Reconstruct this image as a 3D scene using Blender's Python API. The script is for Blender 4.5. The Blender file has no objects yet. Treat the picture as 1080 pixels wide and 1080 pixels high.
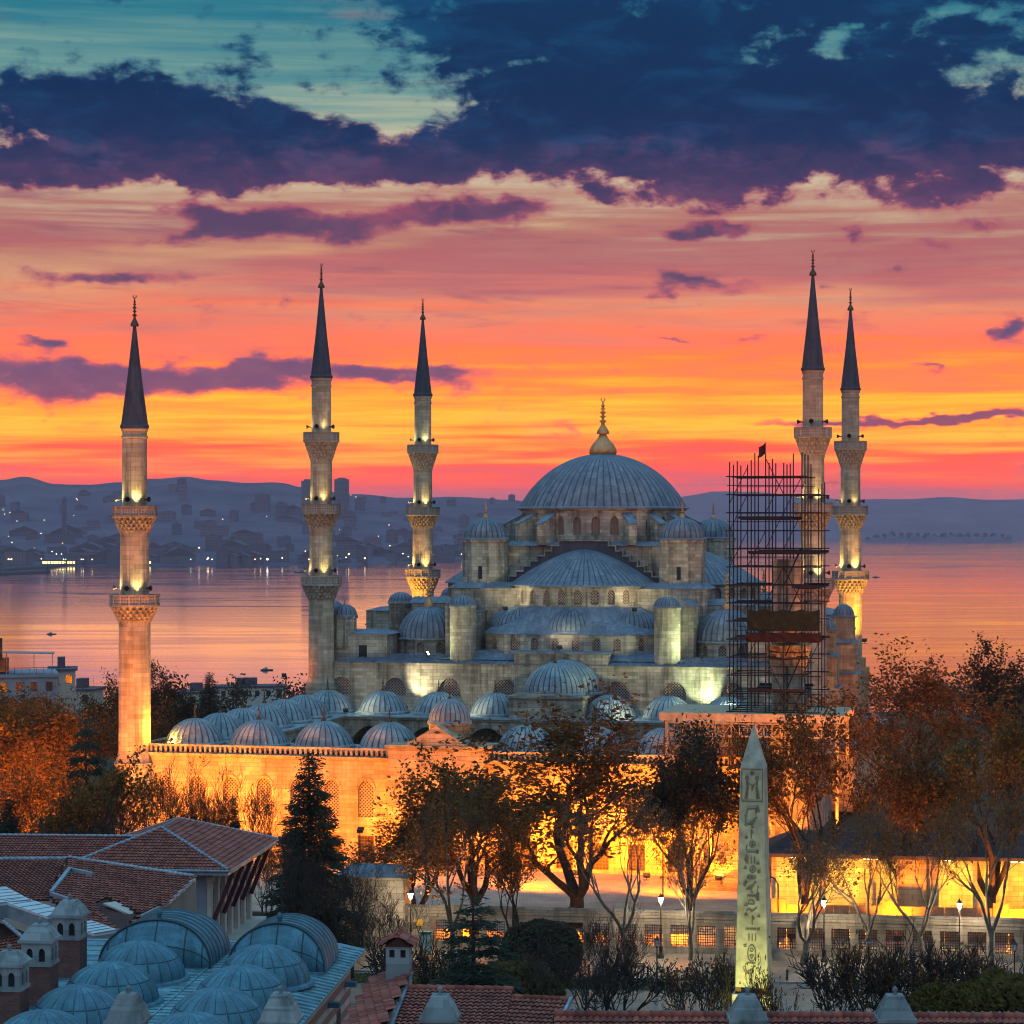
import bpy, math, random
from math import sin, cos, pi, radians, sqrt, atan2, exp, tan
from mathutils import Vector, Matrix

C = bpy.context.scene.collection
SC = bpy.context.scene
HAZE_ON = True

# ------------------------------------------------------------------ camera
FPX = 2480.0                       # focal length in photo pixels (1080 wide)
cam_d = bpy.data.cameras.new("camera")
cam = bpy.data.objects.new("camera", cam_d)
C.objects.link(cam)
cam.location = (0, 0, 40)
cam.rotation_euler = (pi / 2, 0, 0)
cam_d.sensor_width = 36
cam_d.lens = 36 * FPX / 1080
cam_d.shift_y = 15 / 1080
cam_d.clip_start = 1
cam_d.clip_end = 120000
SC.camera = cam

# ------------------------------------------------------------------ exposure
SC.view_settings.view_transform = 'Standard'
SC.view_settings.look = 'None'
SC.view_settings.gamma = 1
SC.view_settings.exposure = 0.0
SC.view_settings.use_curve_mapping = False
SC.render.engine = 'CYCLES'
SC.cycles.use_denoising = True
SC.cycles.max_bounces = 6
SC.cycles.diffuse_bounces = 3
SC.cycles.glossy_bounces = 3
SC.cycles.transmission_bounces = 3
SC.cycles.transparent_max_bounces = 12
SC.cycles.volume_bounces = 1
SC.cycles.sample_clamp_indirect = 4
SC.cycles.use_light_tree = True
SC.cycles.filter_width = 1.1


def lin(r, g, b, k=1.0):
    """sRGB 0-255 to linear"""
    o = []
    for v in (r, g, b):
        v = v / 255.0
        o.append((v / 12.92 if v <= 0.04045 else ((v + 0.055) / 1.055) ** 2.4) * k)
    return (o[0], o[1], o[2], 1.0)


# ------------------------------------------------------------------ node maths
class X:
    nt = None

    def __init__(s, sock): s.s = sock

    @staticmethod
    def m(op, *a, clamp=False):
        n = X.nt.nodes.new('ShaderNodeMath'); n.operation = op; n.use_clamp = clamp
        for i, v in enumerate(a):
            if isinstance(v, X): X.nt.links.new(v.s, n.inputs[i])
            else: n.inputs[i].default_value = v
        return X(n.outputs[0])

    def __add__(s, o): return X.m('ADD', s, o)
    __radd__ = __add__
    def __sub__(s, o): return X.m('SUBTRACT', s, o)
    def __rsub__(s, o): return X.m('SUBTRACT', o, s)
    def __mul__(s, o): return X.m('MULTIPLY', s, o)
    __rmul__ = __mul__
    def __truediv__(s, o): return X.m('DIVIDE', s, o)


def xvec(a, b, c):
    n = X.nt.nodes.new('ShaderNodeCombineXYZ')
    for i, v in enumerate((a, b, c)):
        if isinstance(v, X): X.nt.links.new(v.s, n.inputs[i])
        else: n.inputs[i].default_value = v
    return n.outputs[0]


def xnoise(vec, scale, detail=6, rough=.55, dist=0.0, lac=2.0):
    n = X.nt.nodes.new('ShaderNodeTexNoise')
    n.inputs['Scale'].default_value = scale
    n.inputs['Detail'].default_value = detail
    n.inputs['Roughness'].default_value = rough
    n.inputs['Lacunarity'].default_value = lac
    n.inputs['Distortion'].default_value = dist
    if vec is not None: X.nt.links.new(vec, n.inputs['Vector'])
    return X(n.outputs[0])


def xstep(v, a, b):
    n = X.nt.nodes.new('ShaderNodeMapRange'); n.interpolation_type = 'SMOOTHSTEP'
    X.nt.links.new(v.s, n.inputs[0])
    n.inputs[1].default_value = a; n.inputs[2].default_value = b
    n.inputs[3].default_value = 0; n.inputs[4].default_value = 1
    return X(n.outputs[0])


def xramp(v, stops, interp='LINEAR'):
    n = X.nt.nodes.new('ShaderNodeValToRGB'); cr = n.color_ramp; cr.interpolation = interp
    while len(cr.elements) < len(stops): cr.elements.new(0.5)
    for e, (p, c) in zip(cr.elements, stops): e.position = p
    for e, (p, c) in zip(cr.elements, stops): e.position = p; e.color = c
    X.nt.links.new(v.s if isinstance(v, X) else v, n.inputs[0])
    return n.outputs[0]


def xmix(f, a, b, mode='MIX'):
    n = X.nt.nodes.new('ShaderNodeMix'); n.data_type = 'RGBA'; n.blend_type = mode
    if isinstance(f, X): X.nt.links.new(f.s, n.inputs[0])
    else: n.inputs[0].default_value = f
    for v, i in ((a, 6), (b, 7)):
        if isinstance(v, X): v = v.s
        if isinstance(v, (tuple, list)): n.inputs[i].default_value = v
        else: X.nt.links.new(v, n.inputs[i])
    return n.outputs[2]


# ------------------------------------------------------------------ sky
world = bpy.data.worlds.new("World")
SC.world = world
world.use_nodes = True
X.nt = world.node_tree
X.nt.nodes.clear()
tc = X.nt.nodes.new('ShaderNodeTexCoord')
sep = X.nt.nodes.new('ShaderNodeSeparateXYZ')
X.nt.links.new(tc.outputs['Generated'], sep.inputs[0])
dx, dy, dz = (X(sep.outputs[i]) for i in range(3))
DEG = 180 / pi
AZ = X.m('ARCTAN2', dx, dy) * DEG
EL = X.m('ARCSINE', dz) * DEG


def deg(px, py):
    return math.degrees(math.atan((px - 540) / FPX)), math.degrees(math.atan((555 - py) / FPX))


aniso = xvec(AZ * .25, EL * 1.0, 0.0)
streak_v = xvec(AZ * .07, EL * 1.0, 3.3)
streak = xnoise(streak_v, .7, 3, .5) - .5
streak2 = xnoise(xvec(AZ * .045, EL * 1.0, 9.1), 3.4, 4, .6) - .5
fade_low = xstep(EL, .1, 1.7)
ELS = EL + streak * 2.2 * fade_low + streak2 * 3.4 * fade_low
EMAX = 90.0


def warp(e):  # give the low sky most of the ramp
    return (max(e, 0) / EMAX) ** .5


sky_stops = [(-1, (150, 70, 85)), (.75, (205, 84, 88)), (1.05, (246, 74, 48)), (1.35, (255, 80, 26)), (1.62, (255, 104, 6)),
             (2.0, (255, 142, 8)), (2.55, (255, 176, 18)), (3.0, (255, 154, 14)), (3.6, (255, 122, 42)), (4.3, (250, 112, 72)),
             (5.1, (230, 116, 88)), (5.8, (206, 114, 104)), (6.5, (184, 104, 104)), (7.2, (184, 122, 112)), (7.8, (202, 168, 138)),
             (8.8, (212, 196, 164)), (9.9, (170, 180, 158)), (11.0, (104, 152, 150)), (12.3, (44, 124, 142)), (13.6, (6, 98, 128)),
             (18, (24, 84, 118)), (32, (70, 118, 160)), (90, (84, 128, 176))]
p = X.m('POWER', X.m('MAXIMUM', ELS, 0.0) / EMAX, .5)
base = xramp(p, [(warp(e), lin(*c)) for e, c in sky_stops])

# clouds: soft elliptical bodies in the sky's own azimuth and elevation, broken up by noise
n_big = xnoise(xvec(AZ * .55, EL * 1.0, 1.7), .5, 7, .60, .35) - .5
n_fine = xnoise(xvec(AZ * .6, EL * 1.0, 5.2), 1.9, 6, .6, .2) - .5
nz = n_big * 2.4 + n_fine * 1.9


w_a = xnoise(xvec(AZ * .5, EL * 1.2, 11.0), .8, 4, .6) - .5
w_b = xnoise(xvec(AZ * .5, EL * 1.2, 23.0), .8, 4, .6) - .5
AZW = AZ + w_a * 2.6
ELW = EL + w_b * 1.25


def blob(px, py, sx, sy, w):
    a, e = deg(px, py); sa = sx / FPX * DEG; se = sy / FPX * DEG
    qx = (AZW - a) * (1 / sa); qy = (ELW - e) * (1 / se)
    q = X.m('MULTIPLY_ADD', qx, qx, qy * qy)
    return X.m('EXPONENT', q * -1.0) * w


def field(bl):
    f = None
    for b in bl:
        t = blob(*b); f = t if f is None else f + t
    return f


hi = field([(1000, 10, 330, 80, 1.0), (620, 30, 220, 50, .5), (800, 110, 300, 50, .65), (760, 158, 480, 36, .9), (520, 25, 150, 38, .75), (640, 90, 220, 45, .8), (960, 160, 300, 42, .9),
            (40, 110, 110, 44, 1.05), (190, 118, 120, 36, .95), (20, 185, 230, 24, .8), (330, 175, 260, 22, .85), (250, 152, 120, 30, .75),
            (125, 8, 70, 16, .62), (262, 55, 22, 30, .55), (345, 80, 40, 22, .6), (430, 60, 50, 30, .3), (115, 45, 22, 14, .5),
            (320, 60, 150, 40, -.35), (890, 48, 26, 26, -.75), (795, 68, 24, 12, -.55), (1040, 22, 46, 14, -.6), (560, 60, 40, 14, -.35), (420, 116, 70, 14, -.55),
            (690, 212, 110, 14, .55), (1010, 208, 110, 14, .6), (520, -200, 1500, 110, .95)])
lo = field([(325, 245, 105, 19, 1.0), (205, 220, 40, 13, .8), (235, 240, 34, 18, .7), (520, 224, 110, 16, 1.0), (745, 241, 48, 11, .85), (100, 232, 90, 8, .3), (190, 258, 40, 10, .55),
            (110, 297, 120, 9, .85), (20, 310, 60, 8, .5), (35, 366, 38, 6, .7), (110, 402, 160, 26, 1.15), (300, 398, 110, 16, .85), (265, 384, 36, 14, .6),
            (440, 392, 80, 10, .85), (730, 305, 75, 8, .75), (798, 357, 36, 6, .85), (725, 362, 30, 4, .6), (665, 342, 14, 5, .5), (655, 388, 12, 4, .5),
            (995, 389, 36, 5, .85), (1066, 352, 18, 14, .9), (1040, 318, 40, 6, .3), (900, 441, 150, 5.5, .95), (1045, 437, 45, 7, .8), (980, 440, 60, 5, .5), (870, 376, 30, 5, .4), (980, 255, 26, 8, .5),
            (925, 335, 40, 5, .4), (560, 386, 30, 4, .4)])
hf = hi + nz * .95
lf = lo + nz * .5
m_hi = xstep(hf, .30, .80)
m_lo = xstep(lf, .28, .74)
core_hi = xstep(hf, .46, .9)
core_lo = xstep(lf, .45, .95)
# cloud body and lit edge both follow height above the horizon
ph = X.m('POWER', X.m('MAXIMUM', EL + n_fine * 2.0 + n_big * .8, 0.0) / EMAX, .5)
body = xramp(ph, [(warp(e), lin(*c)) for e, c in
                  [(1.5, (150, 62, 74)), (3.0, (124, 66, 88)), (4.5, (98, 70, 104)), (6.5, (84, 68, 98)), (7.8, (92, 62, 98)), (8.6, (60, 54, 94)),
                   (9.3, (18, 46, 88)), (10.4, (0, 42, 84)), (12.3, (0, 48, 90)), (14.5, (0, 58, 100)), (40, (60, 96, 140)), (90, (80, 116, 160))]])
rim = xramp(ph, [(warp(e), lin(*c)) for e, c in
                 [(1.5, (236, 92, 60)), (3.0, (238, 96, 72)), (4.5, (206, 92, 92)), (6.5, (170, 92, 106)), (7.8, (178, 84, 104)), (8.9, (148, 80, 108)),
                  (10.0, (58, 82, 116)), (11.2, (30, 90, 122)), (12.5, (28, 98, 128)), (14.5, (16, 88, 120)), (40, (80, 120, 160)), (90, (90, 130, 176))]])
mott = xstep(xnoise(xvec(AZ * .42, EL * 1.0, 31.0), 1.15, 7, .62, .5), .46, .70)
light = xramp(ph, [(warp(e), lin(*c)) for e, c in
                   [(2.0, (150, 76, 84)), (4.5, (120, 80, 108)), (7.8, (128, 78, 106)), (8.7, (98, 72, 110)), (9.5, (30, 68, 112)), (10.8, (4, 66, 108)), (12.5, (8, 78, 120)), (40, (80, 120, 160)), (90, (90, 130, 176))]])
body = xmix(mott * .75, body, light)
patch = xstep(xnoise(xvec(AZ * .09, EL * .9, 41.0), .8, 5, .55, .3), .48, .68) * xstep(EL, 4.4, 6.2) * (1 - xstep(EL, 7.6, 9.0))
base = xmix(patch * .75, base, lin(226, 178, 122))
veil = xstep(xnoise(aniso, .55, 6, .6, .3) + xstep(EL, 5.2, 7.0) * .14 - xstep(EL, 7.6, 9.5) * .2, .5, .8)
c0 = xmix(veil * .55, base, lin(178, 96, 100))
thin = xstep(xnoise(xvec(AZ * .13, EL * 1.0, 57.0), 1.5, 6, .6, .35), .53, .70) * xstep(EL, 3.2, 4.6) * (1.0 - xstep(EL, 8.0, 9.4))
c0 = xmix(thin * .62, c0, xmix(.45, rim, body))
c1 = xmix(m_lo, c0, xmix(core_lo, rim, body))
c2 = xmix(m_hi, c1, xmix(core_hi, rim, body))
# the half of the sky behind the photographer is the bright blue-mauve of early dawn
back = xstep(dy * -1.0 + .15, .0, .9)
overhead = xstep(EL, 16.0, 50.0)
backcol = xramp(X.m('DIVIDE', X.m('MAXIMUM', EL, 0.0), 90.0), [(0, lin(222, 194, 200, .85)), (.12, lin(184, 190, 212, 1.0)), (.35, lin(136, 182, 214, 1.6)), (1, lin(116, 176, 214, 2.0))])
c3 = xmix(X.m('MAXIMUM', back, overhead), c2, backcol)
amb = X.nt.nodes.new('ShaderNodeTexSky')
amb.sky_type = 'NISHITA'; amb.sun_disc = False
SUN_EL, SUN_AZ = radians(1.0), radians(-6.0)
amb.sun_elevation = radians(-5.0); amb.sun_rotation = SUN_AZ
bg1 = X.nt.nodes.new('ShaderNodeBackground')
lk_s = (1.0 - xstep(EL, 2.0, 7.5)) * xstep(dy, -.2, .6) * .50 + 1.0     # the dawn glow strengthens towards its horizon
X.nt.links.new(lk_s.s, bg1.inputs[1])
X.nt.links.new(c3, bg1.inputs[0])
bg2 = X.nt.nodes.new('ShaderNodeBackground'); bg2.inputs[1].default_value = 0.02
X.nt.links.new(amb.outputs[0], bg2.inputs[0])
addb = X.nt.nodes.new('ShaderNodeAddShader')
X.nt.links.new(bg1.outputs[0], addb.inputs[0]); X.nt.links.new(bg2.outputs[0], addb.inputs[1])
wo = X.nt.nodes.new('ShaderNodeOutputWorld')
X.nt.links.new(addb.outputs[0], wo.inputs[0])
world.cycles.sampling_method = 'MANUAL'
world.cycles.sample_map_resolution = 512

# ------------------------------------------------------------------ sun, barely up behind the far hills
sun_d = bpy.data.lights.new("dawn_sun", 'SUN')
sun_d.energy = 0.02
sun_d.angle = radians(12)
sun_d.color = (1.0, .45, .32)
sun = bpy.data.objects.new("dawn_sun", sun_d)
C.objects.link(sun)
sun.rotation_euler = (pi / 2 - SUN_EL, 0, pi - SUN_AZ)

# ------------------------------------------------------------------ mesh helpers
class MB:
    """collects geometry in metres, with UVs in metres; build() links it as one mesh object"""

    def __init__(s): s.v = []; s.f = []; s.mi = []; s.uv = []; s.sm = []

    def add(s, vs, fs, mat=0, smooth=False, uvs=None):
        o = len(s.v); s.v.extend(tuple(p) for p in vs)
        for k, f in enumerate(fs):
            s.f.append(tuple(o + i for i in f)); s.mi.append(mat); s.sm.append(smooth)
            s.uv.append(uvs[k] if uvs else None)
        return s

    def box(s, x0, x1, y0, y1, z0, z1, mat=0, rot=0, at=None, skip=''):
        vs = [(x, y, z) for z in (z0, z1) for x, y in ((x0, y0), (x1, y0), (x1, y1), (x0, y1))]
        if rot or at:
            ax, ay = at or (0, 0); c, n = cos(rot), sin(rot)
            vs = [(ax + x * c - y * n, ay + x * n + y * c, z) for x, y, z in vs]
        fs = [(3, 2, 1, 0), (4, 5, 6, 7), (0, 1, 5, 4), (1, 2, 6, 5), (2, 3, 7, 6), (3, 0, 4, 7)]
        return s.add(vs, fs, mat)

    def prism(s, poly, z0, z1, mat=0, top=True, bot=True):
        n = len(poly)
        vs = [(x, y, z0) for x, y in poly] + [(x, y, z1) for x, y in poly]
        fs = [(i, (i + 1) % n, n + (i + 1) % n, n + i) for i in range(n)]
        if top: fs.append(tuple(range(n, 2 * n)))
        if bot: fs.append(tuple(range(n - 1, -1, -1)))
        return s.add(vs, fs, mat)

    def frustum(s, poly0, z0, poly1, z1, mat=0, top=True, bot=False):
        n = len(poly0)
        vs = [(x, y, z0) for x, y in poly0] + [(x, y, z1) for x, y in poly1]
        fs = [(i, (i + 1) % n, n + (i + 1) % n, n + i) for i in range(n)]
        if top: fs.append(tuple(range(n, 2 * n)))
        if bot: fs.append(tuple(range(n - 1, -1, -1)))
        return s.add(vs, fs, mat)

    def ridge(s, prof, y0, y1, mat=0, axis='y'):
        """extrude a closed (x,z) profile along y (or (y,z) along x)"""
        n = len(prof)
        if axis == 'y': vs = [(a, y0, b) for a, b in prof] + [(a, y1, b) for a, b in prof]
        else: vs = [(y0, a, b) for a, b in prof] + [(y1, a, b) for a, b in prof]
        fs = [(i, (i + 1) % n, n + (i + 1) % n, n + i) for i in range(n)]
        fs += [tuple(range(n - 1, -1, -1)), tuple(range(n, 2 * n))]
        return s.add(vs, fs, mat)

    def lathe(s, prof, n, c=(0, 0, 0), a0=0.0, a1=2 * pi, rf=None, mat=0, smooth=True, uvr=None, mf=None):
        """prof: (r, z) from bottom to top; rf(k, n, i) scales the radius at angle step k, ring i"""
        full = abs(a1 - a0 - 2 * pi) < 1e-6
        cols = n if full else n + 1
        R = uvr or max(r for r, z in prof)
        vs = []; ln = [0.0]
        for i in range(1, len(prof)): ln.append(ln[-1] + math.hypot(prof[i][0] - prof[i - 1][0], prof[i][1] - prof[i - 1][1]))
        for i, (r, z) in enumerate(prof):
            for k in range(cols):
                a = a0 + (a1 - a0) * k / n; q = r * (rf(k, n, i) if rf else 1)
                vs.append((c[0] + q * cos(a), c[1] + q * sin(a), c[2] + z))
        fs = []; uvs = []
        for i in range(len(prof) - 1):
            for k in range(n):
                k2 = (k + 1) % cols
                fs.append((i * cols + k, i * cols + k2, (i + 1) * cols + k2, (i + 1) * cols + k))
                u0, u1 = (a1 - a0) * k / n * R, (a1 - a0) * (k + 1) / n * R
                uvs.append(((u0, ln[i]), (u1, ln[i]), (u1, ln[i + 1]), (u0, ln[i + 1])))
        s.add(vs, fs, mat, smooth, uvs)
        if mf:
            b_ = len(s.mi) - len(fs)
            for q in range(len(fs)): s.mi[b_ + q] = mf(q % n, q // n)
        return s

    def tube(s, pts, rad, n=6, mat=0, smooth=True, cap=False):
        if not isinstance(rad, (list, tuple)): rad = [rad] * len(pts)
        vs = []; up = Vector((0.31, 0.17, 0.93)).normalized()
        for i, p_ in enumerate(pts):
            p_ = Vector(p_); a = Vector(pts[max(i - 1, 0)]); b = Vector(pts[min(i + 1, len(pts) - 1)])
            t = (b - a).normalized()
            x = t.cross(up)
            if x.length < 1e-3: x = t.cross(Vector((1, 0, 0)))
            x.normalize(); y = t.cross(x)
            for k in range(n):
                q = 2 * pi * k / n
                vs.append(tuple(p_ + (x * cos(q) + y * sin(q)) * rad[i]))
        fs = [(i * n + k, i * n + (k + 1) % n, (i + 1) * n + (k + 1) % n, (i + 1) * n + k) for i in range(len(pts) - 1) for k in range(n)]
        if cap: fs += [tuple(range(n)), tuple(range(len(vs) - 1, len(vs) - n - 1, -1))]
        return s.add(vs, fs, mat, smooth)

    def beam(s, a, b, w, h=None, mat=0):
        """square bar from a to b"""
        h = h or w; a = Vector(a); b = Vector(b); t = (b - a).normalized()
        x = t.cross(Vector((0, 0, 1)))
        if x.length < 1e-3: x = Vector((1, 0, 0))
        x.normalize(); y = x.cross(t)
        vs = [tuple(q + x * i * w / 2 + y * j * h / 2) for q in (a, b) for i, j in ((-1, -1), (1, -1), (1, 1), (-1, 1))]
        return s.add(vs, [(0, 1, 5, 4), (1, 2, 6, 5), (2, 3, 7, 6), (3, 0, 4, 7), (3, 2, 1, 0), (4, 5, 6, 7)], mat)

    def merge(s, o, M=None):
        b = len(s.v)
        s.v.extend([tuple(M @ Vector(p_)) for p_ in o.v] if M else o.v)
        s.f.extend(tuple(b + i for i in f) for f in o.f); s.mi.extend(o.mi); s.sm.extend(o.sm); s.uv.extend(o.uv)
        return s

    def mesh(s, name, mats):
        me = bpy.data.meshes.new(name)
        me.from_pydata(s.v, [], s.f)
        if not isinstance(mats, (list, tuple)): mats = [mats]
        if len(mats) == 1 and max(s.mi) == 1: mats = [mats[0], MATS['lead_seam_fore' if 'greenish' in mats[0].name else 'lead_seam']]
        for m in mats: me.materials.append(m)
        me.polygons.foreach_set('material_index', s.mi)
        me.polygons.foreach_set('use_smooth', s.sm)
        if len(s.f) < 400000:
            uvl = me.uv_layers.new(name='UVMap'); flat = []
            for f, uv in zip(s.f, s.uv):
                if uv is None:
                    p0, p1, p2 = (s.v[f[0]], s.v[f[1]], s.v[f[2]])
                    ax, ay, az = p1[0] - p0[0], p1[1] - p0[1], p1[2] - p0[2]
                    bx, by, bz = p2[0] - p0[0], p2[1] - p0[1], p2[2] - p0[2]
                    nx, ny, nz_ = ay * bz - az * by, az * bx - ax * bz, ax * by - ay * bx
                    l = sqrt(nx * nx + ny * ny + nz_ * nz_) or 1
                    h = math.hypot(nx, ny)
                    if h / l < .25:
                        for i in f: flat += [s.v[i][0], s.v[i][1]]
                    else:
                        tx, ty = -ny / h, nx / h
                        sl = h / l
                        for i in f:
                            q = s.v[i]; flat += [q[0] * tx + q[1] * ty, q[2] / sl]
                else:
                    for a in uv: flat += [a[0], a[1]]
            uvl.data.foreach_set('uv', flat)
        me.update()
        return me

    def build(s, name, mats, parent=None, loc=None, rz=0, **tags):
        o = bpy.data.objects.new(name, s.mesh(name, mats)); C.objects.link(o)
        if parent: o.parent = parent
        if loc: o.location = loc
        if rz: o.rotation_euler.z = rz
        return tag(o, **tags)


def tag(o, label=None, cat=None, group=None, kind=None):
    if label: o['label'] = label
    if cat: o['category'] = cat
    if group: o['group'] = group
    if kind: o['kind'] = kind
    return o


def thing(name, loc=(0, 0, 0), rz=0, label=None, cat=None, group=None):
    o = bpy.data.objects.new(name, None); C.objects.link(o)
    o.empty_display_size = .5
    o.location = loc; o.rotation_euler.z = rz
    return tag(o, label, cat, group)


def copy_tree(o, loc=None, rz=None, scale=None, label=None, parent=None):
    c = o.copy(); C.objects.link(c)
    if parent: c.parent = parent
    for ch in list(o.children): copy_tree(ch, parent=c)
    if loc is not None: c.location = loc
    if rz is not None: c.rotation_euler.z = rz
    if scale is not None: c.scale = scale if isinstance(scale, tuple) else (scale,) * 3
    if label: c['label'] = label
    return c


def ngon(n, r, cx=0, cy=0, a=0):
    return [(cx + r * cos(a + 2 * pi * k / n), cy + r * sin(a + 2 * pi * k / n)) for k in range(n)]


def dome_prof(r, h, n=14, z0=0.0, r_end=.02, power=1.0):
    """quarter-ellipse profile from the rim to the crown"""
    o = []
    for i in range(n + 1):
        a = pi / 2 * i / n
        o.append((max(r * cos(a) ** power, r_end), z0 + h * sin(a)))
    return o


def cap_prof(r, h, n=14, r_end=.02, para=0.0):
    """shallow dome: a spherical cap, or nearer a parabola as para goes to 1"""
    R = (r * r + h * h) / (2 * h); o = []
    for i in range(n + 1):
        q = cos(pi / 2 * (i / n) ** .85); x = r * q
        z = h * (1 - q ** 1.5) if para >= 2 else (sqrt(max(R * R - x * x, 0)) - (R - h)) * (1 - para) + h * (1 - q * q) * para
        o.append((max(x, r_end), z))
    return o


def ribs(per, amp):
    """radius factor: a narrow standing seam every `per` angle steps"""
    def f(k, n, i): return 1 + (amp if k % per == 0 else 0)
    return f


def arch_pts(w, spring, rise, n=5):
    """pointed arch from left springing to right springing, local x centred"""
    o = []
    for i in range(2 * n + 1):
        t = i / (2 * n)
        x = -w / 2 + w * t
        q = 1 - abs(2 * t - 1)
        z = spring + rise * (1 - (1 - q) ** 2) ** .62
        o.append((x, z))
    return o


def flat_map(x0, y0, dx_, dy_, ix, iy):
    """wall coordinates (s along, z up, d inward) to space"""
    return lambda s_, z, d: (x0 + dx_ * s_ + ix * d, y0 + dy_ * s_ + iy * d, z)


def cyl_map(cx, cy, R, a_start):
    return lambda s_, z, d: (cx + (R - d) * cos(a_start + s_ / R), cy + (R - d) * sin(a_start + s_ / R), z)


def wall(mb, mp, s0, s1, z0, z1, ops, depth=.45, step=99.0, mat=0, rmat=None):
    """a wall face with real arched or square openings: ops = (centre, width, sill, spring, rise)"""
    rmat = mat if rmat is None else rmat

    def quad(a, b, c_, d_, m=mat, uv=None):
        mb.add([a, b, c_, d_], [(0, 1, 2, 3)], m, False, [uv] if uv else None)

    def strip(a, b, za, zb):
        if b - a < 1e-5: return
        k = max(1, int(math.ceil((b - a) / step)))
        for i in range(k):
            p0, p1 = a + (b - a) * i / k, a + (b - a) * (i + 1) / k
            quad(mp(p0, za, 0), mp(p1, za, 0), mp(p1, zb, 0), mp(p0, zb, 0), uv=((p0, za), (p1, za), (p1, zb), (p0, zb)))
    cur = s0
    for (c_, w, sill, spring, rise) in sorted(ops):
        a, b = c_ - w / 2, c_ + w / 2
        strip(cur, a, z0, z1); cur = b
        strip(a, b, z0, sill)
        pts = [(c_ + x, z) for x, z in arch_pts(w, spring, rise)] if rise > 0 else [(a, spring), (b, spring)]
        for (xa, za), (xb, zb) in zip(pts, pts[1:]):
            quad(mp(xa, za, 0), mp(xb, zb, 0), mp(xb, z1, 0), mp(xa, z1, 0), uv=((xa, za), (xb, zb), (xb, z1), (xa, z1)))
        ring = [(a, sill)] + pts + [(b, sill)]
        for (xa, za), (xb, zb) in zip(ring, ring[1:] + ring[:1]):
            quad(mp(xa, za, 0), mp(xa, za, depth), mp(xb, zb, depth), mp(xb, zb, 0), rmat)
    strip(cur, s1, z0, z1)


def pane(mp, op, depth, name, mats, parent, over=.05):
    """the lattice window that fills an opening"""
    c_, w, sill, spring, rise = op
    pts = [(c_ + x, z) for x, z in arch_pts(w, spring, rise)] if rise > 0 else [(c_ - w / 2, spring), (c_ + w / 2, spring)]
    mb = MB()
    vs = [mp(c_ - w / 2, sill, depth - over)] + [mp(x, z, depth - over) for x, z in pts] + [mp(c_ + w / 2, sill, depth - over)]
    uv = [(c_ - w / 2, sill)] + pts + [(c_ + w / 2, sill)]
    mb.add(vs[::-1], [tuple(range(len(vs)))], 0, False, [uv[::-1]])
    return mb.build(name, mats, parent)


# ------------------------------------------------------------------ materials
def new_mat(name, rough=.7, spec=.3, metal=0.0):
    m = bpy.data.materials.new(name); m.use_nodes = True
    X.nt = m.node_tree
    b = X.nt.nodes['Principled BSDF']
    b.inputs['Roughness'].default_value = rough
    b.inputs['Specular IOR Level'].default_value = spec
    b.inputs['Metallic'].default_value = metal
    return m, b


def lk(a, b): X.nt.links.new(a.s if isinstance(a, X) else a, b)


def coord(which='Object'):
    return X.nt.nodes.new('ShaderNodeTexCoord').outputs[which]


def scaled(vec, sx, sy, sz):
    n = X.nt.nodes.new('ShaderNodeMapping'); n.inputs['Scale'].default_value = (sx, sy, sz)
    lk(vec, n.inputs[0]); return n.outputs[0]


def bump(b, h, strength=.3, dist=.05):
    n = X.nt.nodes.new('ShaderNodeBump'); n.inputs['Strength'].default_value = strength; n.inputs['Distance'].default_value = dist
    lk(h, n.inputs['Height']); lk(n.outputs[0], b.inputs['Normal'])


def brick(vec, w, h, mortar, c1, c2, cm, off=.5, bias=0.0, smooth=.1):
    n = X.nt.nodes.new('ShaderNodeTexBrick'); n.offset = off
    n.inputs['Scale'].default_value = 1
    n.inputs['Brick Width'].default_value = w; n.inputs['Row Height'].default_value = h
    n.inputs['Mortar Size'].default_value = mortar; n.inputs['Mortar Smooth'].default_value = smooth; n.inputs['Bias'].default_value = bias
    n.inputs['Color1'].default_value = c1; n.inputs['Color2'].default_value = c2; n.inputs['Mortar'].default_value = cm
    lk(vec, n.inputs['Vector'])
    return n


def plain(name, c, rough=.6, spec=.3, metal=0.0, var=.25, scale=1.5):
    m, b = new_mat(name, rough, spec, metal)
    nn = xnoise(coord(), scale, 5)
    d = tuple(v * (1 - var) for v in c[:3]) + (1,); l = tuple(min(v * (1 + var), 1) for v in c[:3]) + (1,)
    lk(xramp(nn, [(.3, d), (.7, l)]), b.inputs['Base Color'])
    return m


def stone_mat(name, c1, c2, cm, bw=1.0, bh=.5, stain=.55, mortar=.02):
    m, b = new_mat(name, .85, .2)
    uv = coord('UV'); ob = coord('Object')
    br = brick(uv, bw, bh, mortar, c1, c2, cm)
    br2 = brick(scaled(uv, .5, 1, 1), bw, bh, 0.0, (.72, .72, .72, 1), (1.12, 1.1, 1.08, 1), (1, 1, 1, 1), off=.3)
    big = xnoise(ob, .16, 6, .62)
    streaks = xnoise(scaled(ob, 1.1, 1.1, .12), .9, 5, .6)
    col = xmix(1.0, br.outputs[0], br2.outputs[0], 'MULTIPLY')
    col = xmix(1.0, col, xramp(big, [(.32, (.62, .6, .58, 1)), (.62, (1.08, 1.06, 1.04, 1))]), 'MULTIPLY')
    col = xmix(stain, col, xramp(streaks, [(.34, (.38, .37, .37, 1)), (.52, (1, 1, 1, 1))]), 'MULTIPLY')
    lk(col, b.inputs['Base Color'])
    fine = xnoise(ob, 2.2, 5)
    bump(b, fine * .5 + X(br.outputs[1]) * -.6, .5, .05)
    return m


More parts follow.
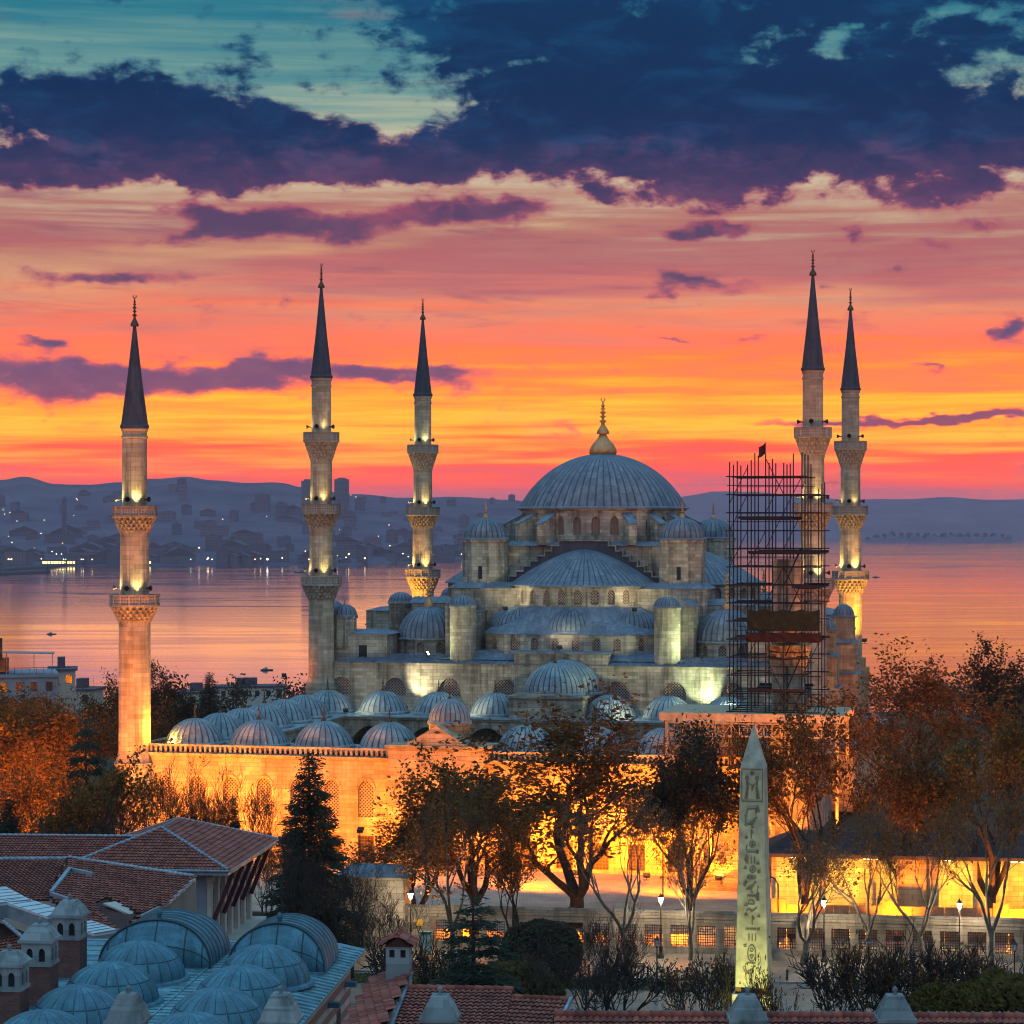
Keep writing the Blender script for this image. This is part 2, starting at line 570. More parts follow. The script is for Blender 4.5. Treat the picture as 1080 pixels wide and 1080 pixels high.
def lead_mat(name, c, rough=.52, streak=.5, pw=1.3, ph_=1.5):
    m, b = new_mat(name, rough, .45)
    ob = coord('Object')
    st = xnoise(scaled(ob, 1.6, 1.6, .22), 1.0, 6, .65)
    bl = xnoise(ob, .35, 6, .62)
    col = xramp(st, [(.3, tuple(v * .7 for v in c[:3]) + (1,)), (.5, c), (.7, tuple(min(v * 1.35, .8) for v in c[:3]) + (1,))])
    col = xmix(.7, col, xramp(bl, [(.3, (.6, .62, .66, 1)), (.66, (1.15, 1.12, 1.1, 1))]), 'MULTIPLY')
    pn = brick(coord('UV'), pw, ph_, .012, (.72, .74, .78, 1), (1.22, 1.2, 1.16, 1), (.5, .5, .52, 1), off=.5)   # sheets of different age
    col = xmix(.85, col, pn.outputs[0], 'MULTIPLY')
    drip = xnoise(scaled(ob, 4.5, 4.5, .5), 1.0, 4, .6)
    col = xmix(.5, col, xramp(drip, [(.58, (1, 1, 1, 1)), (.70, (1.7, 1.7, 1.65, 1))]), 'MULTIPLY')
    lk(col, b.inputs['Base Color'])
    lk(xramp(bl, [(.3, (.52,) * 3 + (1,)), (.7, (.8,) * 3 + (1,))]), b.inputs['Roughness'])
    bump(b, xnoise(ob, 3.0, 4) + bl, .35, .05)
    return m


def glow_mat(name, c, k):
    m = bpy.data.materials.new(name); m.use_nodes = True; X.nt = m.node_tree; X.nt.nodes.clear()
    e = X.nt.nodes.new('ShaderNodeEmission'); e.inputs[0].default_value = c; e.inputs[1].default_value = k
    o = X.nt.nodes.new('ShaderNodeOutputMaterial'); lk(e.outputs[0], o.inputs[0])
    return m


def lattice_mat(name, bar, hole, cell=.22, w=.05, rot=45):
    m, b = new_mat(name, .6, .3)
    mp_ = X.nt.nodes.new('ShaderNodeMapping'); mp_.inputs['Rotation'].default_value = (0, 0, radians(rot))
    lk(coord('UV'), mp_.inputs[0])
    br = brick(mp_.outputs[0], cell, cell, w, hole, tuple(v * 1.6 for v in hole[:3]) + (1,), bar, off=0)
    lk(br.outputs[0], b.inputs['Base Color'])
    bump(b, br.outputs[1], .8, .06)
    return m


def g3(r, g, b): return (r, g, b, 1.0)


MATS = {}
MATS['lead'] = lead_mat('lead_sheet', g3(.135, .165, .205))
MATS['lead_pale'] = lead_mat('lead_sheet_pale', g3(.20, .255, .275))
MATS['lead_fore'] = lead_mat('lead_sheet_greenish', g3(.055, .165, .215), .38, pw=.69, ph_=1.05)
MATS['lead_sky_pale'] = lead_mat('lead_sheet_greenish_sky_pale', g3(.13, .26, .30), .40, pw=.8, ph_=.69)  # paler base colour carries the sky reflected in the flat sheets
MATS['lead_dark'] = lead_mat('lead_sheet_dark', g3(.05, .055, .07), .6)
MATS['lead_seam'] = lead_mat('lead_seam', g3(.055, .065, .08), .6)
MATS['lead_seam_fore'] = lead_mat('lead_seam_greenish', g3(.018, .045, .06), .5)
MATS['stone'] = stone_mat('limestone_ashlar', g3(.33, .295, .235), g3(.45, .405, .325), g3(.22, .20, .17), stain=.9)
MATS['stone_lit_tint'] = stone_mat('limestone_ashlar_lit_tint', g3(.40, .31, .20), g3(.48, .38, .25), g3(.29, .22, .15), stain=.5)  # same limestone, base colour warmed to carry the orange floodlighting
MATS['stone_shaft'] = stone_mat('limestone_minaret', g3(.40, .33, .24), g3(.47, .39, .29), g3(.3, .25, .19), 1.2, .55, stain=.5)
MATS['carved'] = stone_mat('limestone_carved', g3(.36, .31, .26), g3(.42, .37, .31), g3(.3, .26, .22), .5, .4, stain=.35)
MATS['gilt'] = plain('gilded_copper', g3(.50, .26, .11), .5, .5, .55)
MATS['lattice'] = lattice_mat('stone_lattice_window', g3(.30, .22, .17), g3(.02, .018, .02), .3, .06)
MATS['lattice_iron'] = lattice_mat('iron_grille_window', g3(.10, .05, .035), g3(.02, .015, .015), .36, .05, 0)
MATS['shade'] = plain('dark_interior', g3(.03, .03, .035), .9, .1)
MATS['steel'] = plain('scaffold_steel', g3(.014, .012, .018), .6, .3, .3)
MATS['deck'] = plain('weathered_planks', g3(.09, .07, .06), .8)
MATS['net_green'] = plain('debris_net_green', g3(.015, .021, .014), .85, .1, 0, .4)
MATS['net_brown'] = plain('debris_net_rust', g3(.026, .013, .012), .85, .1, 0, .4)

# ================================================================== the mosque
TH = radians(13.65)
MX, MY = 14.0, 362.0


def W(u, v, z=0):
    return (MX + u * cos(TH) + v * sin(TH), MY - u * sin(TH) + v * cos(TH), z)


def finial(mb, x, y, z, h, r, mat=0):
    """stacked gilded balls on a spike with a small crescent"""
    t = [(r * .95, 0), (r * 1.0, h * .05), (r * .62, h * .16), (r * .3, h * .24), (r * .28, h * .27)]
    for i, (zc, s_) in enumerate(((.34, .66), (.46, .50), (.57, .56), (.67, .40), (.75, .34))):
        for q in (-.8, 0, .8):
            t.append((r * s_ * (1 if q == 0 else .45), h * (zc + q * .04)))
        t.append((r * .16, h * (zc + .05)))
    t += [(r * .12, h * .84)]
    mb.lathe(t, 10, (x, y, z), mat=mat)
    ro = h * .055; pts = []
    for k in range(9):
        a = radians(-235 + 290 * k / 8) ; pts.append((x + ro * cos(a), y, z + h * .92 + ro * sin(a)))
    mb.tube(pts, [h * .004] + [h * .016] * 7 + [h * .004], 5, mat)
    mb.tube([(x, y, z + h * .83), (x, y, z + h * .87)], r * .1, 5, mat)


mosque = thing('mosque', W(0, 0, 0), -TH, 'great domed stone mosque with lead half domes stepping down on every side', 'mosque')


def ribbed_dome(mb, c, r, h, nr, per=4, rings=12, amp=.010, lip=.25, a0=0, a1=2 * pi, mat=0, power=1.0, para=None):
    n = int(nr * per * (a1 - a0) / (2 * pi))
    prof = [(r + lip, -.12), (r + lip, .06), (r + lip * .35, .22)] + [(q, z + .22) for q, z in (dome_prof(r, h, rings, 0, r * .01, power) if para is None else cap_prof(r, h, rings, r * .01, para))]
    mb.lathe(prof, n, c, a0, a1, lambda k, nn, i: 1 + (amp if (k % per in (0, 1) and i > 1) else 0), mat, smooth=False, mf=lambda k, i: 1 if (k % per == 0 and i > 1) else 0)


# ---- central dome
m = MB(); ribbed_dome(m, (0, 0, 42.75), 12.75, 8.2, 64, 4, 20, .007, .5, para=.15)
main_dome = m.build('dome', MATS['lead'], mosque)
m = MB()
bul = [(1.9, 0), (2.05, .25), (2.0, .8), (1.65, 1.5), (1.15, 2.1), (.75, 2.6), (.5, 3.2), (.42, 3.5)]
m.lathe(bul, 48, (0, 0, 51.0), rf=lambda k, n, i: 1 + (.06 if k % 4 == 0 else 0) * (i < 6), smooth=True)
m.build('dome_cap', MATS['gilt'], main_dome)
m = MB(); finial(m, 0, 0, 54.2, 5.8, 1.0); m.build('finial', MATS['gilt'], main_dome)
# drum
m = MB(); R = 12.5; per_w = 2 * pi * R
nw = 28
dr_ops = [(per_w * (k + .5) / nw, 1.25, 38.7, 40.7, .75) for k in range(nw)]
mpd = cyl_map(0, 0, R, 0)
wall(m, mpd, 0, per_w, 37.3, 42.45, dr_ops, .5, .7)
m.lathe([(12.5, 42.3), (12.85, 42.45), (13.0, 42.75), (12.5, 42.85)], 112)
drum = m.build('drum', MATS['stone'], mosque)
for k in range(nw):
    if k / nw * 360 < 20 or k / nw * 360 > 160:
        pane(mpd, dr_ops[k], .5, 'window', MATS['lattice'], drum)
# drum buttresses with sloping lead tops, in pairs over the four diagonals
for q in range(4):
    for da in (-.30, 0.02, .34):
        a = pi / 4 + q * pi / 2 + da
        m = MB(); l = MB()
        ca, sa = cos(a), sin(a)

        def T(x, y, z): return (ca * x - sa * y, sa * x + ca * y, z)
        prof = [(12.3, 37.2), (15.6, 37.2), (15.6, 40.3), (12.3, 41.9)]
        for mb, off, pr, mt in ((m, .62, prof, 0), (l, .72, [(12.2, 42.0), (15.85, 40.24), (15.85, 40.42), (12.2, 42.2)], 0)):
            vs = [T(x, -off, z) for x, z in pr] + [T(x, off, z) for x, z in pr]
            mb.add(vs, [(0, 1, 2, 3)[::-1], (4, 5, 6, 7), (0, 1, 5, 4), (1, 2, 6, 5), (2, 3, 7, 6), (3, 0, 4, 7)])
        b_ = m.build('buttress', MATS['stone'], mosque); l.build('lead_cap', MATS['lead'], b_)

# ---- square crossing with stepped gables
m = MB()
m.prism([(-14.2, -14.2), (14.2, -14.2), (14.2, 14.2), (-14.2, 14.2)], 20.5, 31.5)
m.prism([(-13.1, -13.1), (13.1, -13.1), (13.1, 13.1), (-13.1, 13.1)], 31.5, 37.06)
cw = m.build('crossing_wall', MATS['stone'], mosque)
X0, Z0, DX, DZ, NS = 11.3, 31.7, 1.09, .76, 8
half = [(-14.2, 31.3), (-14.2, 31.7), (-X0, Z0)]
x, z = -X0, Z0
for i in range(NS):
    z += DZ; half += [(x, z)]; x += DX; half += [(x, z)]
gable = half + [(-px_, pz) for px_, pz in half[::-1]]
for q in range(4):
    g = MB(); rq = Matrix.Rotation(q * pi / 2, 4, 'Z')
    for i in range(NS):                                        # each step of the gable is one upright slab of the stair
        xa, xb = -X0 + DX * i, -X0 + DX * (i + 1)
        for a_, b_ in ((xa, xb), (-xb, -xa)): g.box(a_, b_, -14.4, -13.1, 31.0, Z0 + DZ * (i + 1))
    g.box(-X0 + DX * NS, X0 - DX * NS, -14.4, -13.1, 31.0, Z0 + DZ * NS)
    for a_, b_ in ((-14.2, -X0), (X0, 14.2)): g.box(a_, b_, -14.4, -13.1, 31.0, 31.7)
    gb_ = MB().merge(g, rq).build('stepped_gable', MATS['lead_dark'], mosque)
    t = MB()
    for i in range(NS):
        xa, xb, zz = -X0 + DX * i, -X0 + DX * (i + 1), Z0 + DZ * (i + 1)
        for a_, b_ in ((xa - .16, xb + .02), (-xb - .02, -xa + .16)): t.box(a_, b_, -14.62, -13.0, zz + .001, zz + .20)
        for a_, b_ in ((xa - .16, xa - .002), (-xa + .002, -xa + .16)): t.box(a_, b_, -14.60, -13.02, zz - DZ + .2, zz)
    t.box(-X0 + DX * NS, X0 - DX * NS, -14.62, -13.0, Z0 + DZ * NS + .002, Z0 + DZ * NS + .22)
    MB().merge(t, rq).build('step_coping', MATS['stone'], gb_)
m = MB()
m.frustum(ngon(4, 19.4, 0, 0, pi / 4), 37.07, ngon(4, 17.3, 0, 0, pi / 4), 37.72, bot=True)
m.build('crossing_roof', MATS['lead'], mosque)

# ---- half domes with window drums and three small half domes each
for q in range(4):
    rot = Matrix.Rotation(q * pi / 2, 4, 'Z')
    back = (q == 2)
    hd = MB(); t = MB()
    ribbed_dome(t, (0, -13.4, 31.35), 11.0, 5.2, 72, 4, 14, .008, .4, pi, 2 * pi, para=2)
    hd.merge(t, rot)
    half_dome = hd.build('half_dome', MATS['lead'], mosque)
    # drum
    Rr = 10.9; L = pi * Rr
    mp0 = cyl_map(0, -13.4, Rr, pi)
    mpq = (lambda mp0, rot: lambda s_, z, d: tuple(rot @ Vector(mp0(s_, z, d))))(mp0, rot)
    ops = [(L * (k + .5) / 14, 1.15, 28.7, 30.2, .62) for k in range(14)]
    d = MB(); wall(d, mpq, 0, L, 27.2, 31.3, ops, .45, .8)
    dr = d.build('half_dome_drum', MATS['stone'], mosque)
    if not back:
        for op in ops: pane(mpq, op, .45, 'window', MATS['lattice'], dr)
    # exedra roof and lower wall
    ap = MB(); t = MB()
    # sloping lead apron from the drum out to the straight lower wall
    outer = [(-12.6, -13.6), (-12.6, -24.0), (-9.0, -27.1), (9.0, -27.1), (12.6, -24.0), (12.6, -13.6)]
    na = 24
    inn = [(Rr * cos(pi + pi * k / na), -13.4 + Rr * sin(pi + pi * k / na)) for k in range(na + 1)]

    def along(poly, f):
        ls = [math.hypot(b[0] - a[0], b[1] - a[1]) for a, b in zip(poly, poly[1:])]; tot = sum(ls) * f
        for (a, b), l in zip(zip(poly, poly[1:]), ls):
            if tot <= l + 1e-6: return (a[0] + (b[0] - a[0]) * tot / l, a[1] + (b[1] - a[1]) * tot / l)
            tot -= l
        return poly[-1]
    out = [along(outer, k / na) for k in range(na + 1)]
    for k in range(na):
        t.add([(out[k][0], out[k][1], 24.75), (out[k + 1][0], out[k + 1][1], 24.75), (inn[k + 1][0], inn[k + 1][1], 28.35), (inn[k][0], inn[k][1], 28.35)], [(0, 1, 2, 3)])
        t.add([(out[k][0] * 1.015, out[k][1] * 1.012, 24.5), (out[k + 1][0] * 1.015, out[k + 1][1] * 1.012, 24.5), (out[k + 1][0], out[k + 1][1], 24.76), (out[k][0], out[k][1], 24.76)], [(0, 1, 2, 3)])
    ap.merge(t, rot); ap.build('exedra_roof', MATS['lead'], mosque)
    for ex, ey, aa in ((0, -22.6, 0), (-8.3, -20.4, -42), (8.3, -20.4, 42)):
        t = MB(); ribbed_dome(t, (ex, ey, 24.8), 4.5, 3.3, 40, 4, 9, .012, .25, pi + radians(aa), 2 * pi + radians(aa))
        MB().merge(t, rot).build('exedra_dome', MATS['lead'], mosque)
    lw = MB(); lens = [math.hypot(b[0] - a[0], b[1] - a[1]) for a, b in zip(outer, outer[1:])]
    wins = []
    for (a, b), l in zip(zip(outer, outer[1:]), lens):
        ux, uy = (b[0] - a[0]) / l, (b[1] - a[1]) / l
        mp1 = flat_map(a[0], a[1], ux, uy, -uy, ux)
        mp2 = (lambda mp1, rot: lambda s_, z, d: tuple(rot @ Vector(mp1(s_, z, d))))(mp1, rot)
        k = max(1, int(l / 2.9))
        ops = [(l * (i + .5) / k, 1.1, 22.2, 23.5, .55) for i in range(k)]
        wall(lw, mp2, 0, l, 20.5, 24.55, ops, .4)
        wins += [(mp2, op) for op in ops]
    w_ = lw.build('exedra_wall', MATS['stone'], mosque)
    if not back:
        for mp2, op in wins: pane(mp2, op, .4, 'window', MATS['lattice'], w_)

# ---- weight towers on the four piers
for su in (-1, 1):
    for sv in (-1, 1):
        cx, cy = su * 14.85, sv * 14.85
        m = MB(); r = 3.45
        m.prism(ngon(8, r, cx, cy, pi / 8), 20.5, 37.7)
        m.prism(ngon(8, r + .22, cx, cy, pi / 8), 37.7, 38.05)
        tw = m.build('weight_tower', MATS['stone'], mosque)
        m = MB(); ribbed_dome(m, (cx, cy, 38.1), 3.2, 2.95, 24, 4, 9, .03, .35)
        dm = m.build('tower_dome', MATS['lead'], tw)
        m = MB(); finial(m, cx, cy, 41.2, 2.7, .5); m.build('finial', MATS['gilt'], tw)
        m = MB(); m.box(cx - .3, cx + .3, cy + sv * 3.2 - .04, cy + sv * 3.2 + .04, 32.2, 34.1); m.build('slit_window', MATS['shade'], tw)

# ---- corner domes on low drums
for su in (-1, 1):
    for sv in (-1, 1):
        cx, cy = su * 22.2, sv * 20.0
        m = MB(); R = 4.55; L = 2 * pi * R; mpq = cyl_map(cx, cy, R, 0)
        ops = [(L * (k + .5) / 10, 1.15, 21.55, 22.5, .55) for k in range(10)]
        wall(m, mpq, 0, L, 20.4, 23.3, ops, .35, .8)
        m.lathe([(4.55, 23.2), (4.8, 23.35), (4.85, 23.55), (4.4, 23.6)], 40, (cx, cy, 0))
        dr = m.build('corner_drum', MATS['stone'], mosque)
        if sv < 0:
            for op in ops: pane(mpq, op, .35, 'window', MATS['lattice'], dr)
        m = MB(); ribbed_dome(m, (cx, cy, 23.45), 4.5, 4.5, 32, 4, 11, .018, .3); m.build('corner_dome', MATS['lead'], dr)
        m = MB(); finial(m, cx, cy, 28.0, 5.6, .85); m.build('finial', MATS['gilt'], dr)

# ---- round stair turrets and the buttress blocks behind them
for rotq in range(4):
    rot = Matrix.Rotation(rotq * pi / 2, 4, 'Z')
    for su in (-1, 1):
        p_ = rot @ Vector((su * 14.9, -28.0, 0))
        m = MB(); m.lathe([(1.85, 20.3), (1.85, 28.2), (2.0, 28.35), (2.05, 28.6), (1.8, 28.65)], 32, (p_.x, p_.y, 0))
        tt = m.build('stair_turret', MATS['stone'], mosque)
        m = MB(); ribbed_dome(m, (p_.x, p_.y, 28.62), 1.75, 1.25, 20, 4, 6, .05, .2); m.build('turret_cap', MATS['lead'], tt)
        t = MB(); t.box(su * 14.9 - 1.3, su * 14.9 + 1.3, -27.4, -14.5, 20.4, 27.4)
        t.box(su * 16.6 - 1.6, su * 16.6 + 1.6, -25.4, -14.5, 20.4, 28.6)
        bb = MB().merge(t, rot).build('buttress', MATS['stone'], mosque)
        t = MB(); t.ridge([(su * 16.6 - 1.75, 28.6), (su * 16.6 + 1.75, 28.6), (su * 16.6, 29.5)], -25.6, -14.6)
        t.box(su * 14.9 - 1.4, su * 14.9 + 1.4, -27.5, -14.6, 27.4, 27.65)
        MB().merge(t, rot).build('lead_cap', MATS['lead'], bb)
        # flat shoulders beside the weight towers
        t = MB(); t.box(su * 13.8 - 5.3, su * 13.8 + 5.3, -18.9, -13.9, 20.4, 30.9)
        bb = MB().merge(t, rot).build('shoulder_wall', MATS['stone'], mosque)
        t = MB(); t.frustum([(su * 13.8 - 5.6, -19.2), (su * 13.8 + 5.6, -19.2), (su * 13.8 + 5.6, -13.8), (su * 13.8 - 5.6, -13.8)], 30.9,
                            [(su * 13.8 - 4.6, -17.8), (su * 13.8 + 4.6, -17.8), (su * 13.8 + 4.6, -13.8), (su * 13.8 - 4.6, -13.8)], 31.7, bot=True)
        MB().merge(t, rot).build('shoulder_roof', MATS['lead'], bb)

# ---- the hall's outer walls and its lead roofs
m = MB()
hall_ops = []
for k in range(-4, 5):
    if k == 0: continue
    hall_ops.append((34.7 + k * 8.15 - .0, 3.2, 15.6, 16.7, 1.5))
mph = flat_map(-34.7, -30.0, 1, 0, 0, 1)
wall(m, mph, 0, 69.4, 0.5, 20.45, hall_ops, .5)
m.box(-34.7, 34.7, -29.2, 27.5, .5, 20.44)
m.box(-6.8, 6.8, -30.15, -26, 14, 21.9)
hall = m.build('hall_wall', MATS['stone'], mosque)
for op in hall_ops: pane(mph, op, .5, 'window', MATS['lattice'], hall)
m = MB()
r0 = [(-35.0, -30.4), (35.0, -30.4), (35.0, 27.8), (-35.0, 27.8)]
r1 = [(-28.0, -26.6), (28.0, -26.6), (28.0, 24), (-28.0, 24)]
m.frustum(r0, 20.35, r1, 21.35, bot=True)
m.frustum([(-18, -28.9), (18, -28.9), (18, 26), (-18, 26)], 20.9, [(-12.9, -26), (12.9, -26), (12.9, 24), (-12.9, 24)], 22.1)
m.prism([(-7.1, -30.6), (7.1, -30.6), (7.1, -25.8), (-7.1, -25.8)], 21.9, 22.25)
for k in range(-34, 35):                                    # standing seams
    if abs(k) > 7: m.beam((k * 1.0, -30.35, 20.42), (k * .8, -26.7, 21.38), .07, .09)
m.build('hall_roof', MATS['lead'], mosque)

# ---- side galleries: raised blocks with flat lead roofs and small domed turrets
for su in (-1, 1):
    m = MB()
    for (u0, u1, v0, v1, z0, z1) in ((26.3, 34.4, -28.0, -20.5, 20.3, 24.3), (28.4, 35.6, -8, 8, 20.3, 27.0), (26.5, 34.4, 14, 26, 20.3, 24.0), (27.2, 34.9, -20.5, 14, 20.3, 22.4)):
        a, b = sorted((su * u0, su * u1)); m.box(a, b, v0, v1, z0, z1)
    gl = m.build('gallery_wall', MATS['stone'], mosque)
    for (u0, u1, v0, v1, z1) in ((26.0, 34.7, -28.3, -20.2, 24.3), (28.1, 35.9, -8.3, 8.3, 27.0), (26.2, 34.7, 13.7, 26.3, 24.0)):
        a, b = sorted((su * u0, su * u1)); m = MB()
        m.frustum([(a, v0), (b, v0), (b, v1), (a, v1)], z1, [(a + 2, v0 + 2), (b - 2, v0 + 2), (b - 2, v1 - 2), (a + 2, v1 - 2)], z1 + .55, bot=True)
        m.build('gallery_roof', MATS['lead'], gl)
    for (cu, cv, zb, rr) in ((33.0, -27.0, 24.3, 1.75), (34.0, 12.0, 22.3, 1.75)):
        cu *= su
        m = MB(); m.prism(ngon(8, rr, cu, cv, pi / 8), zb - 2, zb + 2.3); m.prism(ngon(8, rr + .2, cu, cv, pi / 8), zb + 2.3, zb + 2.55)
        tt = m.build('gallery_turret', MATS['stone'], mosque)
        m = MB(); ribbed_dome(m, (cu, cv, zb + 2.6), rr, 1.5, 16, 4, 7, .03, .15)
        m.tube([(cu, cv, zb + 4.2), (cu, cv, zb + 4.9)], [.12, .04], 6)
        m.build('turret_dome', MATS['lead'], tt)
    m = MB()
    for v0 in (-29.9, -27.6): pass
    a, b = sorted((su * 33.3, su * 33.34))
    m.box(*sorted((su * 29.3, su * 30.5)), -28.06, -27.9, 20.9, 22.7)
    m.build('gallery_door', MATS['shade'], gl)

# ---- lower side arcades and retaining buttresses
for su in (-1, 1):
    m = MB()
    for k in range(6):
        v = -24 + k * 9.4
        m.box(*sorted((su * 34.7, su * 38.6)), v - 1.4, v + 1.4, .5, 17.5 if k % 2 else 15)
        m.prism([(su * 34.7, v - 1.4), (su * 38.0, v - 1.4), (su * 38.0, v + 1.4), (su * 34.7, v + 1.4)][::su], 17.5 if k % 2 else 15, 19)
    m.box(*sorted((su * 34.7, su * 41.0)), -28, 26, .5, 9)
    m.build('side_arcade_wall', MATS['stone_lit_tint'], mosque)
    m = MB()
    m.frustum([(su * 34.7, -28.3), (su * 41.3, -28.3), (su * 41.3, 26.3), (su * 34.7, 26.3)][::su], 9, [(su * 34.7, -28.3), (su * 36.3, -28.3), (su * 36.3, 26.3), (su * 34.7, 26.3)][::su], 11)
    m.build('side_arcade_roof', MATS['lead'], mosque)

# ---- stepped square turrets standing along the outer side of the hall
for su in (-1, 1):
    for (cu, cv, w_, zt_) in ((36.6, -22.5, 1.35, 25.3), (38.4, -15.5, 1.5, 26.9), (36.8, 2, 1.4, 24.4)):
        cu *= su; m = MB()
        m.box(cu - w_, cu + w_, cv - w_, cv + w_, .5, zt_); m.box(cu - w_ - .35, cu + w_ + .35, cv - w_ - .35, cv + w_ + .35, .5, zt_ - 3.6)
        m.box(cu - w_ - .8, cu + w_ + .8, cv - w_ - .9, cv + w_ + .9, .5, zt_ - 8)
        tt = m.build('side_turret', MATS['stone_lit_tint'], mosque); m = MB()
        for e, z0 in ((.35, zt_ - 3.6), (.8, zt_ - 8)):
            o_, i_ = w_ + e + .18, w_ + .02
            t = MB(); t.frustum([(cu - o_, cv - o_), (cu + o_, cv - o_), (cu + o_, cv + o_), (cu - o_, cv + o_)], z0 + .002, [(cu - i_, cv - i_), (cu + i_, cv - i_), (cu + i_, cv + i_), (cu - i_, cv + i_)], z0 + .5, bot=True); t.build('lead_skirt', MATS['lead'], tt)
        m.box(cu - w_ - .2, cu + w_ + .2, cv - w_ - .2, cv + w_ + .2, zt_ + .001, zt_ + .22)
        ribbed_dome(m, (cu, cv, zt_ + .2), w_ * .96, 1.5, 16, 4, 7, .03, .1)
        m.build('turret_cap', MATS['lead'], tt)

# ================================================================== the forecourt
MATS['gilt_dark'] = plain('tarnished_copper', g3(.10, .055, .03), .45, .4, .6)
court = thing('mosque_courtyard', W(0, -61, 0), -TH, 'walled mosque forecourt ringed by small lead domes behind an orange lit facade', 'courtyard')
OFF = (0, 61, 0)


def cp(mb, name, mat, parent=court):
    return mb.build(name, mat, parent, OFF if parent is court else None)


U0 = 38.2
FV = -91.5
fm = flat_map(-U0, FV, 1, 0, 0, 1)
up_ops, lo_ops = [], []
for k in range(-8, 9):
    u = 4.2 * k + (1.4 if k > 0 else -1.4)
    if abs(u) < 7: continue
    up_ops.append((u + U0, 1.9, 5.9, 9.1, 1.1)); lo_ops.append((u + U0, 1.95, .7, 3.75, 0))
m = MB()
wall(m, fm, 0, 2 * U0, -.5, 4.6, lo_ops, .5)
wall(m, fm, 0, 2 * U0, 4.6, 12.55, up_ops, .5)
m.box(-U0, U0, FV + .52, FV + 1.4, -.5, 12.54)
for i, (a, b, d) in enumerate(((12.55, 12.75, .22), (12.75, 12.95, .38))): m.box(-U0 - d, U0 + d, FV - d, FV + 1.4, a, b)
m.box(-U0, U0, FV - .12, FV, 4.5, 4.72)
for op in up_ops:                                             # raised moulding over each upper window
    c_ = op[0] - U0
    pts = arch_pts(op[1] + .5, op[3], op[4] + .35)
    for (xa, za), (xb, zb) in zip(pts, pts[1:]): m.beam((c_ + xa, FV - .03, za), (c_ + xb, FV - .03, zb), .14, .14)
fac = cp(m, 'facade_wall', MATS['stone_lit_tint'])
for op in up_ops: cp(MB(), 'x', MATS['lattice']) if False else pane(fm, op, .5, 'upper_window', MATS['lattice'], fac)
for op in lo_ops: pane(fm, op, .5, 'lower_window', MATS['lattice_iron'], fac)
# side walls, inner arcade walls
m = MB()
for su in (-1, 1):
    m = MB(); m.box(*sorted((su * U0, su * (U0 - 1))), FV + 1.4, -30.3, -.5, 12.95); cp(m, 'side_wall', MATS['stone'])


def balustrade(p0, p1, name):
    m = MB(); L = math.hypot(p1[0] - p0[0], p1[1] - p0[1]); n = int(L / .62)
    a = atan2(p1[1] - p0[1], p1[0] - p0[0])
    for i in range(n + 1):
        f = i / n; x, y = p0[0] + (p1[0] - p0[0]) * f, p0[1] + (p1[1] - p0[1]) * f
        m.box(-.15, .15, -.12, .12, 12.95, 13.75, rot=a, at=(x, y))
    mx, my = (p0[0] + p1[0]) / 2, (p0[1] + p1[1]) / 2
    m.box(-L / 2 - .2, L / 2 + .2, -.2, .2, 13.75, 13.97, rot=a, at=(mx, my))
    cp(m, name, MATS['stone_lit_tint'])


balustrade((-U0 + .2, FV + .2), (-6.6, FV + .2), 'balustrade')
balustrade((5.0, FV + .2), (U0 - .2, FV + .2), 'balustrade')
balustrade((-U0 + .2, FV + .9), (-U0 + .2, -31), 'balustrade')
balustrade((U0 - .2, FV + .9), (U0 - .2, -31), 'balustrade')

PIT = 8.2
# arcade walls facing the inner court
m = MB()
for (mp_, L, n) in ((flat_map(-29, -40.2, 1, 0, 0, 1), 58, 7), (flat_map(29, -82.4, -1, 0, 0, -1), 58, 7),
                    (flat_map(-28.9, -82.3, 0, 1, -1, 0), 42, 5), (flat_map(28.9, -40.3, 0, -1, 1, 0), 42, 5)):
    st = L / n
    ops = [(st * (i + .5), st - 1.7, .6, 8.9, 3.2) for i in range(n)]
    wall(m, mp_, 0, L, .5, 13.0, ops, .9)
for a, b, c_, d in ((-29.3, 29.3, -40.5, -39.2), (-29.3, 29.3, -83.4, -82.1), (-29.9, -28.6, -83, -40), (28.6, 29.9, -83, -40)):
    m.box(a, b, c_, d, 13.0, 13.3)
m.box(-37, 37, FV + 1.4, -30.2, .2, .55)
cp(m, 'arcade_wall', MATS['stone'])
m = MB()                                                      # lead roofs of the four arcade wings
for a, b, c_, d in ((-37.3, 37.3, FV + 1.2, -81.9), (-37.3, 37.3, -40.7, -30.25), (-37.3, -28.4, -81.9, -40.7), (28.4, 37.3, -81.9, -40.7)):
    m.box(a, b, c_, d, 13.3, 13.52)
cp(m, 'arcade_roof', MATS['lead_pale'])

small = []
for k in range(-4, 5):
    if k != 0: small.append((k * PIT - (.2 if k < 0 else -.2), -86.6))
    small.append((k * PIT, -35.6))
for k in range(5):
    for su in (-1, 1): small.append((su * 33.0, -78.2 + 8.15 * k + .2))
for (u, v) in small:
    if u == 0: continue
    m = MB(); m.prism(ngon(8, 3.95, u, v, pi / 8), 13.5, 13.7)
    ribbed_dome(m, (u, v, 13.75), 3.5, 2.75, 26, 4, 10, .012, .22, para=.1)
    d_ = cp(m, 'arcade_dome', MATS['lead_pale'])
    f = MB(); finial(f, u, v, 16.65, 1.9, .34); f.build('finial', MATS['gilt_dark'], d_)
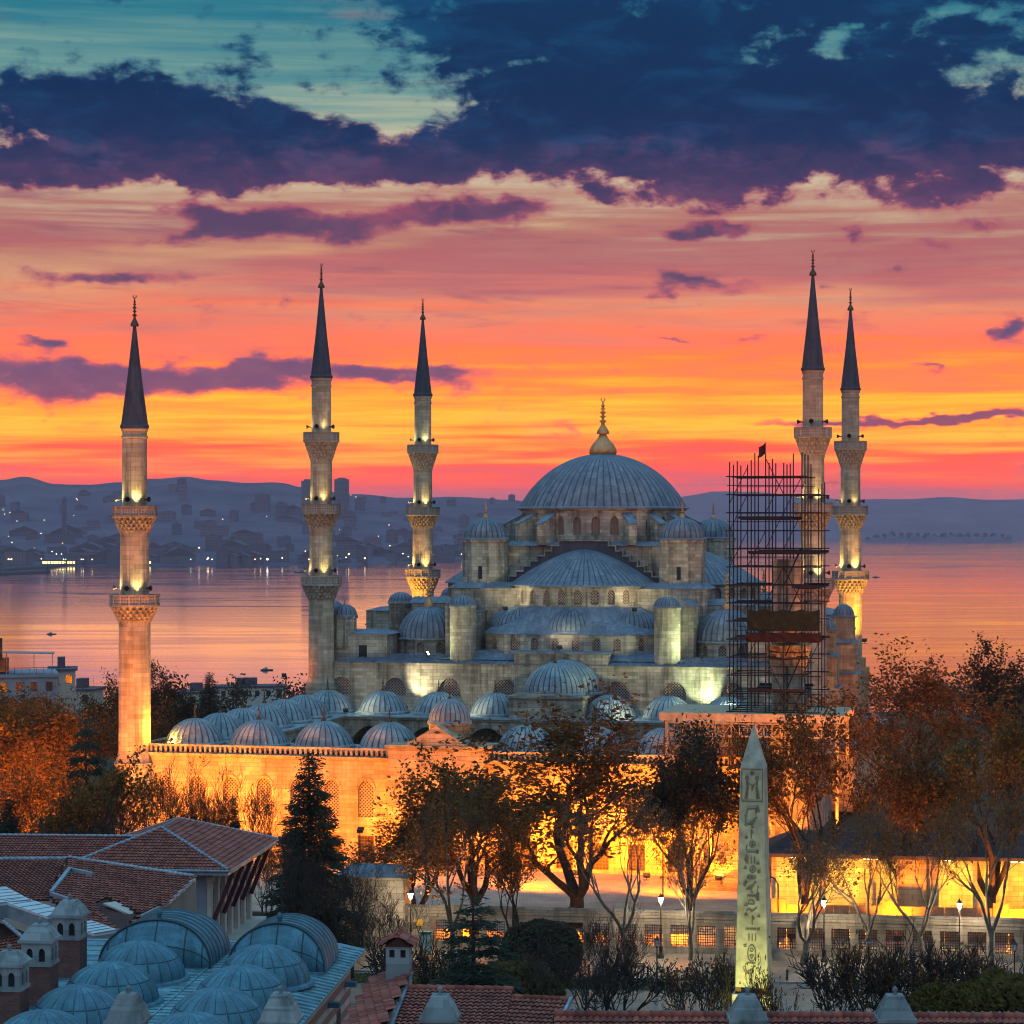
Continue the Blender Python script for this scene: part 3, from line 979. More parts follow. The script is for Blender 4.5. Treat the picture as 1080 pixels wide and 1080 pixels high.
# raised bay over the hall's doorway
m = MB(); m.box(-5.2, 5.2, -39.9, -30.4, 13.4, 16.3); m.prism([(-5.6, -40.2), (5.6, -40.2), (5.6, -30.4), (-5.6, -30.4)], 16.3, 16.55)
m.ridge([(-5.2, 16.5), (5.2, 16.5), (0, 17.4)], -40.0, -39.3)
pb = cp(m, 'portal_bay', MATS['stone'])
m = MB(); ribbed_dome(m, (0.4, -35.6, 16.75), 4.25, 4.0, 32, 4, 10, .011, .3)
ribbed_dome(m, (0.9, -31.4, 16.6), 5.2, 4.4, 36, 4, 10, .011, .3)
pd = m.build('portal_dome', MATS['lead_pale'], pb)
f = MB(); finial(f, .4, -35.6, 20.9, 2.4, .3); f.build('finial', MATS['gilt_dark'], pd)

# gate block in the middle of the facade
m = MB()
gm = flat_map(-6.6, FV - 1.6, 1, 0, 0, 1)
wall(m, gm, 0, 11.6, -.5, 14.3, [(5.8, 4.2, .0, 6.2, 3.4)], 1.2)
m.box(-6.6, 5.0, FV - .38, FV + 3.5, -.5, 14.28)
m.box(-6.95, 5.35, FV - 1.95, FV + 3.8, 14.3, 14.62)
m.ridge([(-4.6, 14.6), (3.0, 14.6), (-.8, 16.95)], FV - 1.75, FV + 1.2)
m.lathe([(2.45, 14.6), (2.45, 16.7), (2.65, 16.85), (2.65, 17.0), (2.3, 17.02)], 32, (-.5, FV + 3.2, 0))
gt = cp(m, 'gate_block', MATS['stone_lit_tint'])
m = MB(); ribbed_dome(m, (-.5, FV + 3.2, 17.0), 2.4, 2.55, 24, 4, 8, .025, .2)
gd = m.build('gate_dome', MATS['lead_pale'], gt)
f = MB(); finial(f, -.5, FV + 3.2, 19.65, 2.0, .28); f.build('finial', MATS['gilt_dark'], gd)
m = MB(); m.box(-2.9, 1.3, FV - .42, FV - .39, .0, 9.4); m.build('gate_door', MATS['shade'], gt)
m = MB()
for i in range(9): m.box(-8.5 + i * .3, 6.9 - i * .3, FV - 1.6 - .36 * (9 - i), FV - 1.6, -.6 + .17 * i, -.6 + .17 * (i + 1) )
m.build('gate_steps', MATS['stone_lit_tint'], gt)

# ================================================================== minarets
sodium = (1.0, .235, .002)
amber = (1.0, .66, .20)
greenish = (.92, 1.0, .52)
MATS['lamp_glow_amber'] = glow_mat('lamp_glow_amber', (1, .75, .3, 1), 14)
MATS['lamp_glow_orange'] = glow_mat('lamp_glow_orange', (1, .5, .1, 1), 10)
MATS['lamp_glow_white'] = glow_mat('lamp_glow_white', (1, .86, .62, 1), 16)
MATS['lamp_black'] = plain('lamp_housing', g3(.03, .03, .03), .5)


def spot(name, loc, aim, power, color, angle=100, blend=.8, size=.25, parent=None):
    d = bpy.data.lights.new(name, 'SPOT'); d.energy = power; d.color = color[:3]
    d.spot_size = radians(angle); d.spot_blend = blend; d.shadow_soft_size = size
    o = bpy.data.objects.new(name, d); C.objects.link(o)
    o.location = loc
    o.rotation_euler = (Vector(aim) - Vector(loc)).to_track_quat('-Z', 'Y').to_euler()
    if parent: o.parent = parent
    return o


def flood_mesh(aim, s=.3, glow='lamp_glow_amber'):
    """a box lamp on a short yoke, its glass facing aim"""
    q = Vector(aim).normalized().to_track_quat('Z', 'Y').to_matrix().to_4x4()
    h = MB(); h.frustum([(-s, -s * .7), (s, -s * .7), (s, s * .7), (-s, s * .7)], 0, [(-s * 1.15, -s * .85), (s * 1.15, -s * .85), (s * 1.15, s * .85), (-s * 1.15, s * .85)], s * .7, bot=True)
    h.frustum([(-s * .6, -s * .4), (s * .6, -s * .4), (s * .6, s * .4), (-s * .6, s * .4)], -s * .35, [(-s, -s * .7), (s, -s * .7), (s, s * .7), (-s, s * .7)], 0, bot=True)
    g = MB(); g.add([(-s, -s * .75, s * .705), (s, -s * .75, s * .705), (s, s * .75, s * .705), (-s, s * .75, s * .705)], [(0, 1, 2, 3)])
    return MB().merge(h, q), MB().merge(g, q)


def fluted(n, per, amp):
    return lambda k, nn, i: 1 - (amp if k % per == 0 else 0)


def minaret(name_label, u, v, segs, balc, cone, tip, top, base_z, base_r, lights, mat='stone_shaft', nsp=20, group='minarets'):
    """segs: radius of each shaft length from the bottom; balc: (under, parapet foot, parapet top, radius) from the bottom"""
    t = thing('minaret', W(u, v, 0), -TH, name_label, 'minaret', group)
    m = MB(); m.prism(ngon(12, base_r, 0, 0, pi / 12), -1, base_z - 1.2); m.frustum(ngon(12, base_r, 0, 0, pi / 12), base_z - 1.2, ngon(12, segs[0] + .05, 0, 0, pi / 12), base_z)
    m.prism(ngon(12, base_r + .15, 0, 0, pi / 12), base_z - 1.55, base_z - 1.2)
    m.build('base', MATS[mat], t)
    zs = [base_z] + [b[2] - 1.0 for b in balc]; ze = [b[0] + .3 for b in balc] + [cone]
    for i, r in enumerate(segs):
        m = MB(); n = 64
        h = ze[i] - zs[i]
        pr = [(r * 1.012, zs[i] - .3), (r, zs[i] + .5), (r * .985, ze[i] - .4), (r * 1.0, ze[i])]
        m.lathe(pr, n, rf=fluted(n, 4, .022), smooth=False, uvr=r)
        if i == len(segs) - 1:
            m.lathe([(r * 1.0, cone - 1.3), (r * 1.06, cone - 1.2), (r * 1.06, cone - 1.0), (r, cone - .95)], 40)
            m.lathe([(r, cone - .45), (r * 1.08, cone - .3), (r * 1.1, cone), (r, cone)], 40)
        m.build('shaft', MATS[mat], t)
    for bi, (z0, z1, z2, R) in enumerate(balc):
        r0 = segs[bi] * 1.0
        m = MB(); tiers = 5
        for k in range(tiers):                                 # stalactite corbels, each tier a toothed ring
            ra = r0 + (R - r0) * (k + .2) / tiers; rb = r0 + (R - r0) * (k + 1) / tiers
            za, zb = z0 + (z1 - z0) * k / tiers, z0 + (z1 - z0) * (k + 1) / tiers
            m.lathe([(r0 * .98, za), (ra, za + .02), (ra * 1.02, za + (zb - za) * .55), (rb, zb - .02), (r0 * .98, zb)], nsp * 4,
                    rf=(lambda kk: lambda q, nn, i: (1 - (.13 if ((q + kk * 2) % 4) < 2 else 0)) if 0 < i < 4 else 1)(k), smooth=False)
        m.lathe([(R, z1 - .05), (R + .14, z1), (R + .14, z1 + .22), (R - .25, z1 + .22)], nsp * 2, smooth=False)
        m.lathe([(r0 * .9, z1 + .15), (R, z1 + .15)], nsp * 2, smooth=False)
        b = m.build('balcony', MATS['carved'], t)
        m = MB(); n = 16
        pts = ngon(n, R, 0, 0, pi / n); pin = ngon(n, R - .16, 0, 0, pi / n)
        for k in range(n):
            a, c_ = pts[k], pts[(k + 1) % n]; ai, ci = pin[k], pin[(k + 1) % n]
            L = math.hypot(c_[0] - a[0], c_[1] - a[1])
            for pa, pb, fl in ((a, c_, 0), (ai, ci, 1)):
                vs = [(pa[0], pa[1], z1 + .2), (pb[0], pb[1], z1 + .2), (pb[0], pb[1], z2 - .12), (pa[0], pa[1], z2 - .12)]
                m.add(vs if not fl else vs[::-1], [(0, 1, 2, 3)], 1, False, [((0, 0), (L, 0), (L, 1), (0, 1))])
            m.beam((a[0], a[1], z1 + .2), (a[0], a[1], z2 + .06), .22, .22, 0)
            m.beam((a[0], a[1], z2 - .06), (c_[0], c_[1], z2 - .06), .26, .14, 0)
        m.build('parapet', [MATS['carved'], MATS['fret']], b)
        # horn loudspeakers and the floodlights that wash the next length of shaft
        for k in range(3):
            a = -pi / 2 + (-1.25 + 1.25 * k) ; hr = segs[min(bi + 1, len(segs) - 1)]
            x, y = cos(a), sin(a); m = MB()
            m.tube([(x * hr * .97, y * hr * .97, z2 + .75), (x * (hr + .35), y * (hr + .35), z2 + .8), (x * (hr + .75), y * (hr + .75), z2 + .8)], [.06, .10, .34], 10)
            m.build('loudspeaker', MATS['lamp_black'], t)
        pw, colr, angs = lights[bi]
        if pw:
            for a in angs:
                x, y = cos(a), sin(a); rr = R - .5
                loc = (x * rr, y * rr, z2 - .35); aim = (x * segs[min(bi + 1, len(segs) - 1)] * .8, y * segs[min(bi + 1, len(segs) - 1)] * .8, z2 + 8.5)
                h, g = flood_mesh(Vector(aim) - Vector(loc), .16, 'lamp_glow_amber')
                fo = h.build('floodlight', MATS['lamp_black'], t, loc); g.build('lens', MATS['lamp_glow_amber'], fo)
                fwd = (Vector(aim) - Vector(loc)).normalized() * .25
                spot('floodlight_beam', Vector(loc) + fwd, aim, pw * 5.0, colr, 80, .9, .12, t)
    m = MB(); r = segs[-1]; n = 48
    m.lathe([(r + .22, cone - .02), (r + .24, cone + .25), (r + .05, cone + .5), (r * .55, cone + (tip - cone) * .5), (.16, tip)], n, rf=lambda k, nn, i: 1 + (.035 if k % 4 == 0 and i > 1 else 0), smooth=False)
    m.build('spire_roof', MATS['lead_spire'], t)
    m = MB(); finial(m, 0, 0, tip - .2, top - tip + .2, .52); m.build('finial', MATS['gilt_dark'], t)
    return t


MATS['fret'] = lattice_mat('pierced_parapet', g3(.33, .28, .23), g3(.05, .04, .035), .34, .11, 0)
MATS['lead_spire'] = lead_mat('lead_spire', g3(.035, .04, .06), .55)
A3 = [-pi / 2 - .9, -pi / 2 + .7, pi / 2]
AL = [-pi / 2 - 1.0, -pi / 2 + .55]
balc3 = [(29.1, 31.4, 32.8, 2.85), (39.6, 41.8, 43.2, 2.7), (49.4, 52.2, 53.6, 2.5)]
seg3 = [1.86, 1.72, 1.58, 1.42]
yel = (1.0, .78, .30)
minaret('tall three balcony minaret at the left front corner of the domed hall', -35.6, -30, seg3, balc3, 61.5, 74.8, 78.3, 18, 2.3,
        [(210, yel, AL), (260, yel, AL), (110, yel, AL)])
minaret('tall three balcony minaret close to the right of the scaffold tower', 35.6, -30, seg3, balc3, 61.5, 74.8, 78.3, 18, 2.3,
        [(420, yel, AL), (330, yel, AL), (0, yel, AL)])
minaret('three balcony minaret with orange lit lowest balcony, rising behind the hall left of its dome', -35.6, 24, seg3, balc3, 61.8, 74.8, 78.3, 18, 2.3,
        [(520, amber, AL), (300, yel, AL), (170, greenish, AL)])
minaret('three balcony minaret with glowing yellow lower shaft, rightmost of all the minarets', 35.6, 24, seg3, balc3, 61.8, 74.8, 78.3, 18, 2.3,
        [(620, amber, AL), (120, yel, AL), (0, yel, AL)])
minaret('shorter two balcony minaret brightly lit at its foot, leftmost of all the minarets', -38.8, -91.5, [1.92, 1.76, 1.5],
        [(28.4, 30.4, 31.8, 2.9), (39.1, 41.1, 42.4, 2.62)], 51.8, 64.2, 67.9, 12.9, 2.3, [(330, yel, AL), (420, yel, AL)])

# the sixth minaret is taken down to a stump and wrapped in scaffolding
st = thing('minaret_stump', W(39.7, -91.5, 0), -TH, 'cut down stone minaret shaft standing inside the scaffold tower', 'minaret')
m = MB(); m.prism(ngon(12, 2.4, 0, 0, pi / 12), -1, 13); m.build('base', MATS['stone'], st)
m = MB(); m.lathe([(1.95, 13), (1.85, 14), (1.82, 26.5)], 64, rf=fluted(64, 4, .02), smooth=False); m.lathe([(1.72, 27), (1.68, 36.3), (0.02, 36.3)], 64, rf=fluted(64, 4, .02), smooth=False); m.build('shaft', MATS['stone'], st)
m = MB()
for k in range(4): m.lathe([(1.8, 23.6 + k * .8), (1.85 + k * .22, 23.65 + k * .8), (1.98 + k * .22, 24.3 + k * .8), (1.8, 24.4 + k * .8)], 80, rf=(lambda kk: lambda q, nn, i: 1 - (.05 if ((q + kk * 2) % 4) < 2 else 0))(k), smooth=False)
m.build('balcony', MATS['stone_lit_tint'], st)

# ---- scaffold tower
sx = thing('scaffold_tower', W(39.4, -92.0, 13.5), -TH, 'tall steel scaffold tower of poles and decks around the cut down minaret', 'scaffold')
xs = [-5.6, -3.6, -1.6, .4, 2.4]; ys = [-4.4, -1.5, 1.5, 4.4]
zt = 33.8
rng = random.Random(4)
lv = [2.0 * k for k in range(17)]
for i, x in enumerate(xs):
    for j, y in enumerate(ys):
        m = MB(); m.tube([(x, y, 0), (x, y, zt + rng.uniform(-.6, 1.1))], .068, 6); m.build('standard', MATS['steel'], sx)
for (x, h) in ((4.1, 31),):
    for y in (-3.2, 0, 3.2):
        m = MB(); m.tube([(x, y, 0), (x, y, h + rng.uniform(-1, 1))], .055, 6); m.build('standard', MATS['steel'], sx)
for k, z in enumerate(lv[1:]):
    for y in (-4.4, 4.4):
        m = MB(); m.tube([(-6.0, y, z), (2.9 if z > 31 else 4.5, y, z)], .07, 6)
        if k % 2 == 0: m.tube([(-5.9, y, z + 1.0), (2.8, y, z + 1.0)], .045, 6)
        m.tube([(-5.8, y * .34, z), (2.7, y * .34, z)], .06, 6)
        m.build('ledger', MATS['steel'], sx)
    for x in (-5.6, 2.4):
        m = MB(); m.tube([(x, -4.9, z), (x, 4.9, z)], .05, 6); m.build('transom', MATS['steel'], sx)
for (x0, z0, s) in ((-5.6, 2, 1), (-1.6, 4, 1), (.4, 8, -1), (-3.6, 12, 1), (-1.6, 14, -1), (2.4, 18, -1), (.4, 24, 1), (-1.6, 28, 1), (-5.6, 26, 1), (.4, 30, -1), (-3.6, 22, 1), (2.4, 10, 1), (-1.6, 24, 1), (.4, 28, 1), (-5.6, 29, 1), (-5.6, 22, 1), (-1.6, 18, 1), (.4, 20, 1)):
    m = MB(); m.tube([(x0, -4.5, z0), (x0 + s * 2.0, -4.5, z0 + 4)], .05, 6); m.build('brace', MATS['steel'], sx)
for z, x0, x1 in ((13.7, -3.8, 4.5), (23.4, -3.6, 4.4), (27.2, -4.6, 1.4), (19.6, 1.3, 4.4), (8.2, -3.5, 2.6)):
    for s in (-1, 1):
        m = MB()
        for k in range(4):
            y = s * (2.6 + .62 * k - .3); m.box(x0 + rng.uniform(0, .5), x1 - rng.uniform(0, .5), y - .3, y + .3, z, z + .12)
        m.box(x0, x1, s * 4.62 - .035, s * 4.62 + .035, z + .1, z + .4)
        m.build('deck', MATS['steel'], sx)


def net(x0, x1, y, z0, z1, seed):
    r = random.Random(seed); m = MB(); nx, nz_ = 28, 8
    g = [[(x0 + (x1 - x0) * i / nx, y - .12 - .10 * sin(i * 1.3 + j * .8 + seed) - r.random() * .06, z0 + (z1 - z0) * j / nz_ - (.25 * abs(sin(i * pi / 7)) if j == nz_ else 0)) for j in range(nz_ + 1)] for i in range(nx + 1)]
    vs = [p_ for c_ in g for p_ in c_]; k = nz_ + 1
    m.add(vs, [(i * k + j, (i + 1) * k + j, (i + 1) * k + j + 1, i * k + j + 1) for i in range(nx) for j in range(nz_)], 0, True)
    return m


net(-3.6, 4.4, -4.7, 15.0, 17.4, 1).build('debris_net', MATS['net_green'], sx)
net(-3.7, 4.5, -4.72, 13.8, 14.9, 2).build('debris_net', MATS['net_brown'], sx)
m = MB()                                                         # ladder bays and a hoist rail
for z in range(0, 24, 4):
    m.beam((.5, -3.9, z + .2), (2.2, -3.9, z + 4.1), .1); m.beam((.5, -3.4, z + .2), (2.2, -3.4, z + 4.1), .1)
m.build('ladder', MATS['steel'], sx)
fl = thing('flag', tuple(Vector(W(39.4, -92.0, 13.5)) + Vector((-2.3, -1, 34))), -TH, 'small dark flag on a thin mast above the scaffold tower', 'flag')
MATS['flag'] = plain('dark_red_cloth', g3(.06, .008, .012), .8)
m = MB(); m.tube([(0, 0, -2), (0, 0, 1.9)], .035, 6); m.build('mast', MATS['steel'], fl)
m = MB(); vs = []
for i in range(9):
    for j in range(5):
        f = i / 8; vs.append((-f * .75 - .02, .12 * sin(f * 7 + j * .5), 1.85 - j * .3 - f * 1.0 + f * f * .5))
m.add(vs, [(i * 5 + j, i * 5 + j + 1, (i + 1) * 5 + j + 1, (i + 1) * 5 + j) for i in range(8) for j in range(4)], 0, True)
m.build('cloth', MATS['flag'], fl)

# ---- orange sheet roof on lattice trusses at the foot of the scaffold
ca = thing('site_canopy', W(34.5, -95.0, 0), -TH, 'flat works canopy on lattice trusses below the scaffold tower, orange lit', 'canopy')
MATS['canopy'] = plain('canopy_sheet', g3(.42, .32, .2), .6)
MATS['truss'] = plain('truss_painted_steel', g3(.35, .26, .16), .6)
m = MB(); m.box(-8.3, 12.0, -3.2, 9, 18.5, 19.4); m.build('roof_deck', MATS['canopy'], ca)
m = MB()
for y in (-2.9, 8.6):
    for z in (16.9, 18.3): m.beam((-7.5, y, z), (11.4, y, z), .18)
    for k in range(21):
        x = -7.5 + k * .9
        m.beam((x, y, 16.9), (x, y, 18.3), .1); m.beam((x, y, 16.9 if k % 2 else 18.3), (x + .9, y, 18.3 if k % 2 else 16.9), .09)
for x in (-7.5, -2.5, 2.5, 11.4):
    for z in (16.9, 18.3): m.beam((x, -2.9, z), (x, 8.6, z), .14)
m.build('truss', MATS['truss'], ca)
for x in (-7.5, -2.5, 2.5, 11.3):
    for y in (-2.9, 8.6):
        m = MB(); m.beam((x, y, 0 if y < 0 else 13.5), (x, y, 18.4), .3); m.beam((x, y, 14.2), (x + 2.2, y, 16.9), .14) if x < 11 else None
        m.build('post', MATS['truss'], ca)
m = MB()
rng = random.Random(9)
for k in range(1):
    x, y = rng.uniform(-9, 10), rng.uniform(-2, 8); m.box(x, x + rng.uniform(.6, 2.4), y, y + rng.uniform(.3, 1), 20.6, 20.75 + rng.random() * .7)
m.build('stacked_materials', MATS['deck'], ca)

# ================================================================== ground, sea, hills, air
SEA = -32.0


def hsh(x, y=0.0): return math.sin(x * 12.9898 + y * 78.233) * 43758.5453 % 1.0


def vn(x, y):
    xi, yi = math.floor(x), math.floor(y); fx, fy = x - xi, y - yi
    fx = fx * fx * (3 - 2 * fx); fy = fy * fy * (3 - 2 * fy)
    a, b, c_, d = hsh(xi, yi), hsh(xi + 1, yi), hsh(xi, yi + 1), hsh(xi + 1, yi + 1)
    return (a + (b - a) * fx) * (1 - fy) + (c_ + (d - c_) * fx) * fy


def fbm(x, y, o=4):
    s_, a = 0, .5
    for _ in range(o): s_ += a * vn(x, y); x *= 2.03; y *= 2.03; a *= .5
    return s_


def smooth(a, b, x):
    t = min(max((x - a) / (b - a), 0), 1); return t * t * (3 - 2 * t)


def ground_z(x, y):
    z = 0.0
    if y > 430: z = -40 * smooth(430, 1050, y)
    if y > 420: z -= 0.0
    if x < -70: z -= 12 * smooth(-70, -400, x) * smooth(300, 500, y)
    if x > 150: z -= 25 * smooth(150, 700, x) * smooth(300, 700, y)
    return z


m = MB(); xs_ = [-1500 + 75 * i for i in range(41)]; ys_ = [-60 + 40 * j for j in range(36)]
vs = [(x, y, ground_z(x, y) - .02) for y in ys_ for x in xs_]
m.add(vs, [(j * 41 + i, j * 41 + i + 1, (j + 1) * 41 + i + 1, (j + 1) * 41 + i) for j in range(35) for i in range(40)], 0, True)
mt, b = new_mat('earth_and_lawn', .95, .1)
nn = xnoise(coord(), .08, 8, .65)
lk(xramp(nn, [(.3, g3(.035, .04, .02)), (.5, g3(.06, .05, .03)), (.7, g3(.09, .075, .05))]), b.inputs['Base Color'])
m.build('terrain', mt, kind='structure')

mt, b = new_mat('sea_water', .2, .5)
b.inputs['Base Color'].default_value = g3(.010, .03, .045)
b.inputs['IOR'].default_value = 1.4
geo = X.nt.nodes.new('ShaderNodeNewGeometry').outputs['Position']
sw = xnoise(scaled(geo, .0022, .010, 1), 1.0, 5, .6, .6)
fine = xnoise(scaled(geo, .05, .11, 1), 1.0, 4, .6)
fine2 = xnoise(scaled(geo, .012, .03, 1), 1.0, 4, .6)
lk(xramp(sw, [(.38, (.05,) * 3 + (1,)), (.5, (.12,) * 3 + (1,)), (.62, (.06,) * 3 + (1,))]), b.inputs['Roughness'])
amp_ = xstep(sw, .35, .65) * .7 + .3
bump(b, (fine * .4 + fine2 * .8) * amp_, .075, .4)
m = MB(); xs_ = [-29000, -12000, -4000, 0, 4000, 12000, 29000]; ys_ = [-500, 800, 3000, 8000, 18000, 39000]
m.add([(x, y, SEA) for y in ys_ for x in xs_], [(j * 7 + i, j * 7 + i + 1, (j + 1) * 7 + i + 1, (j + 1) * 7 + i) for j in range(5) for i in range(6)])
m.build('sea_water', mt, kind='structure')

# hills on the far shore: heights follow the skyline seen from here, as land of real size and depth
SKY = [(-400, 512), (-200, 509), (-60, 512), (0, 507), (25, 503), (60, 511), (95, 511), (125, 509), (160, 505), (195, 503), (225, 507), (262, 510), (290, 509), (325, 515), (370, 521), (430, 525), (480, 524), (530, 527), (600, 533),
       (680, 534), (720, 524), (750, 518), (790, 518), (840, 522), (890, 526), (950, 526), (1000, 524), (1040, 527), (1080, 526), (1250, 530), (1500, 540)]


def skyline(px):
    for (a, b_), (c_, d) in zip(SKY, SKY[1:]):
        if px <= c_: return b_ + (d - b_) * smooth(0, 1, (px - a) / (c_ - a))
    return SKY[-1][1]


def shore(px):   # distance of the far waterline
    return 4250 + 900 * smooth(330, 560, px) + 1500 * smooth(560, 700, px)


def hill_z(px, D):
    """land height at a given bearing and distance"""
    s0 = shore(px); r = 7400.0
    top = 40 + (555 - skyline(px)) * r / FPX
    f = (D - s0) / (r - s0)
    if f < 0: return SEA - 6
    low = SEA + 3 + 40 * smooth(0, .35, f) + 16 * (fbm(px * .02 + 7, D * .002) - .45) * min(f * 6, 1)
    k = smooth(.28, 1.0, f) if f < 1 else 1 - .4 * smooth(1, 1.5, f)
    return low * (1 - k) + top * k + (fbm(px * .05, D * .0013) - .5) * 7 * k


def hill_mesh(name, p0, p1, dp, dists):
    m = MB(); cols = int((p1 - p0) / dp) + 1
    vs = []
    for D in dists:
        for i in range(cols):
            px = p0 + dp * i; vs.append(((px - 540) / FPX * D, D, hill_z(px, D)))
    m.add(vs, [(j * cols + i, j * cols + i + 1, (j + 1) * cols + i + 1, (j + 1) * cols + i) for j in range(len(dists) - 1) for i in range(cols - 1)], 0, True)
    mt, b = new_mat('far_hillside', .95, .05)
    nn = xnoise(scaled(X.nt.nodes.new('ShaderNodeNewGeometry').outputs['Position'], .004, .004, .02), 1.0, 8, .7)
    lk(xramp(nn, [(.35, g3(.065, .058, .085)), (.5, g3(.10, .085, .118)), (.65, g3(.14, .112, .14))]), b.inputs['Base Color'])  # lifted purple base colour paints in part of the distance haze
    return m.build(name, mt, kind='structure')


hill_mesh('hills', -400, 705, 8, [4200 + 150 * k for k in range(26)] + [8400, 9000, 9600, 10400])


def hill2(px):
    return 40 + (555 - skyline(px)) * 15000 / FPX


m = MB(); vs = []; cols = 61
for D, k in ((13900, 0), (14300, .45), (14700, .85), (15000, 1), (15600, .8), (17000, .3)):
    for i in range(cols):
        px = 700 - 40 + i * 15; top = hill2(max(px, 735)) * smooth(640, 745, px) + (1 - smooth(640, 745, px)) * 150
        vs.append(((px - 540) / FPX * D, D, SEA - 2 + (top - SEA) * k + 10 * k * (fbm(px * .07, D * .002) - .5)))
m.add(vs, [(j * cols + i, j * cols + i + 1, (j + 1) * cols + i + 1, (j + 1) * cols + i) for j in range(5) for i in range(cols - 1)], 0, True)
m.build('hills', bpy.data.materials['far_hillside'], kind='structure')

# low wooded island off the right shore
m = MB(); vs = []; cols = 90
for D, k in ((10400, 0), (10480, .6), (10600, 1), (10900, .8), (11300, 0)):
    for i in range(cols):
        px = 905 + i * 1.95; e = smooth(905, 925, px) * (1 - smooth(1050, 1078, px))
        vs.append(((px - 540) / FPX * D, D, SEA - 2 + k * (2 + e * (14 + 30 * fbm(px * .11, 3) + 16 * (fbm(px * .6, 9) - .4)))))
m.add(vs, [(j * cols + i, j * cols + i + 1, (j + 1) * cols + i + 1, (j + 1) * cols + i) for j in range(4) for i in range(cols - 1)], 0, True)
m.build('island', bpy.data.materials['far_hillside'], kind='structure')

for k in range(26):
    px = 915 + k * 5.9 + 2 * math.sin(k * 2.1); D = 10560 + 60 * math.sin(k * 1.7); e = smooth(905, 925, px) * (1 - smooth(1050, 1078, px))
    z0 = SEA - 2 + (2 + e * (14 + 30 * fbm(px * .11, 3))) * .9; r0 = 9 + 6 * hsh(k, 2); t = MB(); r_ = random.Random(k)
    for q in range(70):
        d = Vector((r_.gauss(0, 1), r_.gauss(0, 1), r_.gauss(0, 1))).normalized() * r0 * r_.uniform(.5, 1); a = Vector((r_.gauss(0, 1), r_.gauss(0, 1), r_.gauss(0, 1))).normalized() * 3.4; b = a.orthogonal().normalized() * 2.4
        t.add([tuple(d - a), tuple(d - b), tuple(d + a), tuple(d + b)], [(0, 1, 2, 3)])
    t.build('island_tree', plain('island_foliage', g3(.03, .032, .04), .9) if 'island_foliage' not in bpy.data.materials else bpy.data.materials['island_foliage'], None, ((px - 540) / FPX * D, D, z0 + r0 * .6),
            label='dark distant tree on the low wooded island', cat='tree', group='trees of the island')

# the air
m = MB(); m.box(-30000, 30000, -1500, 40000, -43.0, 288.0)
hz = bpy.data.materials.new('dawn_haze'); hz.use_nodes = True; X.nt = hz.node_tree; X.nt.nodes.clear()
pv = X.nt.nodes.new('ShaderNodeVolumePrincipled'); pv.inputs['Density'].default_value = HAZE = 3.8e-5
pv.inputs['Color'].default_value = g3(.92, .66, .78); pv.inputs['Anisotropy'].default_value = .1
oo = X.nt.nodes.new('ShaderNodeOutputMaterial'); lk(pv.outputs[0], oo.inputs['Volume'])
if HAZE_ON: m.build('haze', hz, kind='stuff')

# ---- the town on the far shore
rng = random.Random(21)
mt, b = new_mat('far_building_wall', .9, .1)
oi = X(X.nt.nodes.new('ShaderNodeObjectInfo').outputs['Random'])
win = brick(coord('UV'), 4.2, 3.2, 1.0, g3(.035, .035, .048), g3(.045, .043, .056), (1, 1, 1, 1), off=0)
lk(xmix(X(win.outputs[1]), win.outputs[0], xramp(oi, [(0, g3(.13, .115, .15)), (.5, g3(.15, .13, .165)), (1, g3(.18, .15, .18))])), b.inputs['Base Color'])  # wall colour kept near the hills, painting haze over the contrast
MATS['far_wall'] = mt
MATS['far_roof'] = plain('far_roof', g3(.09, .075, .10), .9)


def block(w, d, h, roof):
    t = MB(); t.box(-w / 2, w / 2, -d / 2, d / 2, -14, h)
    if roof == 1: t.ridge([(-w / 2 - .8, h), (w / 2 + .8, h), (0, h + w * .22)], -d / 2 - .8, d / 2 + .8, 1)
    elif roof == 2: t.box(-w * .2, w * .15, -d * .2, d * .2, h, h + 3.2, 1); t.box(-w / 2 - .3, w / 2 + .3, -d / 2 - .3, d / 2 + .3, h, h + .5, 1)
    else: t.box(w * .1, w * .4, -d * .3, d * .1, h, h + 2.6, 0); t.box(-w / 2 - .3, w / 2 + .3, -d / 2 - .3, d / 2 + .3, h, h + .5, 1)
    return t.mesh('far_building', [MATS['far_wall'], MATS['far_roof']])


protos = [block(w, d, h, r) for w, d, h, r in ((22, 16, 16, 0), (30, 14, 12, 1), (18, 18, 24, 2), (46, 16, 20, 0), (26, 20, 30, 2), (60, 18, 12, 1), (16, 16, 38, 2), (36, 20, 18, 1))]
for k in range(185):
    px = rng.uniform(-30, 545); s0 = shore(px)
    f = rng.random() ** 2.4
    D = s0 + 60 + f * 2300
    z = hill_z(px, D)
    me = protos[rng.choice((0, 1, 2, 3, 5, 7, 3, 7, 4) if f < .75 else (0, 2, 4, 6, 1))]
    o = bpy.data.objects.new('far_building', me); C.objects.link(o)
    o.location = ((px - 540) / FPX * D, D, z); o.rotation_euler.z = rng.uniform(-.5, .5); q = rng.uniform(.6, 1.15); o.scale = (q * 1.2, q, q * rng.uniform(.7, 1.3))
    tag(o, 'hazy grey building of the town on the far shore', 'building', 'buildings of the far shore')
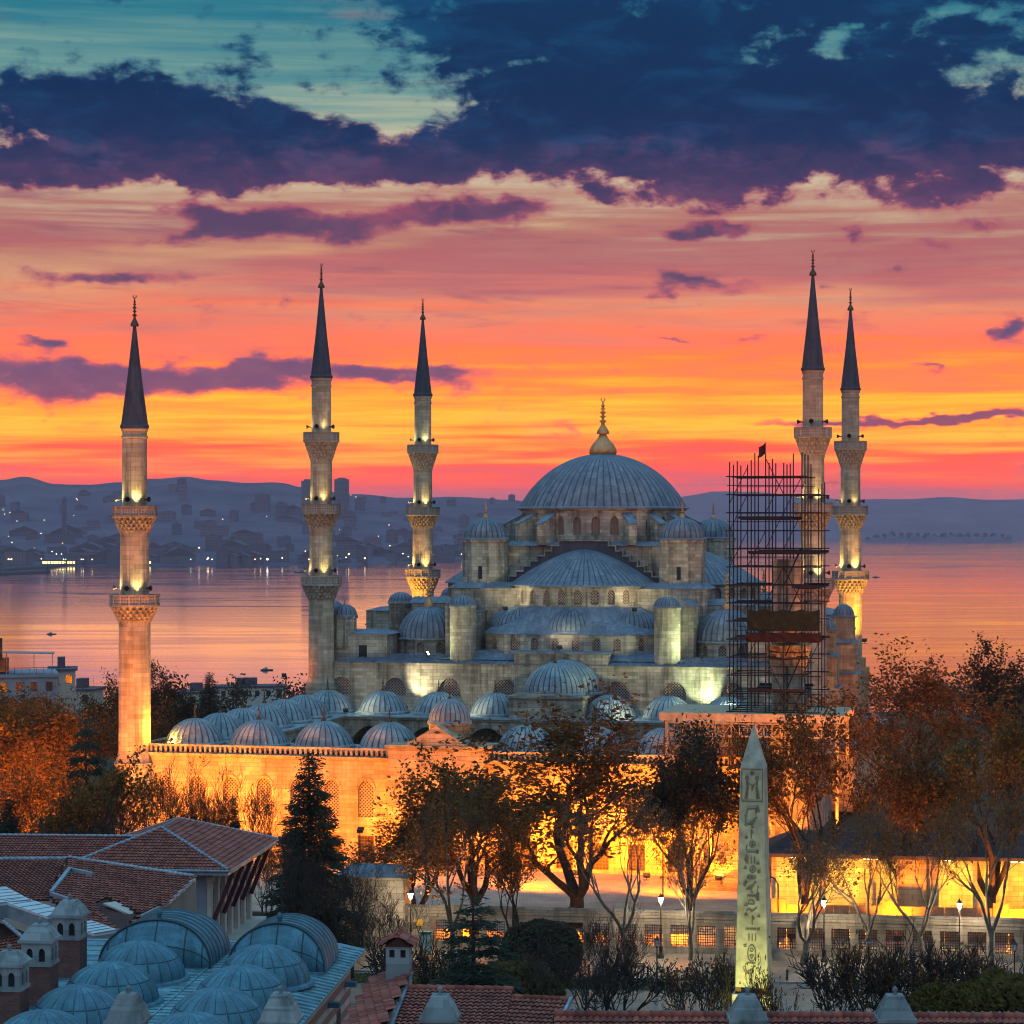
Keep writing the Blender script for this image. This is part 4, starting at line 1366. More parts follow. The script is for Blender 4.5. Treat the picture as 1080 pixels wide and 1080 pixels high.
for px, top, w, D, lab in ((324.5, 507, 30, 6200, 'hazy tower block left of the three balcony minaret, half hidden by it'), (360.5, 505.5, 36, 6200, 'tall hazy slab tower right of the three balcony minaret'),
                           (373, 544, 14, 6000, 'short hazy tower block beside the tall slab tower'), (297, 531, 28, 6000, 'broad hazy tower block left of the pair of tall towers'), (68, 526, 8, 5200, 'thin hazy mast tower standing left of the leftmost minaret')):
    X0 = (px - 540) / FPX * D; zt_ = 40 + (555 - top) * D / FPX; z0 = hill_z(px, D) - 5
    t = MB(); t.box(-w / 2, w / 2, -w / 2, w / 2, 0, zt_ - z0); t.box(-w * .3, w * .3, -w * .3, w * .3, zt_ - z0, zt_ - z0 + 4)
    for i in range(5): t.box(-w / 2 + w * i / 4 - .5, -w / 2 + w * i / 4 + .5, -w / 2 - .6, -w / 2, 0, zt_ - z0)
    t.build('tower_block', MATS['far_wall'], None, (X0, D, z0), label=lab, cat='tower', group='towers on the far shore')

MATS['shore_warm'] = glow_mat('shore_light_warm', (1, .62, .25, 1), 9)
MATS['shore_white'] = glow_mat('shore_light_white', (1, .88, .7, 1), 9)
MATS['shore_green'] = glow_mat('shore_light_green', (.5, 1, .75, 1), 6)


def lamp_mesh(mt_, s):
    t = MB(); t.lathe([(.05, -s), (s * .8, -s * .5), (s, 0), (s * .8, s * .5), (.05, s)], 8); t.box(-.2, .2, -.2, .2, -14, -s * .9, 1)
    return t.mesh('shore_lamp', [MATS[mt_], MATS['lamp_black']])


lamps = [lamp_mesh('shore_warm', .9), lamp_mesh('shore_white', .8), lamp_mesh('shore_warm', 1.4), lamp_mesh('shore_green', .9), lamp_mesh('shore_white', 1.8)]
spots_ = [(190, 588, 4), (198, 586, 2), (282, 590, 4), (40, 586, 2), (36, 579, 0), (12, 593, 2), (66, 573, 0), (210, 578, 2), (55, 583, 1), (265, 585, 3), (365, 588, 1), (322, 582, 0), (385, 579, 2), (358, 559, 1), (505, 577, 1), (120, 585, 0), (425, 585, 2), (455, 580, 0)]
for k in range(84):
    px = rng.uniform(0, 540)
    if rng.random() < .68: spots_.append((px, rng.uniform(584, 594) - smooth(330, 560, px) * 9, rng.choice((0, 0, 1, 2, 1, 3))))
    else: spots_.append((px, rng.uniform(520, 586), rng.choice((0, 0, 0, 0, 1))))
for px, py, k in spots_:
    s0 = shore(px); best = None
    for D in range(int(s0) + 20, 7300, 40):                   # walk up the slope until the land reaches this height
        if hill_z(px, D) + 9 >= 40 + (555 - py) * D / FPX: best = D; break
    if best is None: continue
    o = bpy.data.objects.new('shore_lamp', lamps[k]); C.objects.link(o)
    o.location = ((px - 540) / FPX * best, best, hill_z(px, best) + 9)
    tag(o, 'small bright lamp in the town on the far shore', 'lamp', 'lamps of the far shore')
for px, py, w, lab in ((62, 588.5, 60, 'long lit quay building left of the leftmost minaret'), (148, 590, 40, 'lit quay building just right of the leftmost minaret')):
    D = shore(px) + 15
    t = thing('quay_building', ((px - 540) / FPX * D, D, SEA + 2), 0, lab, 'building', 'lit quay buildings')
    b_ = MB(); b_.box(-w / 2, w / 2, 0, 14, 0, 9); b_.box(-w / 2 - 1, w / 2 + 1, -1, 15, 9, 9.6); b_.build('wall', MATS['far_wall'], t)
    g = MB()
    for i in range(int(w / 5)): g.box(-w / 2 + i * 5 + .6, -w / 2 + i * 5 + 4.2, -.1, -.02, 2.0, 6.5)
    g.build('lit_window', glow_mat('window_glow', (1, .72, .25, 1), 3.2), t)
MATS['rock'] = plain('breakwater_rock', g3(.05, .05, .06), .9)
for (pxa, pya, pxb, pyb, lab) in ((-60, 607, 70, 597, 'long dark breakwater on the water left, the farther one'), (-60, 610, 50, 604, 'dark breakwater on the water left, the nearer one')):
    pts = []
    for i in range(15):
        f = i / 14; D = 72 * FPX / (pya + (pyb - pya) * f - 555); pts.append(((pxa + (pxb - pxa) * f - 540) / FPX * D, D, SEA))
    t = MB(); t.tube(pts, [5 + 1.5 * hsh(i, 3) for i in range(15)], 6, cap=True)
    e = pts[-1]; t.lathe([(2.4, 0), (1.6, 7), (2.2, 8), (2.2, 9), (1.4, 10), (.1, 13)], 8, e)
    t.build('breakwater', MATS['rock'], label=lab, cat='breakwater')
MATS['hull'] = plain('boat_hull', g3(.05, .05, .06), .6)
MATS['cabin'] = plain('boat_cabin', g3(.35, .33, .33), .6)
for px, py, L, lab in ((54, 669, 6, 'small boat on the pink water left of the leftmost minaret'), (281, 707, 6, 'small boat on the water close in front of the tree tops'), (315, 604, 14, 'small ferry near the far shore left of a minaret'), (924, 609, 10, 'small boat on the water right of the rightmost minaret')):
    D = 72 * FPX / (py - 555)
    t = thing('boat', ((px - 540) / FPX * D, D, SEA), .2, lab, 'boat', 'boats on the water')
    h = MB(); h.frustum([(-L * .45, -L * .1), (L * .4, -L * .1), (L * .5, 0), (L * .4, L * .1), (-L * .45, L * .1)], -.3, [(-L * .5, -L * .13), (L * .42, -L * .13), (L * .58, 0), (L * .42, L * .13), (-L * .5, L * .13)], L * .09)
    h.build('hull', MATS['hull'], t)
    h = MB(); h.box(-L * .3, L * .12, -L * .09, L * .09, L * .09, L * .2); h.box(-L * .1, L * .05, -L * .06, L * .06, L * .2, L * .27); h.build('cabin', MATS['cabin'], t)

# ================================================================== the square in front: paving, wall, lamps, obelisk
def P(px, py, Y): return ((px - 540) / FPX * Y, Y, 40 + (555 - py) * Y / FPX)


WA = radians(-8.0)                                             # bearing of the boundary wall
WX, WY = -9.8, 223.5


def Wl(s_, d, z=0.0):                                          # along the wall, in front of it (d towards the camera)
    return (WX + cos(WA) * s_ + sin(WA) * d, WY + sin(WA) * s_ - cos(WA) * d, z)


def sheet(name, s0, s1, d0, d1, z, mat, nx=1, th=None):
    m = MB()
    if th: m.prism([Wl(s0, d1)[:2], Wl(s1, d1)[:2], Wl(s1, d0)[:2], Wl(s0, d0)[:2]], z - th, z)
    else: m.add([Wl(s0, d1, z), Wl(s1, d1, z), Wl(s1, d0, z), Wl(s0, d0, z)], [(0, 1, 2, 3)])
    return m.build(name, mat, kind='structure')


def paving(name, c1, c2, cm, w, h):
    m, b = new_mat(name, .75, .3)
    br = brick(coord('UV'), w, h, .02, c1, c2, cm)
    nn = xnoise(coord(), .3, 6, .65)
    lk(xmix(1.0, br.outputs[0], xramp(nn, [(.3, (.6, .6, .6, 1)), (.65, (1.1, 1.1, 1.1, 1))]), 'MULTIPLY'), b.inputs['Base Color'])
    bump(b, X(br.outputs[1]) * -1.0 + nn * .5, .4, .03)
    return m


MATS['paving'] = paving('square_paving', g3(.17, .13, .10), g3(.23, .18, .14), g3(.08, .065, .05), .9, .45)
MATS['setts'] = paving('dark_setts', g3(.10, .09, .085), g3(.14, .125, .115), g3(.05, .05, .05), .3, .3)
MATS['kerb'] = stone_mat('kerb_stone', g3(.3, .28, .25), g3(.36, .33, .3), g3(.1, .1, .1), 1.2, .5, .3)
MATS['wall_grey'] = stone_mat('boundary_wall_stone', g3(.24, .21, .18), g3(.30, .265, .225), g3(.15, .13, .115), 1.4, .6, .65)
MATS['paving_gold'] = paving('outer_court_paving', g3(.34, .28, .21), g3(.40, .33, .25), g3(.2, .17, .13), .8, .4)
sheet('plaza', -70, 130, -.5, 60, .012, MATS['setts'])
sheet('pavement', -30, 130, 0.3, 12.5, .13, MATS['paving'], th=.3)
sheet('kerb', -30, 130, 12.5, 12.9, .15, MATS['kerb'], th=.35)
sheet('path', -30, 130, 18.5, 26.5, .03, MATS['paving'])
sheet('outer_court', -75, 130, -54, -1.6, .3, MATS['paving_gold'])

# grass as many blades
rng = random.Random(5)


def grass(name, s0, s1, d0, d1, n, h, mat):
    m = MB(); vs = []; fs = []
    for i in range(n):
        s_, d = rng.uniform(s0, s1), rng.uniform(d0, d1); x, y, _ = Wl(s_, d)
        a = rng.uniform(0, 6.3); q = h * rng.uniform(.5, 1.2); w = .03
        ax, ay = cos(a) * w, sin(a) * w; o = len(vs)
        vs += [(x - ax, y - ay, .01), (x + ax, y + ay, .01), (x + rng.uniform(-.1, .1), y + rng.uniform(-.1, .1), q)]
        fs.append((o, o + 1, o + 2))
    m.add(vs, fs); return m.build(name, mat, kind='stuff')


MATS['grass'] = plain('grass_blade', g3(.045, .07, .018), .8, .2, 0, .4)
sheet('lawn', -30, 28, 13.6, 18.0, .02, plain('lawn_earth', g3(.05, .05, .025), .95))
grass('grass', -8, 26, 13.6, 18.0, 16000, .14, MATS['grass'])
sheet('lawn', 27, 130, 20, 40, .02, bpy.data.materials['lawn_earth'])

# ---- boundary wall with barred openings
MATS['grille'] = plain('iron_bars', g3(.05, .022, .015), .6, .4, .5)
bw = thing('boundary_wall', (WX, WY, 0), WA, 'long grey stone boundary wall with barred square openings along the pavement', 'wall')
n_op = 28; pit = 2.48
ops = [(2.2 + pit * (i + .5), 1.72, .75, 2.75, 0) for i in range(n_op)]
L = 2.2 + pit * n_op + 1.5
m = MB()
wall(m, flat_map(0, -.28, 1, 0, 0, 1), 0, L, -.3, 3.35, ops, .56)
wall(m, flat_map(L, .28, -1, 0, 0, -1), 0, L, -.3, 3.35, [(L - o[0],) + o[1:] for o in ops], .01)
m.box(-.02, 0, -.28, .28, -.3, 3.35); m.box(L, L + .02, -.28, .28, -.3, 3.35)
m.build('wall', MATS['wall_grey'], bw)
m = MB(); m.box(-.1, L + .1, -.42, .42, 3.352, 3.55); m.box(-.05, L, -.36, .36, 3.55, 3.9); m.ridge([(-.44, 3.9), (.44, 3.9), (0, 4.08)], -.1, L + .1, axis='x')
m.box(-.05, L, -.36, -.28, -.3, .5)
m.build('coping', MATS['wall_grey'], bw)
for o in ops:
    m = MB()
    for i in range(8): x = o[0] - .86 + 1.72 * (i + .5) / 8; m.beam((x, 0, .75), (x, 0, 2.75), .045)
    for i in range(8): z = .75 + 2.0 * (i + .5) / 8; m.beam((o[0] - .86, .0, z), (o[0] + .86, .0, z), .045)
    m.build('grille', MATS['grille'], bw)

# ---- gatehouse block at the wall's left end
gh = thing('gatehouse', Wl(-3.2, .4), WA, 'plain grey stone gatehouse with flat lead roof at the left end of the boundary wall', 'gatehouse')
m = MB(); wall(m, flat_map(-3.2, -1.6, 1, 0, 0, 1), 0, 6.4, -.3, 6.9, [(1.3, 1.5, .0, 3.2, 0)], .5)
m.box(-3.2, 3.2, -1.1, 1.8, -.3, 6.89)
for x0, x1 in ((-3.2, -3.0), (3.0, 3.2)): m.box(x0, x1, -1.6, -1.1, -.3, 6.9)
pts = arch_pts(3.4, 4.0, 1.9, 8)
for (xa, za), (xb, zb) in zip(pts, pts[1:]): m.beam((xa + .6, -1.62, za), (xb + .6, -1.62, zb), .16, .12)
m.build('wall', MATS['wall_grey'], gh)
m = MB(); m.frustum([(-3.6, -2.0), (3.6, -2.0), (3.6, 2.2), (-3.6, 2.2)], 6.9, [(-2.4, -.8), (2.4, -.8), (2.4, 1.0), (-2.4, 1.0)], 7.8, bot=True); m.build('roof', MATS['lead'], gh)
m = MB(); m.box(-2.6, -1.2, -1.05, -1.12, .0, 3.2); m.build('door', plain('rust_door', g3(.25, .08, .03), .7), gh)
# low garden wall running left from it
gw = thing('garden_wall', Wl(-6.6, .2), WA, 'low plain garden wall running left from the gatehouse', 'wall')
m = MB(); m.box(-34, 0, -.25, .25, -.3, 2.9); m.box(-34.05, .02, -.34, .34, 2.9, 3.1); m.build('wall', MATS['wall_grey'], gw)

# ---- low pavilion with lit front behind the wall on the right
MATS['pav_roof'] = plain('weathered_dark_roof', g3(.06, .045, .05), .8)
pv_ = thing('pavilion', Wl(50, -13), WA, 'low lead roofed pavilion with brightly lit open front behind the boundary wall', 'pavilion')
m = MB(); m.frustum([(-17, -4.2), (24, -4.2), (24, 6), (-17, 6)], 8.3, [(-14, .0), (21, .0), (21, 1.5), (-14, 1.5)], 10.0, bot=True); m.box(-17, 24, -4.26, -4.0, 8.0, 8.35); m.build('roof', MATS['pav_roof'], pv_)
m = MB(); m.box(-16, 23, 3.5, 4, 0, 8.28)
for k in range(9): m.box(-16 + k * 4.8, -15.6 + k * 4.8, -3.6, -3.2, 0, 8.1)
m.box(-4, 0, -3.3, 3.5, 0, 8.1); m.box(12, 15, -3.3, 3.5, 0, 8.1)
m.build('wall', MATS['stone_lit_tint'], pv_)
m = MB()
for k in range(26): m.box(-16 + k * 1.5, -14.56 + k * 1.5, -4.9, -4.84, 0, 3.6 if k % 7 else 4.1)
m.build('hoarding', plain('hoarding_panel', g3(.25, .13, .08), .7), pv_)
for k in range(6):
    x = -13.5 + k * 7
    g = MB(); g.tube([(x - .7, -1.2, 7.6), (x + .7, -1.2, 7.6)], .07, 8); g.build('tube_lamp', MATS['lamp_glow_amber'], pv_)
    spot('tube_lamp_light', (x, -1.2, 7.4), (x, 1.2, 0), 7500, (1, .5, .06), 160, .5, .4, pv_)
# entrance steps and stair cheek above the pavilion on the right
es = thing('outer_stair', W(34, -101, 0), -TH, 'pale stone stair with cheek walls climbing to the forecourt behind the right hand trees', 'stair')
m = MB()
for i in range(14): m.box(-3, 3, i * .42, 6.2, i * .3, (i + 1) * .3)
for x in (-3.5, 3.0): m.ridge([(0, 0), (6.4, 0), (6.4, 6), (5.6, 6), (0, 1.4)], x, x + .5, axis='x')
m.build('flight', MATS['stone_lit_tint'], es)

# ---- street lamps
MATS['cast_iron'] = plain('cast_iron_black', g3(.02, .02, .02), .45, .5, .4)
MATS['frosted'] = plain('frosted_lantern_glass', g3(.5, .52, .5), .3, .5)


def lantern_post(loc, h, lit, label, group):
    t = thing('street_lamp', loc, 0, label, 'street lamp', group)
    m = MB(); m.lathe([(.30, 0), (.30, .25), (.17, .35), (.17, .95), (.22, 1.0), (.10, 1.15), (.075, h * .5), (.10, h * .5 + .05), (.06, h * .5 + .2), (.05, h - .15), (.12, h - .1), (.12, h), (.03, h + .02)], 12)
    m.build('post', MATS['cast_iron'], t)
    m = MB(); m.frustum(ngon(6, .13), h + .02, ngon(6, .27), h + .52, bot=True); m.build('lantern', MATS['lamp_glow_white'] if lit else MATS['frosted'], t)
    m = MB(); m.frustum(ngon(6, .32), h + .52, ngon(6, .08), h + .78, bot=True); m.lathe([(.06, h + .78), (.07, h + .84), (.01, h + .98)], 8)
    for k in range(6):
        a, b = ngon(6, .135)[k], ngon(6, .275)[k]; m.beam((a[0], a[1], h), (b[0], b[1], h + .53), .025)
    m.build('lantern_cap', MATS['cast_iron'], t)
    if lit:
        d = bpy.data.lights.new('lantern_light', 'POINT'); d.energy = lit; d.color = (1, .80, .50); d.shadow_soft_size = .25
        o = bpy.data.objects.new('lantern_light', d); C.objects.link(o); o.parent = t; o.location = (0, -.45, h - .02)
    return t


def ground(px, py):  # a point of level ground seen at this spot of the photograph
    Y = 40 * FPX / (py - 555); return ((px - 540) / FPX * Y, Y, .13)


lantern_post(ground(433, 1008), 5.2, 1700, 'lit street lamp by the gatehouse corner, leftmost lit lamp of the pavement', 'lit street lamps')
lantern_post(ground(697, 1012), 5.1, 1700, 'lit street lamp on the pavement between the bare trees left of the obelisk', 'lit street lamps')
lantern_post(ground(869, 1016), 5.1, 1700, 'lit street lamp on the pavement first right of the obelisk', 'lit street lamps')
lantern_post(ground(1012, 1019), 5.1, 1700, 'lit street lamp on the pavement, rightmost lit lamp', 'lit street lamps')
lantern_post(ground(693, 1049), 4.0, 0, 'short unlit black lantern post on the near edge of the grass strip', 'unlit lantern posts')
lantern_post(ground(916, 1050), 4.0, 0, 'short unlit lantern post in the shrubs first right of the obelisk', 'unlit lantern posts')
lantern_post(ground(963, 1066), 3.9, 0, 'short unlit lantern post behind the near stone chimney', 'unlit lantern posts')
lantern_post(ground(1070, 1054), 4.0, 0, 'short unlit lantern post in the shrubs, rightmost of its kind', 'unlit lantern posts')
lantern_post(ground(408, 1060), 3.9, 0, 'short unlit lantern post among bare bushes below the gatehouse', 'unlit lantern posts')
# arched double lamp peeping over the wall
al = thing('street_lamp', Wl(34.8, -3.0), WA, 'tall lamp post with drooping arm rising behind the boundary wall beside the obelisk', 'street lamp')
m = MB(); m.tube([(0, 0, 0), (0, 0, 6.2), (-.3, 0, 6.8), (-.9, 0, 7.0), (-1.3, 0, 6.6)], .07, 8); m.build('post', MATS['cast_iron'], al)
m = MB(); m.lathe([(.32, 6.3), (.2, 6.55), (.04, 6.65)], 12, (-1.3, 0, 0)); m.build('lamp_shade', MATS['frosted'], al)

# chain posts along the pavement
bm_ = MB(); bm_.lathe([(.09, 0), (.09, .75), (.13, .8), (.11, .92), (.02, .98)], 8)
bme = bm_.mesh('bollard', MATS['cast_iron'])
for k in range(44):
    o = bpy.data.objects.new('bollard', bme); C.objects.link(o); o.location = Wl(1.0 + k * 1.75, 12.2, .13)
    tag(o, 'thin black bollard in the row along the pavement edge', 'bollard', 'bollards along the pavement')

# ---- obelisk
OX, OY = 18.2, 177.0
ob = thing('obelisk', (OX, OY, 0), -TH, 'tall tapering granite obelisk carved with hieroglyphs, lit yellow green from below', 'obelisk')
MATS['granite'] = plain('pink_granite', g3(.36, .33, .24), .6, .35, 0, .34, 1.1)
MATS['granite_cut'] = plain('granite_carving', g3(.15, .13, .085), .8, .2, 0, .35)
MATS['marble'] = stone_mat('worn_marble', g3(.42, .4, .36), g3(.48, .46, .42), g3(.3, .3, .28), 1.5, 1.0, .5)
b0, b1, zb, zs_, ztp = 1.24, .90, 5.5, 21.9, 25.0
m = MB()
for i in range(12):                                            # slightly worn arrises
    f0, f1 = i / 12, (i + 1) / 12
    q0, q1 = b0 + (b1 - b0) * f0, b0 + (b1 - b0) * f1
    c8 = lambda q: [(-q, -q + .05), (-q + .05, -q), (q - .05, -q), (q, -q + .05), (q, q - .05), (q - .05, q), (-q + .05, q), (-q, q - .05)]
    m.frustum(c8(q0), zb + (zs_ - zb) * f0, c8(q1), zb + (zs_ - zb) * f1, top=False, bot=i == 0)
m.frustum([(-b1, -b1), (b1, -b1), (b1, b1), (-b1, b1)], zs_, [(-.05, -.05), (.05, -.05), (.05, .05), (-.05, .05)], ztp)
shaft = m.build('shaft', MATS['granite'], ob)
gl = MB()


def on_face(x, z, out=.012):
    f = (z - zb) / (zs_ - zb); return (x, -(b0 + (b1 - b0) * f) - out, z)


def stroke(pts, w=.07):
    for a, b in zip(pts, pts[1:]):
        A, B = Vector(on_face(*a)), Vector(on_face(*b)); gl.beam(A, B, .02 if abs((B - A).normalized().z) < -1 else w, w)


def ring(cx, cz, rx, rz, w=.06, n=10): stroke([(cx + rx * cos(2 * pi * k / n), cz + rz * sin(2 * pi * k / n)) for k in range(n + 1)], w)


def glyph(kind, z, s=1.0, x=0.0):
    if kind == 'disc': ring(x, z, .22 * s, .22 * s); ring(x, z, .06, .06)
    elif kind == 'reed': stroke([(x, z - .35 * s), (x, z + .3 * s), (x + .14, z + .1), (x, z - .05)])
    elif kind == 'water': stroke([(x - .4 + .1 * k, z + (.07 if k % 2 else -.07)) for k in range(9)])
    elif kind == 'bread': stroke([(x - .25, z - .1), (x - .2, z + .1), (x, z + .2), (x + .2, z + .1), (x + .25, z - .1), (x - .25, z - .1)])
    elif kind == 'bird':
        stroke([(x - .4, z - .2), (x - .1, z), (x + .15, z + .1), (x + .2, z + .32), (x + .36, z + .3)], .09); stroke([(x - .4, z - .2), (x, z - .2), (x + .18, z + .1)], .09)
        stroke([(x - .05, z - .18), (x - .05, z - .42), (x + .12, z - .42)], .06)
    elif kind == 'eye': ring(x, z, .34 * s, .13); ring(x, z, .08, .08)
    elif kind == 'cart': ring(x, z, .3, .62, .07, 14); stroke([(x - .3, z - .72), (x + .3, z - .72)]); ring(x, z + .25, .12, .12); stroke([(x - .15, z - .15), (x + .15, z - .15), (x, z - .4), (x - .15, z - .15)])
    elif kind == 'bull':
        stroke([(x - .4, z - .3), (x - .35, z + .05), (x + .25, z + .1), (x + .3, z - .3)], .09); stroke([(x + .25, z + .1), (x + .42, z + .16), (x + .4, z + .36)], .07)
    elif kind == 'arm': stroke([(x - .4, z), (x + .3, z), (x + .42, z + .1)], .09)
    elif kind == 'bars':
        for q in (-.25, 0, .25): stroke([(x + q, z - .25), (x + q, z + .25)])
    elif kind == 'snake': stroke([(x - .4, z - .05), (x - .2, z + .08), (x, z - .08), (x + .2, z + .05), (x + .35, z + .2)], .08)


z = 19.2
for i, kd in enumerate(['bull', 'bird', 'reed', 'disc', 'arm', 'bars', 'disc', 'eye', 'bird', 'water', 'bread', 'snake', 'reed', 'water', 'bars', 'cart', 'bird', 'arm', 'cart', 'eye', 'disc', 'bull', 'water', 'reed']):
    h = {'cart': 1.6, 'water': .42, 'arm': .42, 'bread': .5, 'eye': .45, 'snake': .5, 'disc': .62, 'bars': .7}.get(kd, .85)
    z -= h / 2
    if z > 6.3: glyph(kd, z, 1.0, .06 * sin(i * 2.3))
    z -= h / 2 + .05
stroke([(-.78, 21.8), (.78, 21.8), (.78, 19.4), (-.78, 19.4), (-.78, 21.8)], .05)
for x in (-.38, .38):                                           # two facing figures in the top panel
    sg = -1 if x > 0 else 1
    stroke([(x, 19.6), (x + .05 * sg, 20.4), (x, 20.95)], .12); ring(x, 21.15, .11, .14, .08, 8); stroke([(x, 20.8), (x + .34 * sg, 20.6)], .07); stroke([(x, 20.4), (x - .16 * sg, 19.6)], .08)
glyph('disc', 21.5, .6); glyph('reed', 20.4, .6)
rg = random.Random(12)
for k in range(34):                                             # small signs crowding both sides of the main column
    zz = rg.uniform(6.4, 19.0); f = (zz - zb) / (zs_ - zb); x = rg.choice((-1, 1)) * (.52 - .08 * f) * rg.uniform(.85, 1.1)
    kd = rg.choice('abcd')
    if kd == 'a': ring(x, zz, .10, .13, .045, 8)
    elif kd == 'b': stroke([(x - .12, zz), (x + .12, zz + .05)], .05); stroke([(x - .1, zz - .12), (x + .12, zz - .1)], .05)
    elif kd == 'c': stroke([(x, zz - .2), (x, zz + .18), (x + .1, zz + .1)], .05)
    else: stroke([(x - .12, zz - .1), (x, zz + .1), (x + .12, zz - .1), (x - .12, zz - .1)], .045)
gl.build('hieroglyphs', MATS['granite_cut'], ob)
m = MB(); m.box(-1.9, 1.9, -1.9, 1.9, 0, 1.1); m.box(-1.65, 1.65, -1.65, 1.65, 1.1, 2.7); m.box(-1.85, 1.85, -1.85, 1.85, 2.7, 3.0); m.box(-1.45, 1.45, -1.45, 1.45, 3.0, 5.0)
m.build('pedestal', MATS['marble'], ob)
for sx_ in (-1, 1):
    for sy in (-1, 1):
        m = MB(); m.box(sx_ * 1.0 - .22, sx_ * 1.0 + .22, sy * 1.0 - .22, sy * 1.0 + .22, 5.0, 5.5); m.build('bronze_foot', MATS['gilt_dark'], ob)

kk = thing('information_board', ground(449, 1012), .2, 'green framed information board on the pavement below the gatehouse', 'sign')
m = MB(); m.box(-.5, .5, -.08, .08, .5, 2.3); m.box(-.58, .58, -.12, .12, 2.3, 2.45); m.build('panel', plain('green_enamel', g3(.05, .16, .13), .5), kk)
m = MB(); m.box(-.42, .42, -.1, -.085, .7, 2.15); m.build('poster', plain('faded_poster', g3(.3, .36, .33), .7, .2, 0, .5, 3), kk)
for x in (-.4, .4):
    m = MB(); m.box(x - .05, x + .05, -.05, .05, -.1, .5); m.build('leg', MATS['cast_iron'], kk)
ys = thing('wall_sign', Wl(1.05, .34, 2.1), WA, 'small plain yellow sign fixed to the wall beside the gatehouse', 'sign')
m = MB(); m.box(-.35, .35, -.03, .0, 0, .6); m.build('panel', plain('yellow_enamel', g3(.55, .33, .03), .5), ys)
for k, s_ in enumerate((13.5, 22.5, 31, 44)):
    bn = thing('bench', Wl(s_, 10.4, .13), WA, 'dark slatted bench on the pavement facing the boundary wall', 'bench', 'benches on the pavement')
    m = MB()
    for q in range(4): m.box(-.9, .9, -.25 + q * .13, -.15 + q * .13, .42, .46)
    m.build('seat', MATS['deck'], bn)
    m = MB()
    for q in range(3): m.box(-.9, .9, -.33, -.30, .55 + q * .13, .65 + q * .13)
    m.build('backrest', MATS['deck'], bn)
    for x in (-.75, .75):
        m = MB(); m.box(x - .04, x + .04, -.3, .25, 0, .42); m.box(x - .04, x + .04, -.31, -.27, .42, .95); m.build('leg', MATS['cast_iron'], bn)
for px, py in ((640, 1012), (905, 1019)):
    bn = thing('litter_bin', ground(px, py), 0, 'round black litter bin on the pavement %s of the obelisk' % ('left' if px < 700 else 'right'), 'bin', 'litter bins')
    m = MB(); m.lathe([(.22, 0), (.26, .75), (.28, .78), (.24, .8)], 14); m.build('bin', MATS['cast_iron'], bn); m = MB(); m.lathe([(.3, .95), (.2, 1.08), (.02, 1.12)], 14); m.beam((-.24, 0, .7), (-.24, 0, 1.0), .04); m.beam((.24, 0, .7), (.24, 0, 1.0), .04); m.build('lid', MATS['cast_iron'], bn)

# ================================================================== trees
def leaf_mat(name, c1, c2, tr):
    m = bpy.data.materials.new(name); m.use_nodes = True; X.nt = m.node_tree
    b = X.nt.nodes['Principled BSDF']; b.inputs['Roughness'].default_value = .75; b.inputs['Specular IOR Level'].default_value = .15
    nn = xnoise(coord(), .5, 3, .6)
    g = X.nt.nodes.new('ShaderNodeNewGeometry')
    f = nn * .6 + X(g.outputs['Random Per Island']) * .4
    col = xramp(f, [(.25, c1), (.75, c2)])
    lk(col, b.inputs['Base Color'])
    t = X.nt.nodes.new('ShaderNodeBsdfTranslucent'); lk(col, t.inputs[0])
    mx = X.nt.nodes.new('ShaderNodeMixShader'); mx.inputs[0].default_value = tr
    lk(b.outputs[0], mx.inputs[1]); lk(t.outputs[0], mx.inputs[2])
    lk(mx.outputs[0], X.nt.nodes['Material Output'].inputs[0])
    return m


MATS['leaf_rust'] = leaf_mat('leaves_rusty_brown', g3(.08, .04, .014), g3(.24, .11, .03), .5)
MATS['leaf_olive'] = leaf_mat('leaves_olive', g3(.06, .05, .014), g3(.19, .12, .03), .5)
MATS['leaf_dark'] = leaf_mat('leaves_dark', g3(.025, .025, .016), g3(.075, .055, .03), .35)
MATS['needles'] = leaf_mat('needles_dark_green', g3(.012, .02, .014), g3(.035, .05, .03), .15)
MATS['leaf_gold'] = leaf_mat('leaves_golden', g3(.10, .05, .012), g3(.22, .11, .025), .5)
MATS['bark'] = plain('bark_grey_brown', g3(.045, .034, .028), .9, .15, 0, .4, 3)
MATS['bark_pale'] = plain('bark_pale_mottled', g3(.11, .09, .07), .85, .15, 0, .45, 2)


